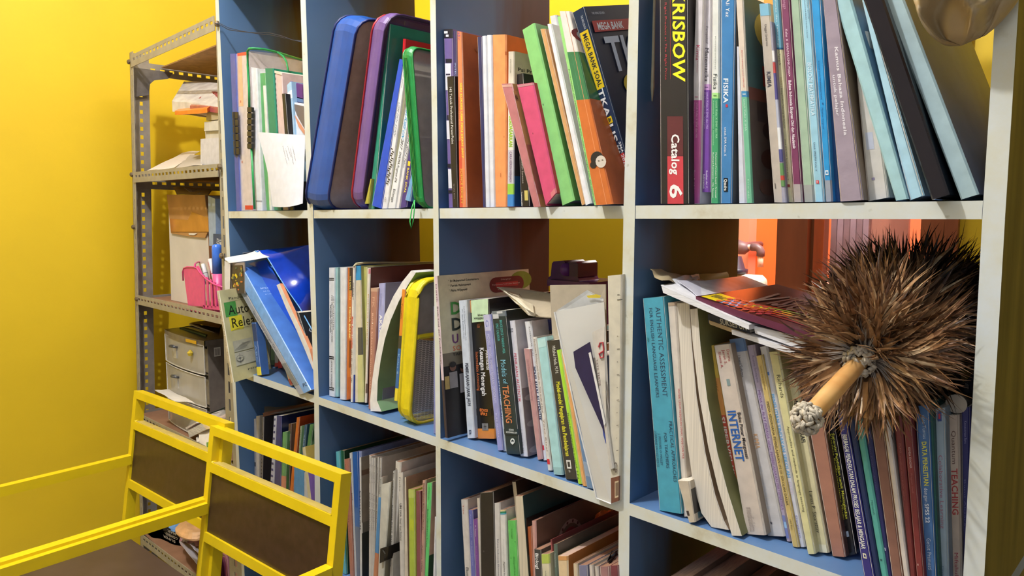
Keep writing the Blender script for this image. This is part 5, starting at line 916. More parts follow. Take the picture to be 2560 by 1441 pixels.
book('k24', (630, 652, 690, 636, 820, 1352, 766, 1347), 'pale cream spine starting METODE GEOGRAFI with a taped lower corner', (226, 216, 172), [T(735, 912, .66, .26, 'METODE GEOGRAFI', (36, 34, 34), 1), T(1103, 1270, .5, .26, 'Lumas P. Siparattay', (60, 56, 44)), R(1315, 1350, (232, 226, 200), .1, .95)], cov=(190, 176, 150))
# K25
book('k25', (62, 646, 130, 640, 247, 1369, 192, 1364), 'thick plain pinkish brown spine right of the cream METODE book', (168, 118, 98), [], cov=(120, 84, 70), gloss=.35)
book('k25', (140, 640, 170, 642, 292, 1355, 252, 1366), 'black spine with yellow title and small pale drop emblem near its foot', (34, 30, 32), [T(790, 855, .7, .22, 'Donni J. Priansa, M.M.', (190, 190, 186)), T(872, 1215, .62, .3, 'Supervisi Pendidikan untuk Meningkatkan', (222, 220, 70), 1), T(872, 1215, .30, .26, 'Kualitas Profesionalisme Guru', (222, 220, 70), 1), R(1262, 1284, (190, 206, 226), .3, .55)], gloss=.25)
book('k25', (190, 662, 222, 660, 355, 1413, 311, 1402), 'deep purple blue spine with bold white BERBAGAI PENDEKATAN capitals', (52, 46, 122), [T(748, 862, .5, .3, 'Prof. Dr. S. Nasution, M.A.', (206, 206, 226)), T(876, 1335, .5, .46, 'BERBAGAI PENDEKATAN DALAM PROSES BELAJAR & MENGAJAR', (230, 230, 226), 1), R(1352, 1372, (226, 222, 190), .3, .62), R(1357, 1367, (52, 46, 122), .4, .54)], y=.006, gloss=.25)
book('k25', (230, 682, 256, 680, 382, 1416, 357, 1414), 'plain navy spine left of the teal one', (28, 42, 84), [T(1160, 1300, .4, .2, 'Metode Penelitian', (60, 80, 130))], y=.008)
book('k25', (262, 692, 291, 690, 413, 1427, 386, 1424), 'slim teal green spine between two navy spines', (88, 168, 158), [T(760, 900, .5, .3, 'Strategi Pembelajaran', (44, 100, 96)), T(1140, 1200, .5, .3, 'Hamzah', (50, 110, 104)), R(1374, 1382, (40, 80, 80), .3, .5)], y=.008)
book('k25', (296, 702, 326, 700, 431, 1444, 414, 1436), 'narrow indigo spine right of the teal one', (36, 38, 92), [T(840, 1100, .5, .26, 'Belajar dan Pembelajaran', (70, 74, 130)), R(1330, 1342, (200, 206, 220), .3, .5)], y=.010)
book('k25', (328, 700, 379, 692, 480, 1472, 433, 1462), 'plain chocolate brown spine under the duster feathers', (136, 96, 82), [], y=.010)
book('k25', (385, 742, 409, 736, 506, 1484, 484, 1478), 'thin wavy off white spine between chocolate brown and dark red ones', (216, 206, 200), [], y=.008, gloss=.3)
book('k25', (430, 742, 464, 740, 531, 1492, 508, 1488), 'dark red spine, left one of the two under the feathers', (118, 46, 44), [T(910, 950, .5, .2, 'PLPG', (170, 110, 100)), T(960, 1140, .4, .16, 'Sertifikasi Guru Dalam Jabatan', (160, 96, 90))], y=.010)
book('k25', (468, 742, 502, 740, 566, 1502, 534, 1497), 'dark red spine, right one of the two under the feathers', (126, 48, 46), [T(925, 1010, .5, .26, 'KIMIA DASAR', (206, 190, 190)), T(1030, 1110, .5, .18, 'Program Studi', (170, 110, 104)), R(1392, 1400, (210, 200, 190), .3, .4)], y=.010)
book('k25', (522, 762, 578, 756, 612, 1502, 568, 1498), 'medium blue spine with yellow DATA PENELITIAN and white SPSS lettering', (70, 112, 166), [T(796, 893, .62, .26, 'upas Tuntas', (190, 206, 220)), T(902, 1080, .55, .34, 'DATA PENELITIAN', (226, 220, 80), 1), T(1086, 1146, .5, .28, 'dengan', (226, 230, 236)), T(1150, 1228, .5, .32, 'SPSS 22', (230, 234, 240), 1), T(1288, 1418, .5, .34, 'Getut Pramesti', (206, 216, 230))], y=.018)
book('k25', (580, 752, 593, 750, 626, 1504, 614, 1504), 'thin dark green spine right of the medium blue one', (44, 92, 84), y=.022)
book('k25', (598, 771, 643, 768, 661, 1504, 624, 1504), 'pale blue grey spine reading Colaborative Learning in dusty pink', (160, 178, 192), [R(782, 822, (60, 80, 150), .34, .7), R(792, 812, (200, 60, 80), .42, .6), T(955, 1250, .5, .36, 'Colaborative Learning', (170, 110, 130)), T(1400, 1440, .4, .2, 'Diya', (110, 130, 150))], y=.030)
book('k25', (653, 798, 701, 797, 714, 1504, 672, 1504), 'beige spine reading Quantum TEACHING in brown and red', (202, 182, 166), [T(858, 994, .5, .36, 'Quantum', (110, 80, 70)), T(1010, 1196, .5, .52, 'TEACHING', (176, 60, 60), 1), T(1345, 1470, .5, .36, 'Miftahul A', (170, 70, 80))], y=.044)
book('k25', (706, 772, 746, 764, 742, 1504, 716, 1504), 'dark indigo spine at the very right, half behind the upright', (46, 46, 116), [T(820, 910, .5, .26, 'Kesusastraan Baru', (150, 150, 200)), T(1050, 1240, .4, .2, 'Bumi Aksara', (110, 110, 170))], y=.050, d=.15)
rl = MB(); c = at('k25', 690, 752, .05); rl.tube([c, c+V((0, .14, 0))], .0080, mat((186, 174, 158), .6), 20, False, False); rl.tube([c+V((0, .0, 0)), c+V((0, .13, 0))], .0080, mat((150, 136, 126), .7), 20)
rl.tube([c+V((0, -.001, 0)), c+V((0, .002, 0))], [.0092, .0088], mat((196, 184, 168), .6), 20, False)
solo(rl, 'paper_roll', 'end of a pale paper roll lying on top of the Quantum TEACHING book', 'roll', smooth=False)
bb = MB()
def bagf(u, v): a, b, c_, d_ = [at('k25', *p[:2], p[2]) for p in ((590, 668, .05), (766, 640, .05), (760, 706, .07), (560, 716, .07))]; p = a.lerp(b, u).lerp(d_.lerp(c_, u), v); return p+V((0, .07*v*0-.01*math.sin(u*9), .004*math.sin(u*14+v*5)))
bb.grid(bagf, 14, 4, mat((34, 32, 36), .3, .05), (0, .12, 0)); solo(bb, 'black_pouch', 'flat black pouch lying on the books beneath the right side of the feathers', 'bag')
# stack lying across the leaning books
Yl = -.002
def lying(q, label, c, d, y=Yl, prints=None, name='book', cat='book', pages=None, cover=None, skew=0, th=None):
    A = [at('k24', q[2*i], q[2*i+1], y) for i in range(4)]; D = V((skew, d, 0)); r = thing(name, label, cat, tuple((A[2]+A[3])/2))
    B_ = [p+D for p in A]; TL, TR, BR, BL = A; h = V((0, 0, .0006)); cm = mat(c, .3, .06); cv = mat(cover, .22, .08, scale=20) if cover else cm
    MB().hexa([TL-h*1.2, TR-h*1.2, BR+h, BL+h], [p-h*1.2 if i < 2 else p+h for i, p in enumerate(B_)], pages or FLATP).build('pages', r)
    m_ = MB(); m_.hexa([TL, TR, TR-h, TL-h], [B_[0], B_[1], B_[1]-h, B_[0]-h], cm, {'top': cv}); m_.hexa([BL+h, BR+h, BR, BL], [B_[3]+h, B_[2]+h, B_[2], B_[3]], cm)
    if not pages: f = V((0, -.0006, 0)); m_.hexa([TL+f, TR+f, BR+f, BL+f], [TL, TR, BR, BL], cm)
    m_.build('cover', r)
    if prints:
        t = MB(); up = (TR-TL).cross(D).normalized(); up = up if up.z > 0 else -up; prints(t, lambda u, w, o=.0003: TL.lerp(TR, u)+D*w+up*o, lambda u, v, o=.0009: BL.lerp(TL, v).lerp(BR.lerp(TR, v), u)+V((0, -o, 0))); t.build('print', r)
    return r
WP = mat((228, 228, 234), .6, .08, 'flatpages', scale=20)
def pb(t, top, fr): letter(t, 'SURAT KEPUTUSAN', fr(.55, .2), fr(.95, .2)-fr(.55, .2), fr(.55, .8)-fr(.55, .2), ink((110, 96, 70)))
lying((340, 418, 880, 606, 884, 632, 344, 434), 'tan notebook at the bottom of the lying stack', (176, 150, 108), .2, prints=pb, pages=None, y=.0)
lying((336, 392, 500, 430, 504, 470, 338, 430), 'black and grey exam booklet reading SUKSES in the lying stack', (44, 44, 48), .18, prints=lambda t, top, fr: letter(t, 'SUKSES UN', fr(.3, .25), fr(.95, .25)-fr(.3, .25), fr(.3, .8)-fr(.3, .25), ink((206, 200, 180)), True), y=.002)
for i, (q, lb) in enumerate((((430, 455, 760, 560, 764, 586, 432, 474), 'lowest wad of white sheets in the lying stack'), ((520, 440, 770, 500, 776, 560, 524, 470), 'middle wad of white sheets in the lying stack, nearest the duster'),
                            ((150, 280, 500, 436, 500, 456, 156, 308), 'long fan of white sheets on the left of the lying stack'))):
    lying(q, lb, (226, 226, 232), .19 if i < 2 else .2, name='paper_wad', cat='papers', pages=WP, y=(-.004, -.001, -.013)[i])
sheetg('paper_sheet', 'white sheet with a lifted corner at the left end of the lying stack', 'k24', [(150, 272, .0), (300, 236, .18), (430, 300, .18), (290, 330, .0)], (226, 226, 232), .004, 11)
sheetg('paper_sheet', 'white sheet dog eared upwards at the top left of the lying stack', 'k24', [(195, 250, .03), (275, 232, .14), (318, 272, .14), (262, 330, .0)], (220, 222, 230), .003, 12)
sheetg('paper_sheet', 'lilac white sheet under the glossy magazine at the left', 'k24', [(214, 256, .02), (470, 262, .2), (520, 300, .2), (330, 350, -.004)], (206, 206, 222), .002, 13)
sheetg('paper_sheet', 'small triangle of white paper with lined edge on the lying stack', 'k24', [(268, 236, .12), (300, 232, .15), (308, 280, .14), (304, 282, .14)], (236, 234, 234), .001, 14)
sheetg('brown_envelope', 'crumpled brown envelope at the far left top of the lying stack', 'k24', [(104, 212, .02), (250, 222, .17), (340, 262, .17), (150, 262, .0)], (176, 160, 128), .004, 15, cat='envelope')
sheetg('brown_envelope', 'brown envelope corner rising behind the glossy magazine', 'k24', [(250, 240, .12), (412, 224, .22), (428, 262, .22), (260, 282, .12)], (150, 132, 84), .003, 16, cat='envelope')
def pv(t, top, fr):
    Q = lambda u0, w0, u1, w1, c, o: t.add([top(u0, w0, o), top(u1, w0, o), top(u1, w1, o), top(u0, w1, o)], [[0, 1, 2, 3]], mat(c, .25, .05))
    Q(.02, .03, .16, .24, (236, 210, 40), .0004); Q(.17, .03, .30, .2, (90, 150, 200), .0004)
    letter(t, 'TERBARU', top(.03, .1, .0005), top(.15, .1, .0005)-top(.03, .1, .0005), top(.03, .18, .0005)-top(.03, .1, .0005), ink((60, 50, 40)), True)
    a = top(.21, .26, .0011); letter(t, 'V', a, top(.33, .26, .0011)-a, top(.21, .70, .0011)-a, ink((216, 206, 196)), True)
    a = top(.34, .34, .0011); letter(t, 'ISION', a, top(.68, .34, .0011)-a, top(.34, .74, .0011)-a, ink((186, 152, 146)), True)
    cols = [(120, 30, 30), (170, 52, 30), (226, 120, 40), (240, 190, 60), (150, 170, 60), (196, 70, 40)]
    for j in range(6):
        pts = []
        for i in range(13): u = .30+.68*i/12; w_ = .04+.030*j+.20*math.sin(i/12*2.6)*(0.35+.13*j); pts.append((u, w_))
        for (u0, w0), (u1, w1) in zip(pts, pts[1:]):
            t.add([top(u0, w0, .0005+.00005*j), top(u1, w1, .0005+.00005*j), top(u1, w1+.03, .0005+.00005*j), top(u0, w0+.03, .0005+.00005*j)], [[0, 1, 2, 3]], mat(cols[j], .25, .05))
    for i in range(7): # scales on the front of the cover
        for j in range(4):
            c = (.16+.055*i+.027*(j % 2), .05+.062*j); t.add([top(c[0]+.021*math.cos(g*math.pi/3), c[1]+.028*math.sin(g*math.pi/3), .0009) for g in range(6)], [list(range(6))], mat((206-12*i, 92-8*i, 56), .3, .05))
    for i in range(5): g = .80+.02*i; Q(g, .62+.02*i, g+.10-.02*i, .63+.02*i, (150, 110, 110), .0005)
lying((288, 322, 800, 488, 806, 520, 290, 350), 'glossy dark red magazine titled VISION with an orange swoosh, on top of the lying stack', (96, 40, 62), .205, prints=pv, name='magazine', cat='magazine', cover=(70, 34, 40), y=-.006, skew=.0)
# ================================================================ lower row, cell one
PK = mat((150, 112, 92), .7, .12, 'flatpages', scale=22)
book('k31', (290, 396, 308, 394, 320, 1050, 296, 1042), 'thin grey white booklet first at the left of the lower left cell', (150, 150, 158), [R(880, 930, (60, 60, 66), .2, .8)], y=.03)
book('k31', (313, 366, 350, 360, 346, 1082, 321, 1075), 'white grey spine second in the lower left cell', (190, 184, 176), y=.028, top=PK)
book('k31', (386, 378, 402, 372, 386, 1086, 370, 1084), 'thin black magazine with white tick marks on its edge', (120, 112, 110), [R(y, y+12, (60, 54, 56), .1, .9) for y in range(560, 1080, 40)], y=.024, cov=(36, 34, 44), top=PK)
book('k31', (516, 364, 547, 360, 516, 1132, 474, 1122), 'white edge with violet print strip left of the navy book', (190, 194, 214), [R(y, y+24, (60, 60, 120), .2, .7) for y in range(390, 1120, 70)], y=.022, cov=(40, 44, 90))
book('k31', (548, 360, 600, 364, 592, 1180, 518, 1152), 'thick glossy navy blue spine in the lower left cell', (32, 48, 118), y=.020, gloss=.25, cov=(28, 34, 70))
book('k31', (612, 546, 662, 540, 646, 1200, 596, 1190), 'green spine with a salmon lower part in the lower left cell', (96, 152, 100), [R(1035, 1200, (200, 134, 110)), T(700, 1000, .5, .2, 'Kumpulan Soal', (150, 190, 150))], y=.016)
book('k31', (656, 408, 712, 400, 716, 800, 664, 800), 'worn blue spine head standing behind the green one', (64, 84, 150), y=.06)
book('k31', (680, 452, 712, 450, 688, 1200, 654, 1200), 'torn brown black spine right of the green one', (92, 70, 60), [R(560, 640, (190, 176, 160), .2, .8), R(700, 800, (170, 150, 130), .1, .5)], y=.024, cov=(60, 40, 36))
book('k31', (716, 452, 768, 444, 726, 1210, 694, 1205), 'dark chocolate spine left of the orange book in the lower left cell', (62, 38, 32), y=.026, cov=(50, 30, 26))
book('k31', (772, 380, 806, 372, 730, 1240, 690, 1236), 'orange spine with wide orange red cover in the lower left cell', (196, 106, 48), y=.020, cov=(190, 76, 34), top=PK)
book('k31', (812, 478, 830, 476, 802, 900, 782, 900), 'slim pale green spine in front of the orange cover', (150, 170, 140), [T(520, 780, .5, .4, 'KIMIA XI', (60, 70, 60))], y=.012, d=.02)
book('k31', (832, 476, 858, 472, 826, 900, 798, 900), 'slim dark green spine in front of the orange cover', (52, 96, 70), y=.013, d=.03)
book('k31', (862, 462, 886, 460, 846, 900, 820, 900), 'slim slate blue spine in front of the orange cover', (56, 92, 120), [T(560, 700, .5, .4, 'TES', (150, 180, 200))], y=.014, d=.05)
book('k31', (918, 460, 964, 452, 900, 900, 858, 900), 'wide leaf green spine at the right of the orange cover', (74, 124, 80), y=.015, d=.15)
book('k31', (742, 900, 856, 905, 850, 1320, 738, 1295), 'wide plain light blue spine low in the lower left cell', (78, 140, 190), y=.006, d=.1)
book('k31', (858, 1000, 882, 1000, 905, 1360, 856, 1330), 'white wedge of pages between light blue and purple books', (196, 196, 200), y=.004, d=.1)
book('k31', (834, 720, 868, 708, 948, 1385, 906, 1352), 'white edged book with creased purple cover and mustard head', (206, 196, 160), [CR(0, .82, 1, 1, (196, 170, 90)), CR(0, 0, 1, .82, (136, 104, 176)), CR(.1, .1, .13, .75, (190, 170, 216)), CR(.3, .5, .34, .8, (180, 156, 206))], y=-.002, d=.13, cov=(136, 104, 176))
sheetg('grey_envelope', 'grey brown envelope with a round mark lying over the lower left cell', 'k31', [(400, 160, .10), (880, 60, .24), (960, 200, .22), (410, 330, .05)], (136, 126, 112), .003, 21, cat='envelope')
sheetg('paper_sheet', 'brown pink magazine bent over the tops of the lower left cell', 'k31', [(390, 330, .04), (960, 196, .2), (968, 262, .2), (400, 366, .03)], (168, 118, 96), .002, 22)
# ================================================================ lower row, cell two
G2 = 'thin white edged magazines in the second lower cell'
def low2(q, lb, c, pr=(), **kw): return book('k32', q, lb, c, pr, top=PK, **{**dict(y=.03), **kw})
low2((70, 266, 102, 262, 166, 1441, 136, 1441), 'cyan spine first in the second lower cell', (104, 186, 196), [T(900, 1300, .5, .3, 'Kumpulan Lagu', (60, 120, 130))])
low2((118, 252, 150, 256, 178, 1200, 150, 1200), 'dark green spine with long dark green cover running back', (34, 92, 60), cov=(24, 66, 44), y=.034)
low2((150, 338, 196, 332, 238, 1441, 206, 1441), 'terracotta spine with fine lettering in the second lower cell', (176, 118, 98), [T(380, 640, .3, .14, 'Kamus Istilah', (120, 70, 60)), T(800, 1200, .4, .14, 'Soal Ulangan', (120, 70, 60))], y=.026)
low2((200, 278, 220, 272, 266, 1441, 244, 1441), 'white spine with small black text, left of the bright blue one', (204, 204, 206), [T(330, 620, .5, .4, 'Kerja Kelompok', (70, 70, 74)), T(650, 720, .5, .5, 'RISET', (40, 40, 44), 1), T(760, 1300, .5, .4, 'untuk Sekolah Menengah Atas dan Kejuruan', (60, 60, 66))], y=.030)
low2((228, 270, 276, 264, 312, 1441, 266, 1441), 'bright blue spine fading to grey at its foot', (34, 92, 170), [R(780, 960, (70, 110, 170)), R(960, 1441, (110, 120, 140))], y=.032)
low2((279, 262, 312, 260, 330, 1000, 300, 1000), 'periwinkle spine beside the bright blue one', (140, 156, 206), y=.036)
low2((294, 322, 314, 318, 322, 1441, 300, 1441), 'white spine with black and white picture cover marked G', (222, 220, 218), [T(620, 1000, .5, .6, 'Geografi', (50, 50, 56)), CR(0, .5, 1, 1, (150, 140, 132)), CR(.0, .86, 1, .9, (120, 96, 84)), CR(.5, .72, .9, .8, (86, 80, 52)), CR(.5, .62, .9, .7, (44, 30, 36)), CR(.5, .54, .9, .6, (30, 24, 40)), CT(.5, .44, .95, .04, 'G', (190, 60, 80)), CR(0, 0, 1, .42, (46, 50, 50)), CE(.3, .3, .2, .05, (90, 90, 88)), CE(.6, .2, .2, .05, (20, 22, 24)), CE(.4, .1, .2, .04, (110, 108, 104))], y=.026, cov=(120, 116, 110))
for i, (q, tx_) in enumerate((((387, 296, 406, 310, 408, 1441, 382, 1441), 'first'), ((411, 322, 427, 322, 424, 1441, 409, 1441), 'second'), ((431, 324, 447, 324, 437, 1441, 425, 1441), 'third'), ((466, 320, 480, 320, 452, 1441, 438, 1441), 'fourth'), ((488, 322, 506, 322, 476, 1441, 453, 1441), 'fifth'))):
    low2(q, tx_+' of the five thin white spines in the middle of the second lower cell', (212-4*i, 208-4*i, 204-4*i), [T(380+9*i, 560, .5, .5, 'Seri Geografi', (120, 112, 110)), T(640+12*i, 1000, .5, .6, 'Soal dan Pembahasan', (60, 58, 62))], y=.024, d=.2)
low2((549, 352, 583, 348, 560, 700, 530, 700), 'short slate blue spine head standing behind the white comb file', (112, 142, 196), y=.05)
low2((487, 508, 514, 505, 468, 1441, 426, 1441), 'slim spine, grey head, sky blue middle and orange foot', (190, 190, 186), [R(690, 1210, (88, 148, 206)), R(1210, 1441, (196, 130, 96)), T(520, 660, .5, .4, 'Buku Siswa', (110, 110, 110))], y=.014, d=.012)
rr_ = low2((500, 576, 592, 552, 526, 1441, 470, 1441), 'rounded white report held by a black binder clip', (214, 212, 202), y=.004, d=.15, cov=(150, 144, 128), pages=mat((200, 196, 184), .6, .05), gloss=.3)
mb = MB(); A = [at('k32', x, y, -.001) for x, y in ((494, 1182), (574, 1160), (560, 1290), (488, 1322))]; mb.hexa(A, [p+V((0, .03, 0)) for p in A], mat((26, 24, 24), .35)); 
mb.tube([at('k32', 520, 1200, -.002), at('k32', 540, 1230, -.010), at('k32', 530, 1290, -.002)], .0012, mat((60, 60, 60), .3), 5); solo(mb, 'binder_clip', 'black binder clip gripping the rounded white report', 'clip')
low2((612, 452, 632, 440, 606, 1441, 580, 1441), 'white spine with black lettering leaning left of the folded white one', (206, 202, 196), [T(460, 700, .5, .4, 'Kunci', (80, 80, 80)), T(760, 1350, .5, .5, 'Kamus Kecil Bahasa Inggris', (50, 50, 54))], y=.010, d=.12)
low2((634, 356, 690, 366, 655, 900, 622, 900), 'folded white magazine head taller than its neighbours', (216, 212, 206), [T(420, 700, .3, .2, 'Kompetensi', (90, 90, 90))], y=.016, d=.15)
low2((656, 472, 701, 460, 716, 1441, 680, 1441), 'white spine with bold black print right of the folded magazine', (214, 208, 200), [T(500, 640, .5, .3, 'Fisika', (120, 120, 120)), T(750, 800, .55, .4, 'UN', (30, 30, 34), 1), T(810, 1100, .5, .36, 'SMA Soal dan Solusi', (50, 50, 54))], y=.010)
low2((723, 508, 738, 504, 758, 1441, 720, 1441), 'blank cream spine with beige cover bearing a green badge', (216, 204, 186), [CR(0, 0, 1, 1, (176, 142, 124)), CE(.50, .83, .22, .055, (110, 120, 60)), CE(.50, .83, .17, .042, (150, 160, 100)), CT(.12, .93, .62, .02, 'the Student Edition II', (110, 80, 70))], y=.012, cov=(176, 142, 124), d=.22)
low2((756, 622, 816, 624, 822, 1441, 766, 1441), 'broad yellow green spine low in the second lower cell', (174, 192, 74), [R(625, 700, (190, 200, 110), .0, 1), R(900, 1000, (186, 196, 60), .2, .9)], y=.002, d=.14)
low2((822, 634, 868, 642, 880, 1441, 824, 1441), 'maroon spine right of the broad yellow green one', (136, 80, 84), y=.006, d=.14)
low2((890, 538, 924, 532, 908, 1441, 874, 1441), 'rosy tan spine with black lettering left of the mint green one', (182, 144, 128), [T(560, 1000, .5, .4, 'Model Praktis Belajar dan Menulis', (80, 60, 50)), T(1140, 1400, .4, .3, 'Agama Islam', (80, 60, 50))], y=.004)
low2((933, 564, 986, 556, 946, 1441, 913, 1441), 'mint green spine with dark green lettering', (100, 198, 114), [T(600, 720, .5, .2, 'Grasindo', (50, 110, 60)), T(800, 1160, .4, .26, 'Buku Pendidikan Siswa', (40, 90, 50)), CR(0, 0, 1, .55, (40, 72, 46)), CR(0, .55, 1, 1, (180, 150, 130))], y=.0, cov=(120, 104, 84))
low2((1008, 880, 1026, 880, 1014, 1441, 990, 1441), 'narrow white spine beside the right divider of the second lower cell', (220, 220, 224), y=.0, d=.1)
# ================================================================ lower row, cell three
def low3(q, lb, c, pr=(), **kw): return book('k33', q, lb, c, pr, top=kw.pop('top', PK), **{**dict(y=.03), **kw})
low3((262, 462, 345, 458, 392, 1441, 316, 1441), 'cream white spine beginning Ekonomi, first in the third lower cell', (216, 206, 196), [R(462, 690, (60, 110, 130), 0, .12), T(520, 650, .4, .2, 'Tim', (190, 100, 60)), T(1315, 1520, .55, .44, 'Ekonomi', (50, 48, 50))], y=.03)
low3((360, 594, 416, 600, 456, 1441, 393, 1441), 'indigo lilac spine with pale lettering, left of the violet one', (106, 108, 172), [T(640, 940, .5, .2, 'Amal Ikhlas', (170, 170, 210)), T(980, 1300, .5, .24, 'Fiqih Muslimah Sehari-hari', (180, 180, 216))], y=.030)
low3((419, 716, 482, 706, 506, 1441, 456, 1441), 'violet spine with white author name', (124, 74, 146), [T(790, 935, .5, .26, 'M. Thamrin', (226, 216, 230)), T(1050, 1300, .5, .2, 'Ilmu Sosial', (170, 120, 180))], y=.026)
low3((470, 446, 506, 440, 520, 1260, 500, 1260), 'thin white edge pressed against the thick black spine', (206, 196, 184), y=.022)
low3((510, 374, 681, 356, 706, 1441, 520, 1441), 'thick black scuffed spine in the third lower cell', (46, 42, 40), [R(352, 372, (150, 140, 130), .1, .9), R(1100, 1120, (90, 86, 84), .2, .3)], y=.014, gloss=.35, d=.2)
low3((690, 506, 766, 498, 782, 1441, 706, 1441), 'white spine lettered in grey blue, right of the thick black one', (206, 202, 200), [T(955, 1441, .6, .24, 'Bahasa Indonesia Ekonomi', (90, 90, 110))], y=.016)
low3((764, 596, 840, 590, 866, 1441, 786, 1441), 'white spine with green and blue head bands', (214, 212, 210), [R(594, 612, (206, 190, 140)), R(614, 636, (50, 130, 100)), R(636, 650, (90, 170, 200)), T(960, 1200, .5, .12, 'Pendidikan', (180, 180, 180)), T(1245, 1500, .55, .22, 'Agama Islam', (60, 60, 66))], y=.012)
low3((863, 730, 971, 726, 1010, 1441, 892, 1441), 'wide bright green spine in the third lower cell', (98, 188, 94), [T(830, 960, .5, .14, 'Erlangga', (60, 130, 60)), R(985, 1000, (40, 80, 40), .78, .84), T(1180, 1500, .6, .16, 'Geografi Sekolah', (60, 140, 60)), R(1198, 1212, (40, 80, 40), .22, .28)], y=.008)
low3((926, 232, 972, 230, 1064, 1000, 1010, 1000), 'tall thin page edge rising above its neighbours', (206, 192, 172), y=.030, d=.17, cov=(60, 44, 38), flip=True, pages=mat((206, 192, 170), .7, .1, 'pages'))
low3((962, 412, 1062, 412, 1140, 1441, 1022, 1441), 'thick block of cream pages facing out with deep green cover', (206, 192, 172), y=.010, d=.21, flip=True, cov=(44, 72, 72), pages=mat((206, 194, 172), .7, .12, 'pages'))
low3((1064, 696, 1104, 700, 1148, 1441, 1102, 1441), 'shorter page edge beside the thick cream block', (206, 192, 172), y=.012, flip=True, cov=(30, 26, 26), pages=mat((206, 196, 178), .7, .1, 'pages'), d=.18)
low3((1110, 812, 1168, 800, 1196, 1441, 1142, 1441), 'orange brown spine low between pages and the PR book', (178, 96, 54), y=.014, cov=(140, 70, 40))
low3((1171, 736, 1226, 732, 1244, 1441, 1196, 1441), 'rose beige spine of the homework book with round PR badge on its brown cover', (196, 150, 142), [CE(.36, .80, .15, .13, (186, 150, 140)), CE(.36, .80, .125, .108, (120, 92, 78)), CE(.36, .80, .10, .088, (150, 56, 60)), CT(.29, .775, .43, .05, 'PR', (206, 160, 150), 1)]+[CE(.36+.137*math.cos(g), .80+.118*math.sin(g), .010, .008, (110, 60, 56)) for g in [i*math.pi/7 for i in range(14)]], y=.010, cov=(122, 94, 80), d=.21)
low3((1200, 1098, 1290, 1106, 1306, 1441, 1212, 1441), 'dark grey spine with bold white Biologi lettering', (66, 66, 66), [T(1146, 1345, .45, .42, 'Biologi', (236, 236, 236), 1), T(1425, 1520, .5, .4, '2', (200, 200, 200))], y=.0, d=.16)
low3((1292, 1162, 1400, 1156, 1414, 1441, 1306, 1441), 'cream spine with lime green head band', (212, 204, 176), [R(1158, 1278, (178, 196, 92)), T(1370, 1480, .5, .14, 'Ilmu Pengetahuan', (90, 90, 80))], y=.0, d=.13)
low3((1413, 975, 1432, 972, 1460, 1441, 1440, 1441), 'thin dull red edge behind the lime headed spine', (150, 80, 80), y=.012)
low3((1449, 1036, 1496, 1030, 1512, 1441, 1466, 1441), 'grey green spine with faint vertical lettering', (92, 108, 98), [T(1150, 1330, .5, .4, 'Hanung Bramantyo', (170, 176, 170))], y=.004, cov=(90, 88, 80))
low3((1503, 1186, 1636, 1186, 1642, 1441, 1516, 1441), 'thick cream spine with orange head band and broad page top', (218, 194, 156), [R(1184, 1240, (206, 150, 92))], y=-.002, cov=(176, 116, 60), top=mat((206, 176, 162), .7, .08, 'flatpages'), d=.2)
low3((1702, 1284, 1758, 1280, 1766, 1441, 1708, 1441), 'cream spine left of the slate violet one at the right of the cell', (210, 192, 164), y=-.002)
low3((1768, 1306, 1886, 1300, 1892, 1441, 1776, 1441), 'slate violet spine low at the right of the third lower cell', (120, 120, 148), y=-.002)
low3((1906, 1300, 1956, 1298, 1966, 1441, 1914, 1441), 'slim white spine, left of two, near the right divider', (206, 196, 188), y=-.002)
low3((1976, 1320, 2024, 1316, 2034, 1441, 1986, 1441), 'slim white spine, right of two, near the right divider', (200, 190, 182), y=-.002)
low3((2036, 1322, 2166, 1318, 2170, 1441, 2046, 1441), 'dusty rose spine near the right divider of the third lower cell', (156, 116, 116), y=-.002)
low3((2170, 1312, 2284, 1302, 2288, 1441, 2176, 1441), 'wine red spine against the right divider of the third lower cell', (116, 58, 66), y=-.002)
sheetg('black_cloth', 'crumpled black and blue cloth strap on the books by the right divider', 'k33', [(2165, 1165, .02), (2285, 1110, .05), (2290, 1230, .05), (2175, 1270, .01)], (30, 34, 44), .008, 31, 10, 8, cat='cloth')
for i, (a, b, lb) in enumerate((((2060, 606), (2190, 590), 'upper'), ((2000, 650), (2060, 610), 'lower'))):
    sheetg('card_offcut', lb+' torn orange brown card corner standing behind the PR book', 'k33', [(a[0]-20, a[1]+60, .12), (a[0], a[1], .12), (b[0], b[1], .16), (b[0]+10, b[1]+70, .16)], (206, 140, 90), .002, 33+i, 4, 4, cat='card')
# ================================================================ lower row, cell four (only the tops show)
for i, (x0, x1, yt, c, lb) in enumerate(((1660, 1722, 1452, (190, 156, 138), 'big pale brown book seen from above, first in the lower right cell'), (1724, 1790, 1462, (176, 142, 126), 'second pale brown book seen from above in the lower right cell'),
                                      (1796, 1850, 1500, (170, 122, 92), 'third brown book seen from above in the lower right cell'), (1856, 1910, 1530, (150, 100, 74), 'fourth brown book seen from above in the lower right cell'), (1916, 1990, 1556, (160, 112, 84), 'fifth brown book seen from above in the lower right cell'),
                                      (2000, 2060, 1580, (60, 50, 50), 'dark book seen from above at the right of the lower right cell'))):
    book('k', (x0, yt, x1, yt-4, x1+14, yt+200, x0+16, yt+200), lb, c, y=.02, z=Z3, ext=True, d=.22, top=mat(tuple(min(255, v+12) for v in c), .7, .12, 'flatpages'), cov=tuple(int(v*.7) for v in c))
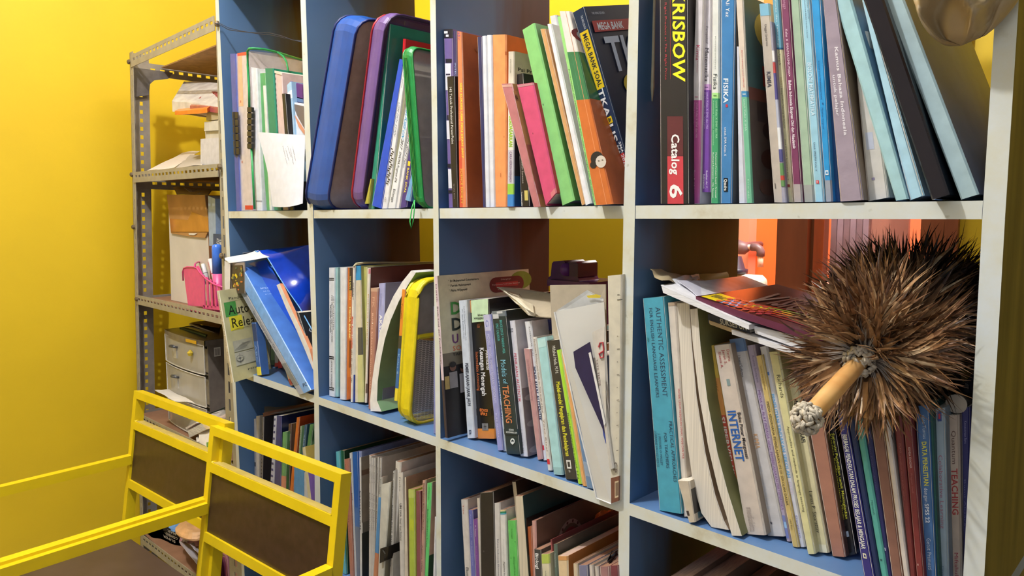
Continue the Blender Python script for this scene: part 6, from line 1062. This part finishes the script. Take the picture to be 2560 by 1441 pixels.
# ================================================================ things on the steel rack
def hexpx(k, q, y, d, m, ms=None, mb=None, dx_=0, dz=0):
    A = [at(k, q[2*i], q[2*i+1], y) for i in range(4)]; D = V((dx_, d, dz)); return (mb or MB()).hexa(A, [p+D for p in A], m, ms), A
Zb = BT   # shelf panel tops from the top down
def drop(A, z): # let a front face stand on a panel
    A[2].z = z; A[3].z = z; return A
# --- upper bay
def stackbook(q, lb, c, y, d=.2, cov=None):
    A = [at('k11', q[2*i], q[2*i+1], y) for i in range(4)]; r = thing('book', lb, 'book', tuple((A[2]+A[3])/2)); D = V((0, d, 0)); h = V((0, 0, .0008))
    TL, TR, BR, BL = A; MB().hexa([TL-h, TR-h, BR+h, BL+h], [p+D-h*(1 if i < 2 else -1) for i, p in enumerate(A)], FLATP).build('pages', r)
    m_ = MB(); cm = mat(c, .4, .05); f = V((0, -.0006, 0)); m_.hexa([TL, TR, TR-h, TL-h], [TL+D, TR+D, TR+D-h, TL+D-h], mat(cov or c, .4)); m_.hexa([BL+h, BR+h, BR, BL], [BL+D+h, BR+D+h, BR+D, BL+D], cm); m_.hexa([TL+f, TR+f, BR+f, BL+f], [TL, TR, BR, BL], cm); m_.build('cover', r); return r
zz = lambda y: onY(440, 420, y).z
stackbook((520, 895, 720, 880, 720, 1062, 520, 1066), 'thick white blank spine lying at the bottom of the rack top stack', (206, 204, 210), .03)
stackbook((548, 845, 720, 835, 720, 880, 552, 894), 'cream white spine, second from the bottom of the rack top stack', (196, 190, 178), .035)
stackbook((545, 785, 720, 765, 720, 834, 543, 844), 'white spine, third from the bottom of the rack top stack', (204, 200, 192), .03)
stackbook((560, 715, 720, 690, 720, 764, 556, 776), 'beige spine, fourth from the bottom of the rack top stack', (176, 160, 130), .03, cov=(120, 60, 60))
hx, A = hexpx('k11', (335, 590, 640, 600, 640, 660, 335, 678), .03, .001, mat((200, 190, 150), .3, .05))
def packet(name, label, tl, c, seed, cat='packet', th=.018, am=.003):
    C = [at('k11', *p[:2], p[2]) for p in tl]; f = lambda u, v: C[0].lerp(C[1], u).lerp(C[3].lerp(C[2], u), v)
    return solo(crumple(f, 10, 8, mat(c, .22, .08, 'film', scale=30), am, seed, (0, 0, -th)), name, label, cat, smooth=False)
packet('wrapped_packet', 'clear wrapped packet of pale papers crowning the rack top stack', [(335, 650, .03), (412, 524, .14), (700, 535, .14), (700, 690, .03)], (206, 200, 196), 41, th=.028)
packet('orange_wallet', 'orange plastic wallet jutting out left beneath the wrapped packet', [(352, 715, .02), (545, 586, .10), (680, 620, .10), (560, 700, .015)], (232, 122, 48), 42, th=.010, cat='wallet')
packet('rose_wallet', 'dull rose wallet folded between the orange wallet and the stack', [(450, 680, .025), (560, 590, .09), (700, 600, .09), (700, 700, .025)], (160, 80, 84), 43, th=.012, cat='wallet')
packet('glossy_sheet', 'pinkish glossy sheet hanging beneath the orange wallet', [(380, 735, .03), (500, 690, .08), (600, 700, .08), (555, 752, .03)], (206, 186, 190), 44, th=.001, cat='paper', am=.002)
sheetg('paper_sheet', 'large white sheet sagging over the upper rack shelf edge', 'k11', [(175, 1098, .004), (400, 985, .20), (520, 968, .24), (350, 1080, .006)], (216, 206, 200), .004, 45)
sheetg('paper_sheet', 'grey white sheet on the upper rack shelf against the stack', 'k11', [(350, 1082, .006), (450, 1000, .16), (560, 990, .18), (530, 1062, .006)], (176, 168, 160), .003, 46)
sheetg('black_folder', 'thin black folder flat on the upper rack shelf', 'k11', [(360, 1078, .02), (470, 1040, .12), (640, 1036, .12), (640, 1066, .02)], (30, 28, 30), .001, 47, cat='folder')
# --- second bay
bx = thing('carton', 'tall white carton with a torn brown cardboard flap taped across its front', 'box', tuple(at('r2', 510, 1240, .10)))
A = drop([at('r2', x, y, .06) for x, y in ((420, 560), (800, 600), (835, 1290), (432, 1235))], Zb[2]+.0005); B_ = [p+V((0, .22, 0)) for p in A]
CW = mat((216, 210, 202), .6, .05, scale=8); CB = mat((186, 138, 82), .7, .08, scale=14); TP = mat((190, 126, 60), .12, .08, scale=18)
A2 = [p.copy() for p in A]; t_ = onY(*px('r2', 400, 200), .06).z; A2[0].z = t_; A2[1].z = t_-.004
MB().hexa(A2, [p+V((0, .22, 0)) for p in A2], CW, {'top': CB, 'right': mat((150, 96, 56), .6, .08)}).build('body', bx)
Fp = [at('r2', x, y, .056) for x, y in ((388, 188), (768, 192), (778, 300), (806, 440), (800, 560), (770, 622), (600, 606), (430, 575), (412, 400))]
MB().plate(Fp, (0, .003, 0), CB).build('flap', bx)
MB().plate([at('r2', x, y, .0545) for x, y in ((418, 430), (600, 440), (640, 360), (800, 420), (806, 560), (430, 560))], (0, .001, 0), TP).build('tape', bx)
MB().plate([at('r2', x, y, .055) for x, y in ((608, 572), (700, 574), (664, 594), (612, 592))], (0, -.0006, 0), CW).build('tear', bx)
MB().obox(at('r2', 802, 420, .06), V((.06, 0, 0)), V((0, .2, 0)), V((0, 0, -.05)), mat((150, 88, 44), .3, .08)).build('tape', bx)
sheetg('card_sheet', 'yellowish cardboard sheet folded open on top of the tall carton', 'r2', [(448, 104, .12), (830, 130, .16), (800, 192, .065), (490, 186, .065)], (206, 184, 110), .002, 51, cat='card')
for i in range(3): sheetg('paper_sheet', ['lowest', 'middle', 'upper'][i]+' cream sheet end poking out of the tall carton', 'r2', [(560+60*i, 118+8*i, .12), (842-10*i, 142+9*i, .14), (800, 196, .07), (660, 188, .07)], (206-10*i, 196-10*i, 160-8*i), .001, 52+i)
def rackbook(q, lb, c, y, d=.18, tx=None, name='book', cat='book', zb=None):
    A = [at('r2', q[2*i], q[2*i+1], y) for i in range(4)]
    if zb is not None: drop(A, zb)
    r = thing(name, lb, cat, tuple((A[2]+A[3])/2)); MB().hexa(A, [p+V((0, d, 0)) for p in A], mat(c, .4, .06)).build('cover', r)
    if tx:
        t = MB()
        for (x0, y0, x1, y1, h, s_, col) in tx: a, b = at('r2', x0, y0, y-.0006), at('r2', x1, y1, y-.0006); letter(t, s_, a, b-a, V((h*.00016, 0, 0)), ink(col), True)
        t.build('print', r)
    return r
rackbook((800, 200, 872, 230, 882, 700, 812, 700), 'white and blue folder edges standing right of the tall carton', (150, 170, 196), .05, zb=None)
rackbook((852, 580, 960, 590, 960, 1240, 852, 1240), 'dark blue book with white capitals behind the blue bottle cap', (34, 66, 110), .045, tx=((888, 625, 886, 700, 90, 'ATLAS', (220, 226, 232)), (915, 630, 912, 700, 90, 'TIK', (220, 226, 232))), zb=Zb[2]+.0005)
cn = MB(); c = at('r2', 896, 900, .028); cn.tube([c+V((0, 0, -.02)), c+V((0, 0, .045)), c+V((0, 0, .052)), c+V((0, 0, .055))], [.013, .0125, .011, .006], mat((76, 130, 240), .2), 16)
b_ = thing('glue_bottle', 'bright blue capped bottle standing in the pink basket bay', 'bottle', tuple((c.x, c.y, Zb[2]+.001))); cn.build('cap', b_, True)
MB().tube([V((c.x, c.y, Zb[2]+.001)), c+V((0, 0, -.02))], .013, mat((226, 90, 150), .4), 16).build('body', b_, True)
# pink basket
pk = thing('pink_basket', 'small pink slotted plastic basket on the middle rack shelf', 'basket', tuple(at('r2', 700, 1300, .012))); PN = mat((222, 74, 140), .3, .04)
y = .006
def bp(x, yy, Y=y): return at('r2', x, yy, Y)
zf = Zb[2]+.0006
L0 = [bp(560, 918), bp(598, 1280)]; R0 = [bp(940, 1112), bp(900, 1330)]
mb = MB()
mb.plate([bp(552, 930), bp(570, 912), bp(668, 915), bp(700, 900), bp(740, 985), bp(752, 1310), bp(600, 1296)], (0, .0022, 0), PN)
mb.build('front_wall', pk)
fw = MB()
for a, b in ((740, 762), (782, 800), (820, 838), (858, 876), (896, 925)):
    fw.plate([bp(a-2, 985+(a-740)*.62), bp(b-2, 985+(b-740)*.62), bp(b+8, 1322), bp(a+10, 1318)], (0, .0022, 0), PN)
fw.plate([bp(748, 1296), bp(925, 1310), bp(930, 1345), bp(752, 1330)], (0, .0022, 0), PN); fw.build('slatted_wall', pk)
MB().tube([bp(552, 1050), bp(548, 960), bp(558, 925), bp(590, 912), bp(662, 914), bp(690, 925), bp(720, 970), bp(780, 1030), bp(860, 1085), bp(945, 1115)], .0022, PN, 6).build('rim', pk, True)
MB().tube([bp(668, 912), bp(672, 880, .02), bp(700, 862, .05), bp(745, 866, .08), bp(800, 900, .10), bp(930, 960, .10)], .0025, PN, 6).build('rim', pk, True)
MB().plate([bp(575, 950, .09), bp(760, 880, .09), bp(960, 960, .09), bp(960, 1240, .09), bp(600, 1240, .09)], (0, .002, 0), PN).build('back_wall', pk)
MB().obox(V((bp(600, 1296).x, y, zf)), V((.085, 0, 0)), V((0, .085, 0)), V((0, 0, .002)), PN).build('floor', pk)
def marker(a, b, lb, band, txt):
    a, b = V(a), V(b); r = thing('marker_pen', lb, 'pen', tuple(b)); u = (a-b).normalized()
    MB().tube([b, a-u*.006, a-u*.004, a], [.0065, .0065, .0058, .0056], mat((226, 222, 224), .3), 12).build('barrel', r, True)
    s_ = V((1, 0, 0)); t = MB(); f = V((0, -.0069, 0)); L = (a-b)
    t.tube([b+L*.50, b+L*.53], .0067, ink(band), 12, False, False); letter(t, txt, b+L*.92+f-s_*.003, -L*.36, s_*.006, ink(band), True); t.build('print', r)
marker(bp(750, 885, .03), bp(800, 1080, .03), 'white marker pen with black print, left one in the pink basket', (60, 60, 66), 'WHITEBOARD')
marker(bp(822, 835, .024), bp(895, 1140, .024), 'white marker pen with red print, right one in the pink basket', (196, 50, 80), 'KENKO 70')
# --- third bay: drawer unit
du = thing('drawer_unit', 'grey plastic desktop drawer unit with three frosted drawers and curved grips', 'drawers', tuple(at('r3', 520, 900, .05)))
GD = mat((112, 104, 98), .3, .06); FR = mat((206, 202, 194), .18, .04, 'film', .6, scale=12); IN = mat((176, 168, 154), .6, .2, scale=22)
y0 = .045
def q3(x, yy, Y=y0): return at('r3', x, yy, Y)
xl, xr = q3(345, 265).x, q3(695, 365).x
def zat(x, yy): return q3(x, yy).z
dp = .20; zt = zat(345, 228); levels = [(zat(345, 268), zat(345, 500)), (zat(345, 520), zat(345, 760)), (zat(345, 778), Zb[3]+.004)]
def curvefront(zt_, zb_, y_, bulge, m, mb, x0=xl, x1=xr, n=8):
    P = []
    for i in range(n+1): u = i/n; P.append((x0+(x1-x0)*u, y_-bulge*math.sin(u*math.pi)**.7))
    vs = [(a, b, zt_) for a, b in P]+[(a, b, zb_) for a, b in P]; n1 = n+1
    mb.add(vs, [[i, n1+i, n1+i+1, i+1] for i in range(n)], m); return P
sh = MB(); sh.box(xl+.002, y0+.006, Zb[3]+.0006, xl+.005, y0+dp, zt-.01, GD); sh.box(xr-.003, y0+.006, Zb[3]+.0006, xr+.001, y0+dp, zt-.01, GD); sh.box(xl+.002, y0+dp-.003, Zb[3]+.0006, xr, y0+dp, zt, GD)
for zt_, zb_ in levels: sh.box(xl+.003, y0+.004, zb_-.004, xr, y0+dp, zb_-.001, GD)
sh.build('casing', du)
tp = MB(); P = curvefront(zt, zt-.016, y0-.004, .012, GD, tp, xl-.002, xr+.003)
tp.add([(a, b, zt) for a, b in P]+[(P[-1][0], y0+dp, zt), (P[0][0], y0+dp, zt)], [list(range(len(P)+2))], mat((70, 66, 66), .25, .06)); tp.box(xl-.002, y0, zt-.016, xl+.001, y0+dp, zt, GD); tp.box(xr, y0, zt-.016, xr+.003, y0+dp, zt, GD)
tp.build('lid', du)
for i, (zt_, zb_) in enumerate(levels):
    d_ = MB(); P = curvefront(zt_, zb_, y0-.003, .010, FR, d_); d_.box(xl+.006, y0+.008, zb_+.002, xr-.005, y0+dp-.01, zt_-.012, IN)
    dr = d_.build('drawer', du)
    rm = MB(); rm.tube([(a, b-.001, zt_) for a, b in P]+[(P[-1][0], P[-1][1]-.001, zb_)]+[(a, b-.001, zb_) for a, b in P[::-1]], .0016, mat((206, 202, 196), .2), 5, True); rm.build('drawer_rim', dr)
    if i < 2:
        h = MB(); cx = xl+(xr-xl)*.36; zc = zt_-(zt_-zb_)*.30; w_ = .016
        h.tube([(cx+w_*math.cos(g), y0-.016-.011*math.sin(g), zc+.002*math.sin(g)) for g in [j*math.pi/8 for j in range(16)]], .0034, mat((84, 84, 88), .25, .04, metal=.4), 6, True); h.build('grip', dr, True)
        MB().box(cx-.010, y0-.016, zc-.034, cx+.012, y0-.012, zc-.004, mat((206, 204, 200), .2, .04, 'film', .5)).build('grip_recess', dr)
lb = MB(); lb.add([(xr+.0035, y0+.022, zt-.022), (xr+.0035, y0+.022, zt-.047), (xr+.0035, y0+.040, zt-.047), (xr+.0035, y0+.040, zt-.022)], [[0, 1, 2, 3]], ink((206, 204, 200)))
for j in range(5): lb.add([(xr+.0038, y0+.024+.003*j, zt-.025), (xr+.0038, y0+.024+.003*j, zt-.044), (xr+.0038, y0+.0255+.003*j, zt-.044), (xr+.0038, y0+.0255+.003*j, zt-.025)], [[0, 1, 2, 3]], ink((110, 108, 106)))
lb.add([(xl+(xr-xl)*.68, y0-.0172, zt-.003), (xl+(xr-xl)*.68, y0-.0172, zt-.012), (xl+(xr-xl)*.9, y0-.0125, zt-.012), (xl+(xr-xl)*.9, y0-.0125, zt-.003)], [[0, 1, 2, 3]], ink((206, 160, 40)))
xs = xl+(xr-xl)*.78; lb.tube([(xs, y0-.016, levels[0][0]-.018), (xs, y0-.0175, levels[0][0]-.026), (xs, y0-.016, levels[0][0]-.034)], [.002, .008, .006], ink((196, 170, 40)), 8)
lb.build('stickers', du)
sheetg('notebook', 'dark green notebook lying on the lid of the drawer unit', 'r3', [(465, 210, .08), (620, 190, .18), (760, 250, .16), (700, 285, .07)], (56, 84, 52), .001, 61, cat='notebook', th=.004)
sheetg('paper_sheet', 'rigid white card end on top of the drawer unit', 'r3', [(550, 180, .12), (600, 168, .17), (805, 245, .17), (800, 266, .12)], (196, 186, 170), .001, 62, th=.003)
sheetg('brown_folder', 'thin brown folder leaning above the drawer unit', 'r3', [(560, 170, .14), (700, 150, .2), (840, 190, .2), (820, 215, .14)], (130, 84, 50), .001, 63, cat='folder')
sheetg('paper_sheet', 'white sheet sticking out below the second drawer', 'r3', [(238, 775, -.02), (370, 772, .04), (600, 888, .02), (420, 880, -.01)], (222, 216, 210), .002, 64, th=.0005)
# --- fourth shelf: sheets and books beside the drawer unit
def r3y(pts): return [(p[0], p[1], p[2]) for p in pts]
zz4 = Zb[3]
def flat(lb, name, k, pts, z, c, th=.004, cat='book', tilt=0, kind='plain'):
    P = [onZ(*px(k, x, y), z) for x, y in pts]; P = [V((p.x, max(-.02, min(.40, p.y)), z+.0008)) for p in P]
    return solo(MB().plate(P, (0, 0, th), mat(c, .6, .06, kind)), name, lb, cat)
def boxr(k, q, y, d, c, lb, name='book', cat='book', th=None, side=None, top=None):
    A = [at(k, q[2*i], q[2*i+1], y) for i in range(4)]; mb = MB().hexa(A, [p+V((0, d, 0)) for p in A], mat(c, .6, .06), {'top': mat(top, .6, .06) if top else mat(c, .6, .06), 'front': FLATP if side else mat(c, .6, .06)})
    return solo(mb, name, lb, cat)
boxr('c2', (825, 540, 945, 478, 950, 492, 838, 560), .02, .14, (216, 210, 204), 'thin white booklet lying slanted on the book behind the rear chair rail', cat='booklet', name='booklet')
boxr('c2', (850, 575, 1010, 490, 1060, 560, 872, 655), .012, .16, (206, 180, 130), 'thick cream paged book lying slanted on the rack behind the rear chair rail', side=1, top=(150, 110, 90))
sheetg('printed_card', 'white card with small print and green corner propped on the rack shelf', 'c2', [(972, 566, .02), (1130, 545, .03), (1120, 800, -.01), (988, 745, .0)], (226, 220, 216), .001, 71, cat='card')
t = MB(); t.add([at('c2', x, y, -.013) for x, y in ((1062, 708), (1120, 690), (1120, 800), (1066, 778))][::-1], [[0, 1, 2, 3]], ink((120, 176, 100))); htext(t, 'c2', 'nota', 1052, 650, 1054, 600, 10, -.012, (120, 110, 110), False)
t.build('print', [o for o in COL.objects if o.get('label', '').startswith('white card with small print')][0])
sheetg('paper_sheet', 'folded white slip under the printed card', 'c2', [(946, 650, .01), (990, 630, .03), (1000, 690, .01), (950, 702, .0)], (220, 214, 208), .001, 72)
for i, (pts, c, lb) in enumerate((([(1105, 350, .06), (1270, 290, .12), (1275, 360, .10), (1110, 390, .05)], (206, 216, 200), 'pale green tinted sheet behind the right rack post'), ([(1165, 300, .10), (1270, 215, .16), (1276, 300, .14), (1190, 330, .08)], (226, 222, 220), 'upper white sheet behind the right rack post'),
                                 ([(1070, 392, .03), (1280, 320, .10), (1280, 400, .08), (1150, 430, .02)], (214, 206, 196), 'broad white sheet behind the right rack post'), ([(1150, 430, .02), (1285, 385, .06), (1285, 460, .05), (1200, 455, .01)], (222, 196, 180), 'pink cream sheet low behind the right rack post'))):
    sheetg('paper_sheet', lb, 'c2', pts, c, .002, 73+i)
mb = MB(); mb.tube([at('c2', 1080, 388, .028), at('c2', 1180, 352, .06), at('c2', 1270, 316, .09)], .0016, mat((20, 44, 34), .4), 5); solo(mb, 'spiral_spine', 'black green binding edge of a notepad among the white sheets', 'notepad')
# --- lowest visible shelf
def blob(k, cx, cy, rx, ry, Y, ry3, c, name, lb, cat, seed, z=None, amp=.25):
    rnd = random.Random(seed); ph = [(rnd.randint(2, 5), rnd.randint(1, 4), rnd.uniform(0, 6)) for _ in range(5)]
    C = at(k, cx, cy, Y); RX = (at(k, cx+rx, cy, Y)-C).length*1.0; RZ = abs(at(k, cx, cy+ry, Y).z-C.z)
    if z is not None: RZ = max(RZ, (C.z-z)*.98)
    C.x = max(C.x, WX+RX+.012)
    def f(u, v):
        a, b = u*2*math.pi, (v-.5)*math.pi; s = 1+amp*sum(math.sin(p*a+q*b*2+r_) for p, q, r_ in ph)/5
        return V((C.x+RX*math.cos(a)*math.cos(b)*s, C.y+ry3*math.sin(a)*math.cos(b)*s, max(z if z is not None else -9, C.z+RZ*math.sin(b)*s)))
    return solo(MB().grid(f, 28, 14, mat(c, .5, .08, 'cloth', scale=30)), name, lb, cat)
z5 = Zb[4]+.0008
bg_ = blob('r5', 520, 850, 170, 150, .08, .05, (26, 24, 28), 'black_bag', 'black fabric bag with grey lettering slumped on the lowest rack shelf', 'bag', 81, z5)
t = MB()
for s_, x0, y0, x1, y1 in (('SUPER', 405, 822, 590, 915), ('COMBO', 440, 785, 622, 870), ('MAX', 470, 745, 600, 800)):
    a, b = at('r5', x0, y0, .035), at('r5', x1, y1, .035); letter(t, s_, b, a-b, V((0, 0, -.008)), ink((170, 166, 160)), True)
t.build('lettering', bg_)
blob('r5', 420, 700, 180, 110, .12, .06, (34, 28, 34), 'black_bag', 'second black bag with small white print, behind the lettered one', 'bag', 82)
blob('r5', 250, 835, 90, 55, .04, .03, (50, 48, 52), 'dark_strap', 'coiled dark grey strap at the left end of the lowest rack shelf', 'strap', 83, z5, .35)
blob('r5', 790, 660, 100, 100, .10, .05, (110, 160, 220), 'cloth_bundle', 'pale blue cloth bundle behind the chair leg', 'cloth', 84)
blob('r5', 700, 600, 60, 60, .14, .05, (206, 206, 214), 'cloth_bundle', 'off white cloth bundle left of the pale blue one', 'cloth', 85)
blob('r5', 890, 750, 130, 100, .06, .05, (226, 176, 124), 'cloth_bundle', 'peach orange folded cloth beside the pale blue one', 'cloth', 86, None, .12)
blob('r5', 870, 600, 130, 40, .16, .05, (220, 190, 160), 'cloth_bundle', 'cream peach cloth roll above the blue one', 'cloth', 87, None, .1)
blob('r5', 870, 900, 90, 110, .10, .04, (190, 140, 140), 'cloth_bundle', 'dull pink cloth under the peach one', 'cloth', 88, z5)
for i, (pts, c, lb) in enumerate((([(645, 925, .0), (740, 900, .08), (930, 1130, .04), (910, 1270, -.01)], (220, 216, 222), 'long white stapled pages sliding off the lowest rack shelf'), ([(680, 860, .06), (745, 840, .10), (800, 910, .06), (700, 930, .03)], (226, 222, 222), 'crumpled white slip above the stapled pages'), ([(800, 960, .03), (860, 935, .06), (950, 1080, .04), (930, 1110, .0)], (206, 204, 220), 'second white leaf beside the stapled pages'))):
    sheetg('paper_sheet', lb, 'r5', pts, c, .003, 90+i)
hp = thing('pink_hoop_basket', 'pink plastic basket with looped handle low beside the right rack post', 'basket', tuple(at('r5', 1290, 1500, .02))); HP = mat((206, 140, 170), .3, .05)
MB().tube([at('r5', x, y, .005) for x, y in ((1190, 1500), (1205, 1330), (1230, 1210), (1262, 1130), (1310, 1100), (1350, 1120), (1380, 1200), (1400, 1500))], .0035, HP, 8).build('handle', hp, True)
MB().grid(lambda u, v: at('r5', 1235+130*u, 1150+60*abs(u-.5)+350*v, .02+.03*math.sin(u*3.1)), 8, 6, mat((186, 110, 150), .3, .05), (0, .002, 0)).build('wall', hp)
MB().tube([at('r5', x, y, .012) for x, y in ((1255, 940), (1290, 985), (1325, 1000), (1345, 1060), (1350, 1200), (1385, 1300))], .0028, HP, 8).build('handle', hp, True)
blob('r5', 1230, 1040, 60, 60, .12, .04, (50, 110, 56), 'green_cloth', 'dark green cloth above the pink hoop basket', 'cloth', 95)
blob('r5', 1275, 1065, 14, 40, .05, .012, (230, 214, 50), 'yellow_toy', 'small yellow plastic piece by the dark green cloth', 'toy', 96, None, .1)
sheetg('paper_sheet', 'white sheet standing behind the pink hoop basket', 'r5', [(1170, 1070, .08), (1280, 1110, .09), (1300, 1500, .06), (1160, 1500, .06)], (206, 204, 200), .002, 97)
zc = MB()
for i in range(7): zc.tube([at('r5', 1140+8*i, 1310+16*i, .03), at('r5', 1170+6*i, 1330+18*i, .03)], .0022, ink((40, 38, 44) if i % 2 else (226, 226, 226)), 5)
solo(zc, 'striped_ribbon', 'black and white striped ribbon end near the pink hoop basket', 'ribbon')
# ================================================================ feather duster
K0 = at('k25', 314, 572, -.030); H0 = at('k25', 92, 812, -.125); E0 = at('k25', 560, 335, .165)
dst = thing('feather_duster', 'brown feather duster with wooden handle and knotted cord ends, lying on the books', 'duster', tuple(K0))
WD = mat((196, 144, 84), .4, .12, 'grain', scale=40, c2=(216, 174, 114)); ax = (K0-H0)
MB().tube([H0+ax*t_ for t_ in (0, .1, .4, .7, 1.0)], [.0074, .0080, .0084, .0082, .0078], WD, 14).build('handle', dst, True)
CD = mat((186, 176, 160), .9, .14, 'cord', scale=160, bump=.6)
def knot(c, R_, n, seed, nm):
    rnd = random.Random(seed); mb = MB()
    for i in range(n):
        a, b = rnd.uniform(0, 6.28), rnd.uniform(-1.3, 1.3); d1 = V((math.cos(a)*math.cos(b), math.sin(a)*math.cos(b), math.sin(b)))
        t1 = d1.cross(V((rnd.random()-.5, rnd.random()-.5, rnd.random()-.5))).normalized(); p = c+d1*R_*rnd.uniform(.70, 1)
        mb.tube([p-t1*.0036, p+d1*.0012, p+t1*.0036], [.0013, .0021, .0013], CD, 5)
    o = mb.build(nm, dst, True); o['kind'] = 'stuff'; return o
knot(H0, .0128, 150, 3, 'cord_knot'); MB().tube([H0-ax*.06, H0-ax*.03], [.005, .007], WD, 12).build('handle_tip', dst, True)
knot(K0-ax*.045, .0135, 150, 4, 'cord_knot')
MB().tube([K0+(E0-K0)*t_ for t_ in (0, .2, .5, .8, 1)], [.008, .02, .026, .024, .012], mat((44, 30, 22), .8, .1), 12).build('core', dst, True)
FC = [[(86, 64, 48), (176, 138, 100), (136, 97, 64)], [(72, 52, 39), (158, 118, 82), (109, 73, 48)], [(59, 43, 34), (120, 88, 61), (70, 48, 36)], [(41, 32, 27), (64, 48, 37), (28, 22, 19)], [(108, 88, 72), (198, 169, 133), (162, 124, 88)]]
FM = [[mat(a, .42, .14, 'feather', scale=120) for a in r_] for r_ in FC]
rnd = random.Random(12)
def feather_mesh(ci, Wd, bend, twist, seed):
    """a hackle: two narrow vanes with a slight V, bending back and to one side"""
    n = 8; mb = MB(); vs = []; r = random.Random(seed); ff = [[], [], []]
    for i in range(n+1):
        t = i/n; wv = Wd*(math.sin(math.pi*min(1, t**.62))**.9)*(.9+.2*r.random()) if 0 < t < 1 else .0008
        cp = V((t-.10*abs(bend)*t**3, twist*t**2.2, -bend*t**2)); vs += [cp+V((0, wv, -wv*.4)), cp, cp+V((0, -wv, -wv*.4))]
    for i in range(n):
        a = i*3; ff[0 if i < 2 else 1 if i < 6 else 2].extend([[a, a+1, a+4, a+3], [a+1, a+2, a+5, a+4]])
    for k_ in range(3): mb.add(vs, ff[k_], FM[ci][k_])
    return mb
protos = []
for i in range(30):
    ci = i % 5; m_ = feather_mesh(ci, rnd.uniform(.022, .038), rnd.choice([rnd.uniform(.0, .3), rnd.uniform(.2, .6), rnd.uniform(-.3, .1)]), rnd.uniform(-.4, .4), i)
    me = bpy.data.meshes.new('feather'); me.from_pydata([tuple(p) for p in m_.v], [], m_.f)
    for x in m_.mats: me.materials.append(x)
    me.polygons.foreach_set('material_index', m_.m); me.polygons.foreach_set('use_smooth', [True]*len(m_.f)); protos.append((ci, me))
A_ = (E0-K0).normalized(); S1 = A_.cross(V((0, 0, 1))).normalized(); S2 = A_.cross(S1).normalized()
stuff = MB(); cnt = 0; Lax = (E0-K0).length; LAP = V(K0); tips = []
for i in range(4600):
    t = rnd.random()**1.15; a = rnd.uniform(0, 2*math.pi); rad = S1*math.cos(a)+S2*math.sin(a)
    fwd = -.45+1.25*t+rnd.uniform(-.28, .28)
    fw_ = V((math.sin(3*a+6*t), math.cos(4*a-5*t), math.sin(5*a+2*t+1)))*.28
    d = (rad+A_*fwd+fw_+V((rnd.uniform(-.09, .09), rnd.uniform(-.09, .09), rnd.uniform(-.09, .09)))).normalized()
    L = rnd.uniform(.036, .078)+.020*min(1, t*2)
    base = K0+A_*(Lax*(.03+.91*t))+rad*.008
    tip = base+d*L
    lim = dx(4, tip.z, 0)-.003
    if tip.x > lim: d.x -= (tip.x-lim+.006)/L; d.normalize(); tip = base+d*L
    if tip.x > lim+.002 and tip.y > -.05: continue
    if tip.z > .350 and tip.y > -.01: continue
    if tip.z < .17 and t > .35: continue
    dark_bias = (tip.z-base.z)*7+(t-.45)*1.5+rnd.uniform(-.6, .6)  # darker feathers are picked towards the far end and for rising tips
    want = 3 if dark_bias > 1.0 else 2 if dark_bias > .6 else rnd.choice([0, 1, 1, 4, 0, 2])
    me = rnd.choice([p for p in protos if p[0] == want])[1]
    X = d; Y_ = (rad+A_*.3).cross(X); Y_ = Y_.normalized() if Y_.length > .05 else S1; Z_ = X.cross(Y_).normalized()
    if rnd.random() < .35: Y_, Z_ = -Y_, -Z_
    R_ = Matrix((X, Y_, Z_)).transposed().to_4x4()
    M_ = Matrix.Translation(base-LAP) @ R_ @ Matrix.Scale(L, 4)
    if cnt < 300 and (base-CC).length < .90 and rnd.random() < .28:
        o = bpy.data.objects.new('feather', me); COL.objects.link(o); o.parent = dst; o.matrix_local = M_; cnt += 1
    else:
        M2 = Matrix.Translation(LAP) @ M_; n0 = len(stuff.v)
        stuff.v += [M2 @ v.co for v in me.vertices]
        for p in me.polygons: stuff.f.append([n0+j for j in p.vertices]); stuff.m.append(stuff.mi(me.materials[p.material_index]))
o = stuff.build('feather_mass', dst, True); o['kind'] = 'stuff'
dn = MB()
for i in range(220):
    a = rnd.uniform(0, 6.28); d = (S1*math.cos(a)+S2*math.sin(a)-A_*rnd.uniform(0, .6)).normalized(); p = K0+A_*.008+d*.008
    dn.tube([p, p+d*.012+V((0, 0, .002)), p+d*rnd.uniform(.016, .034)], [.0003, .0006, .0001], mat((170, 158, 148), .9, 0), 3)
o = dn.build('down', dst); o['kind'] = 'stuff'
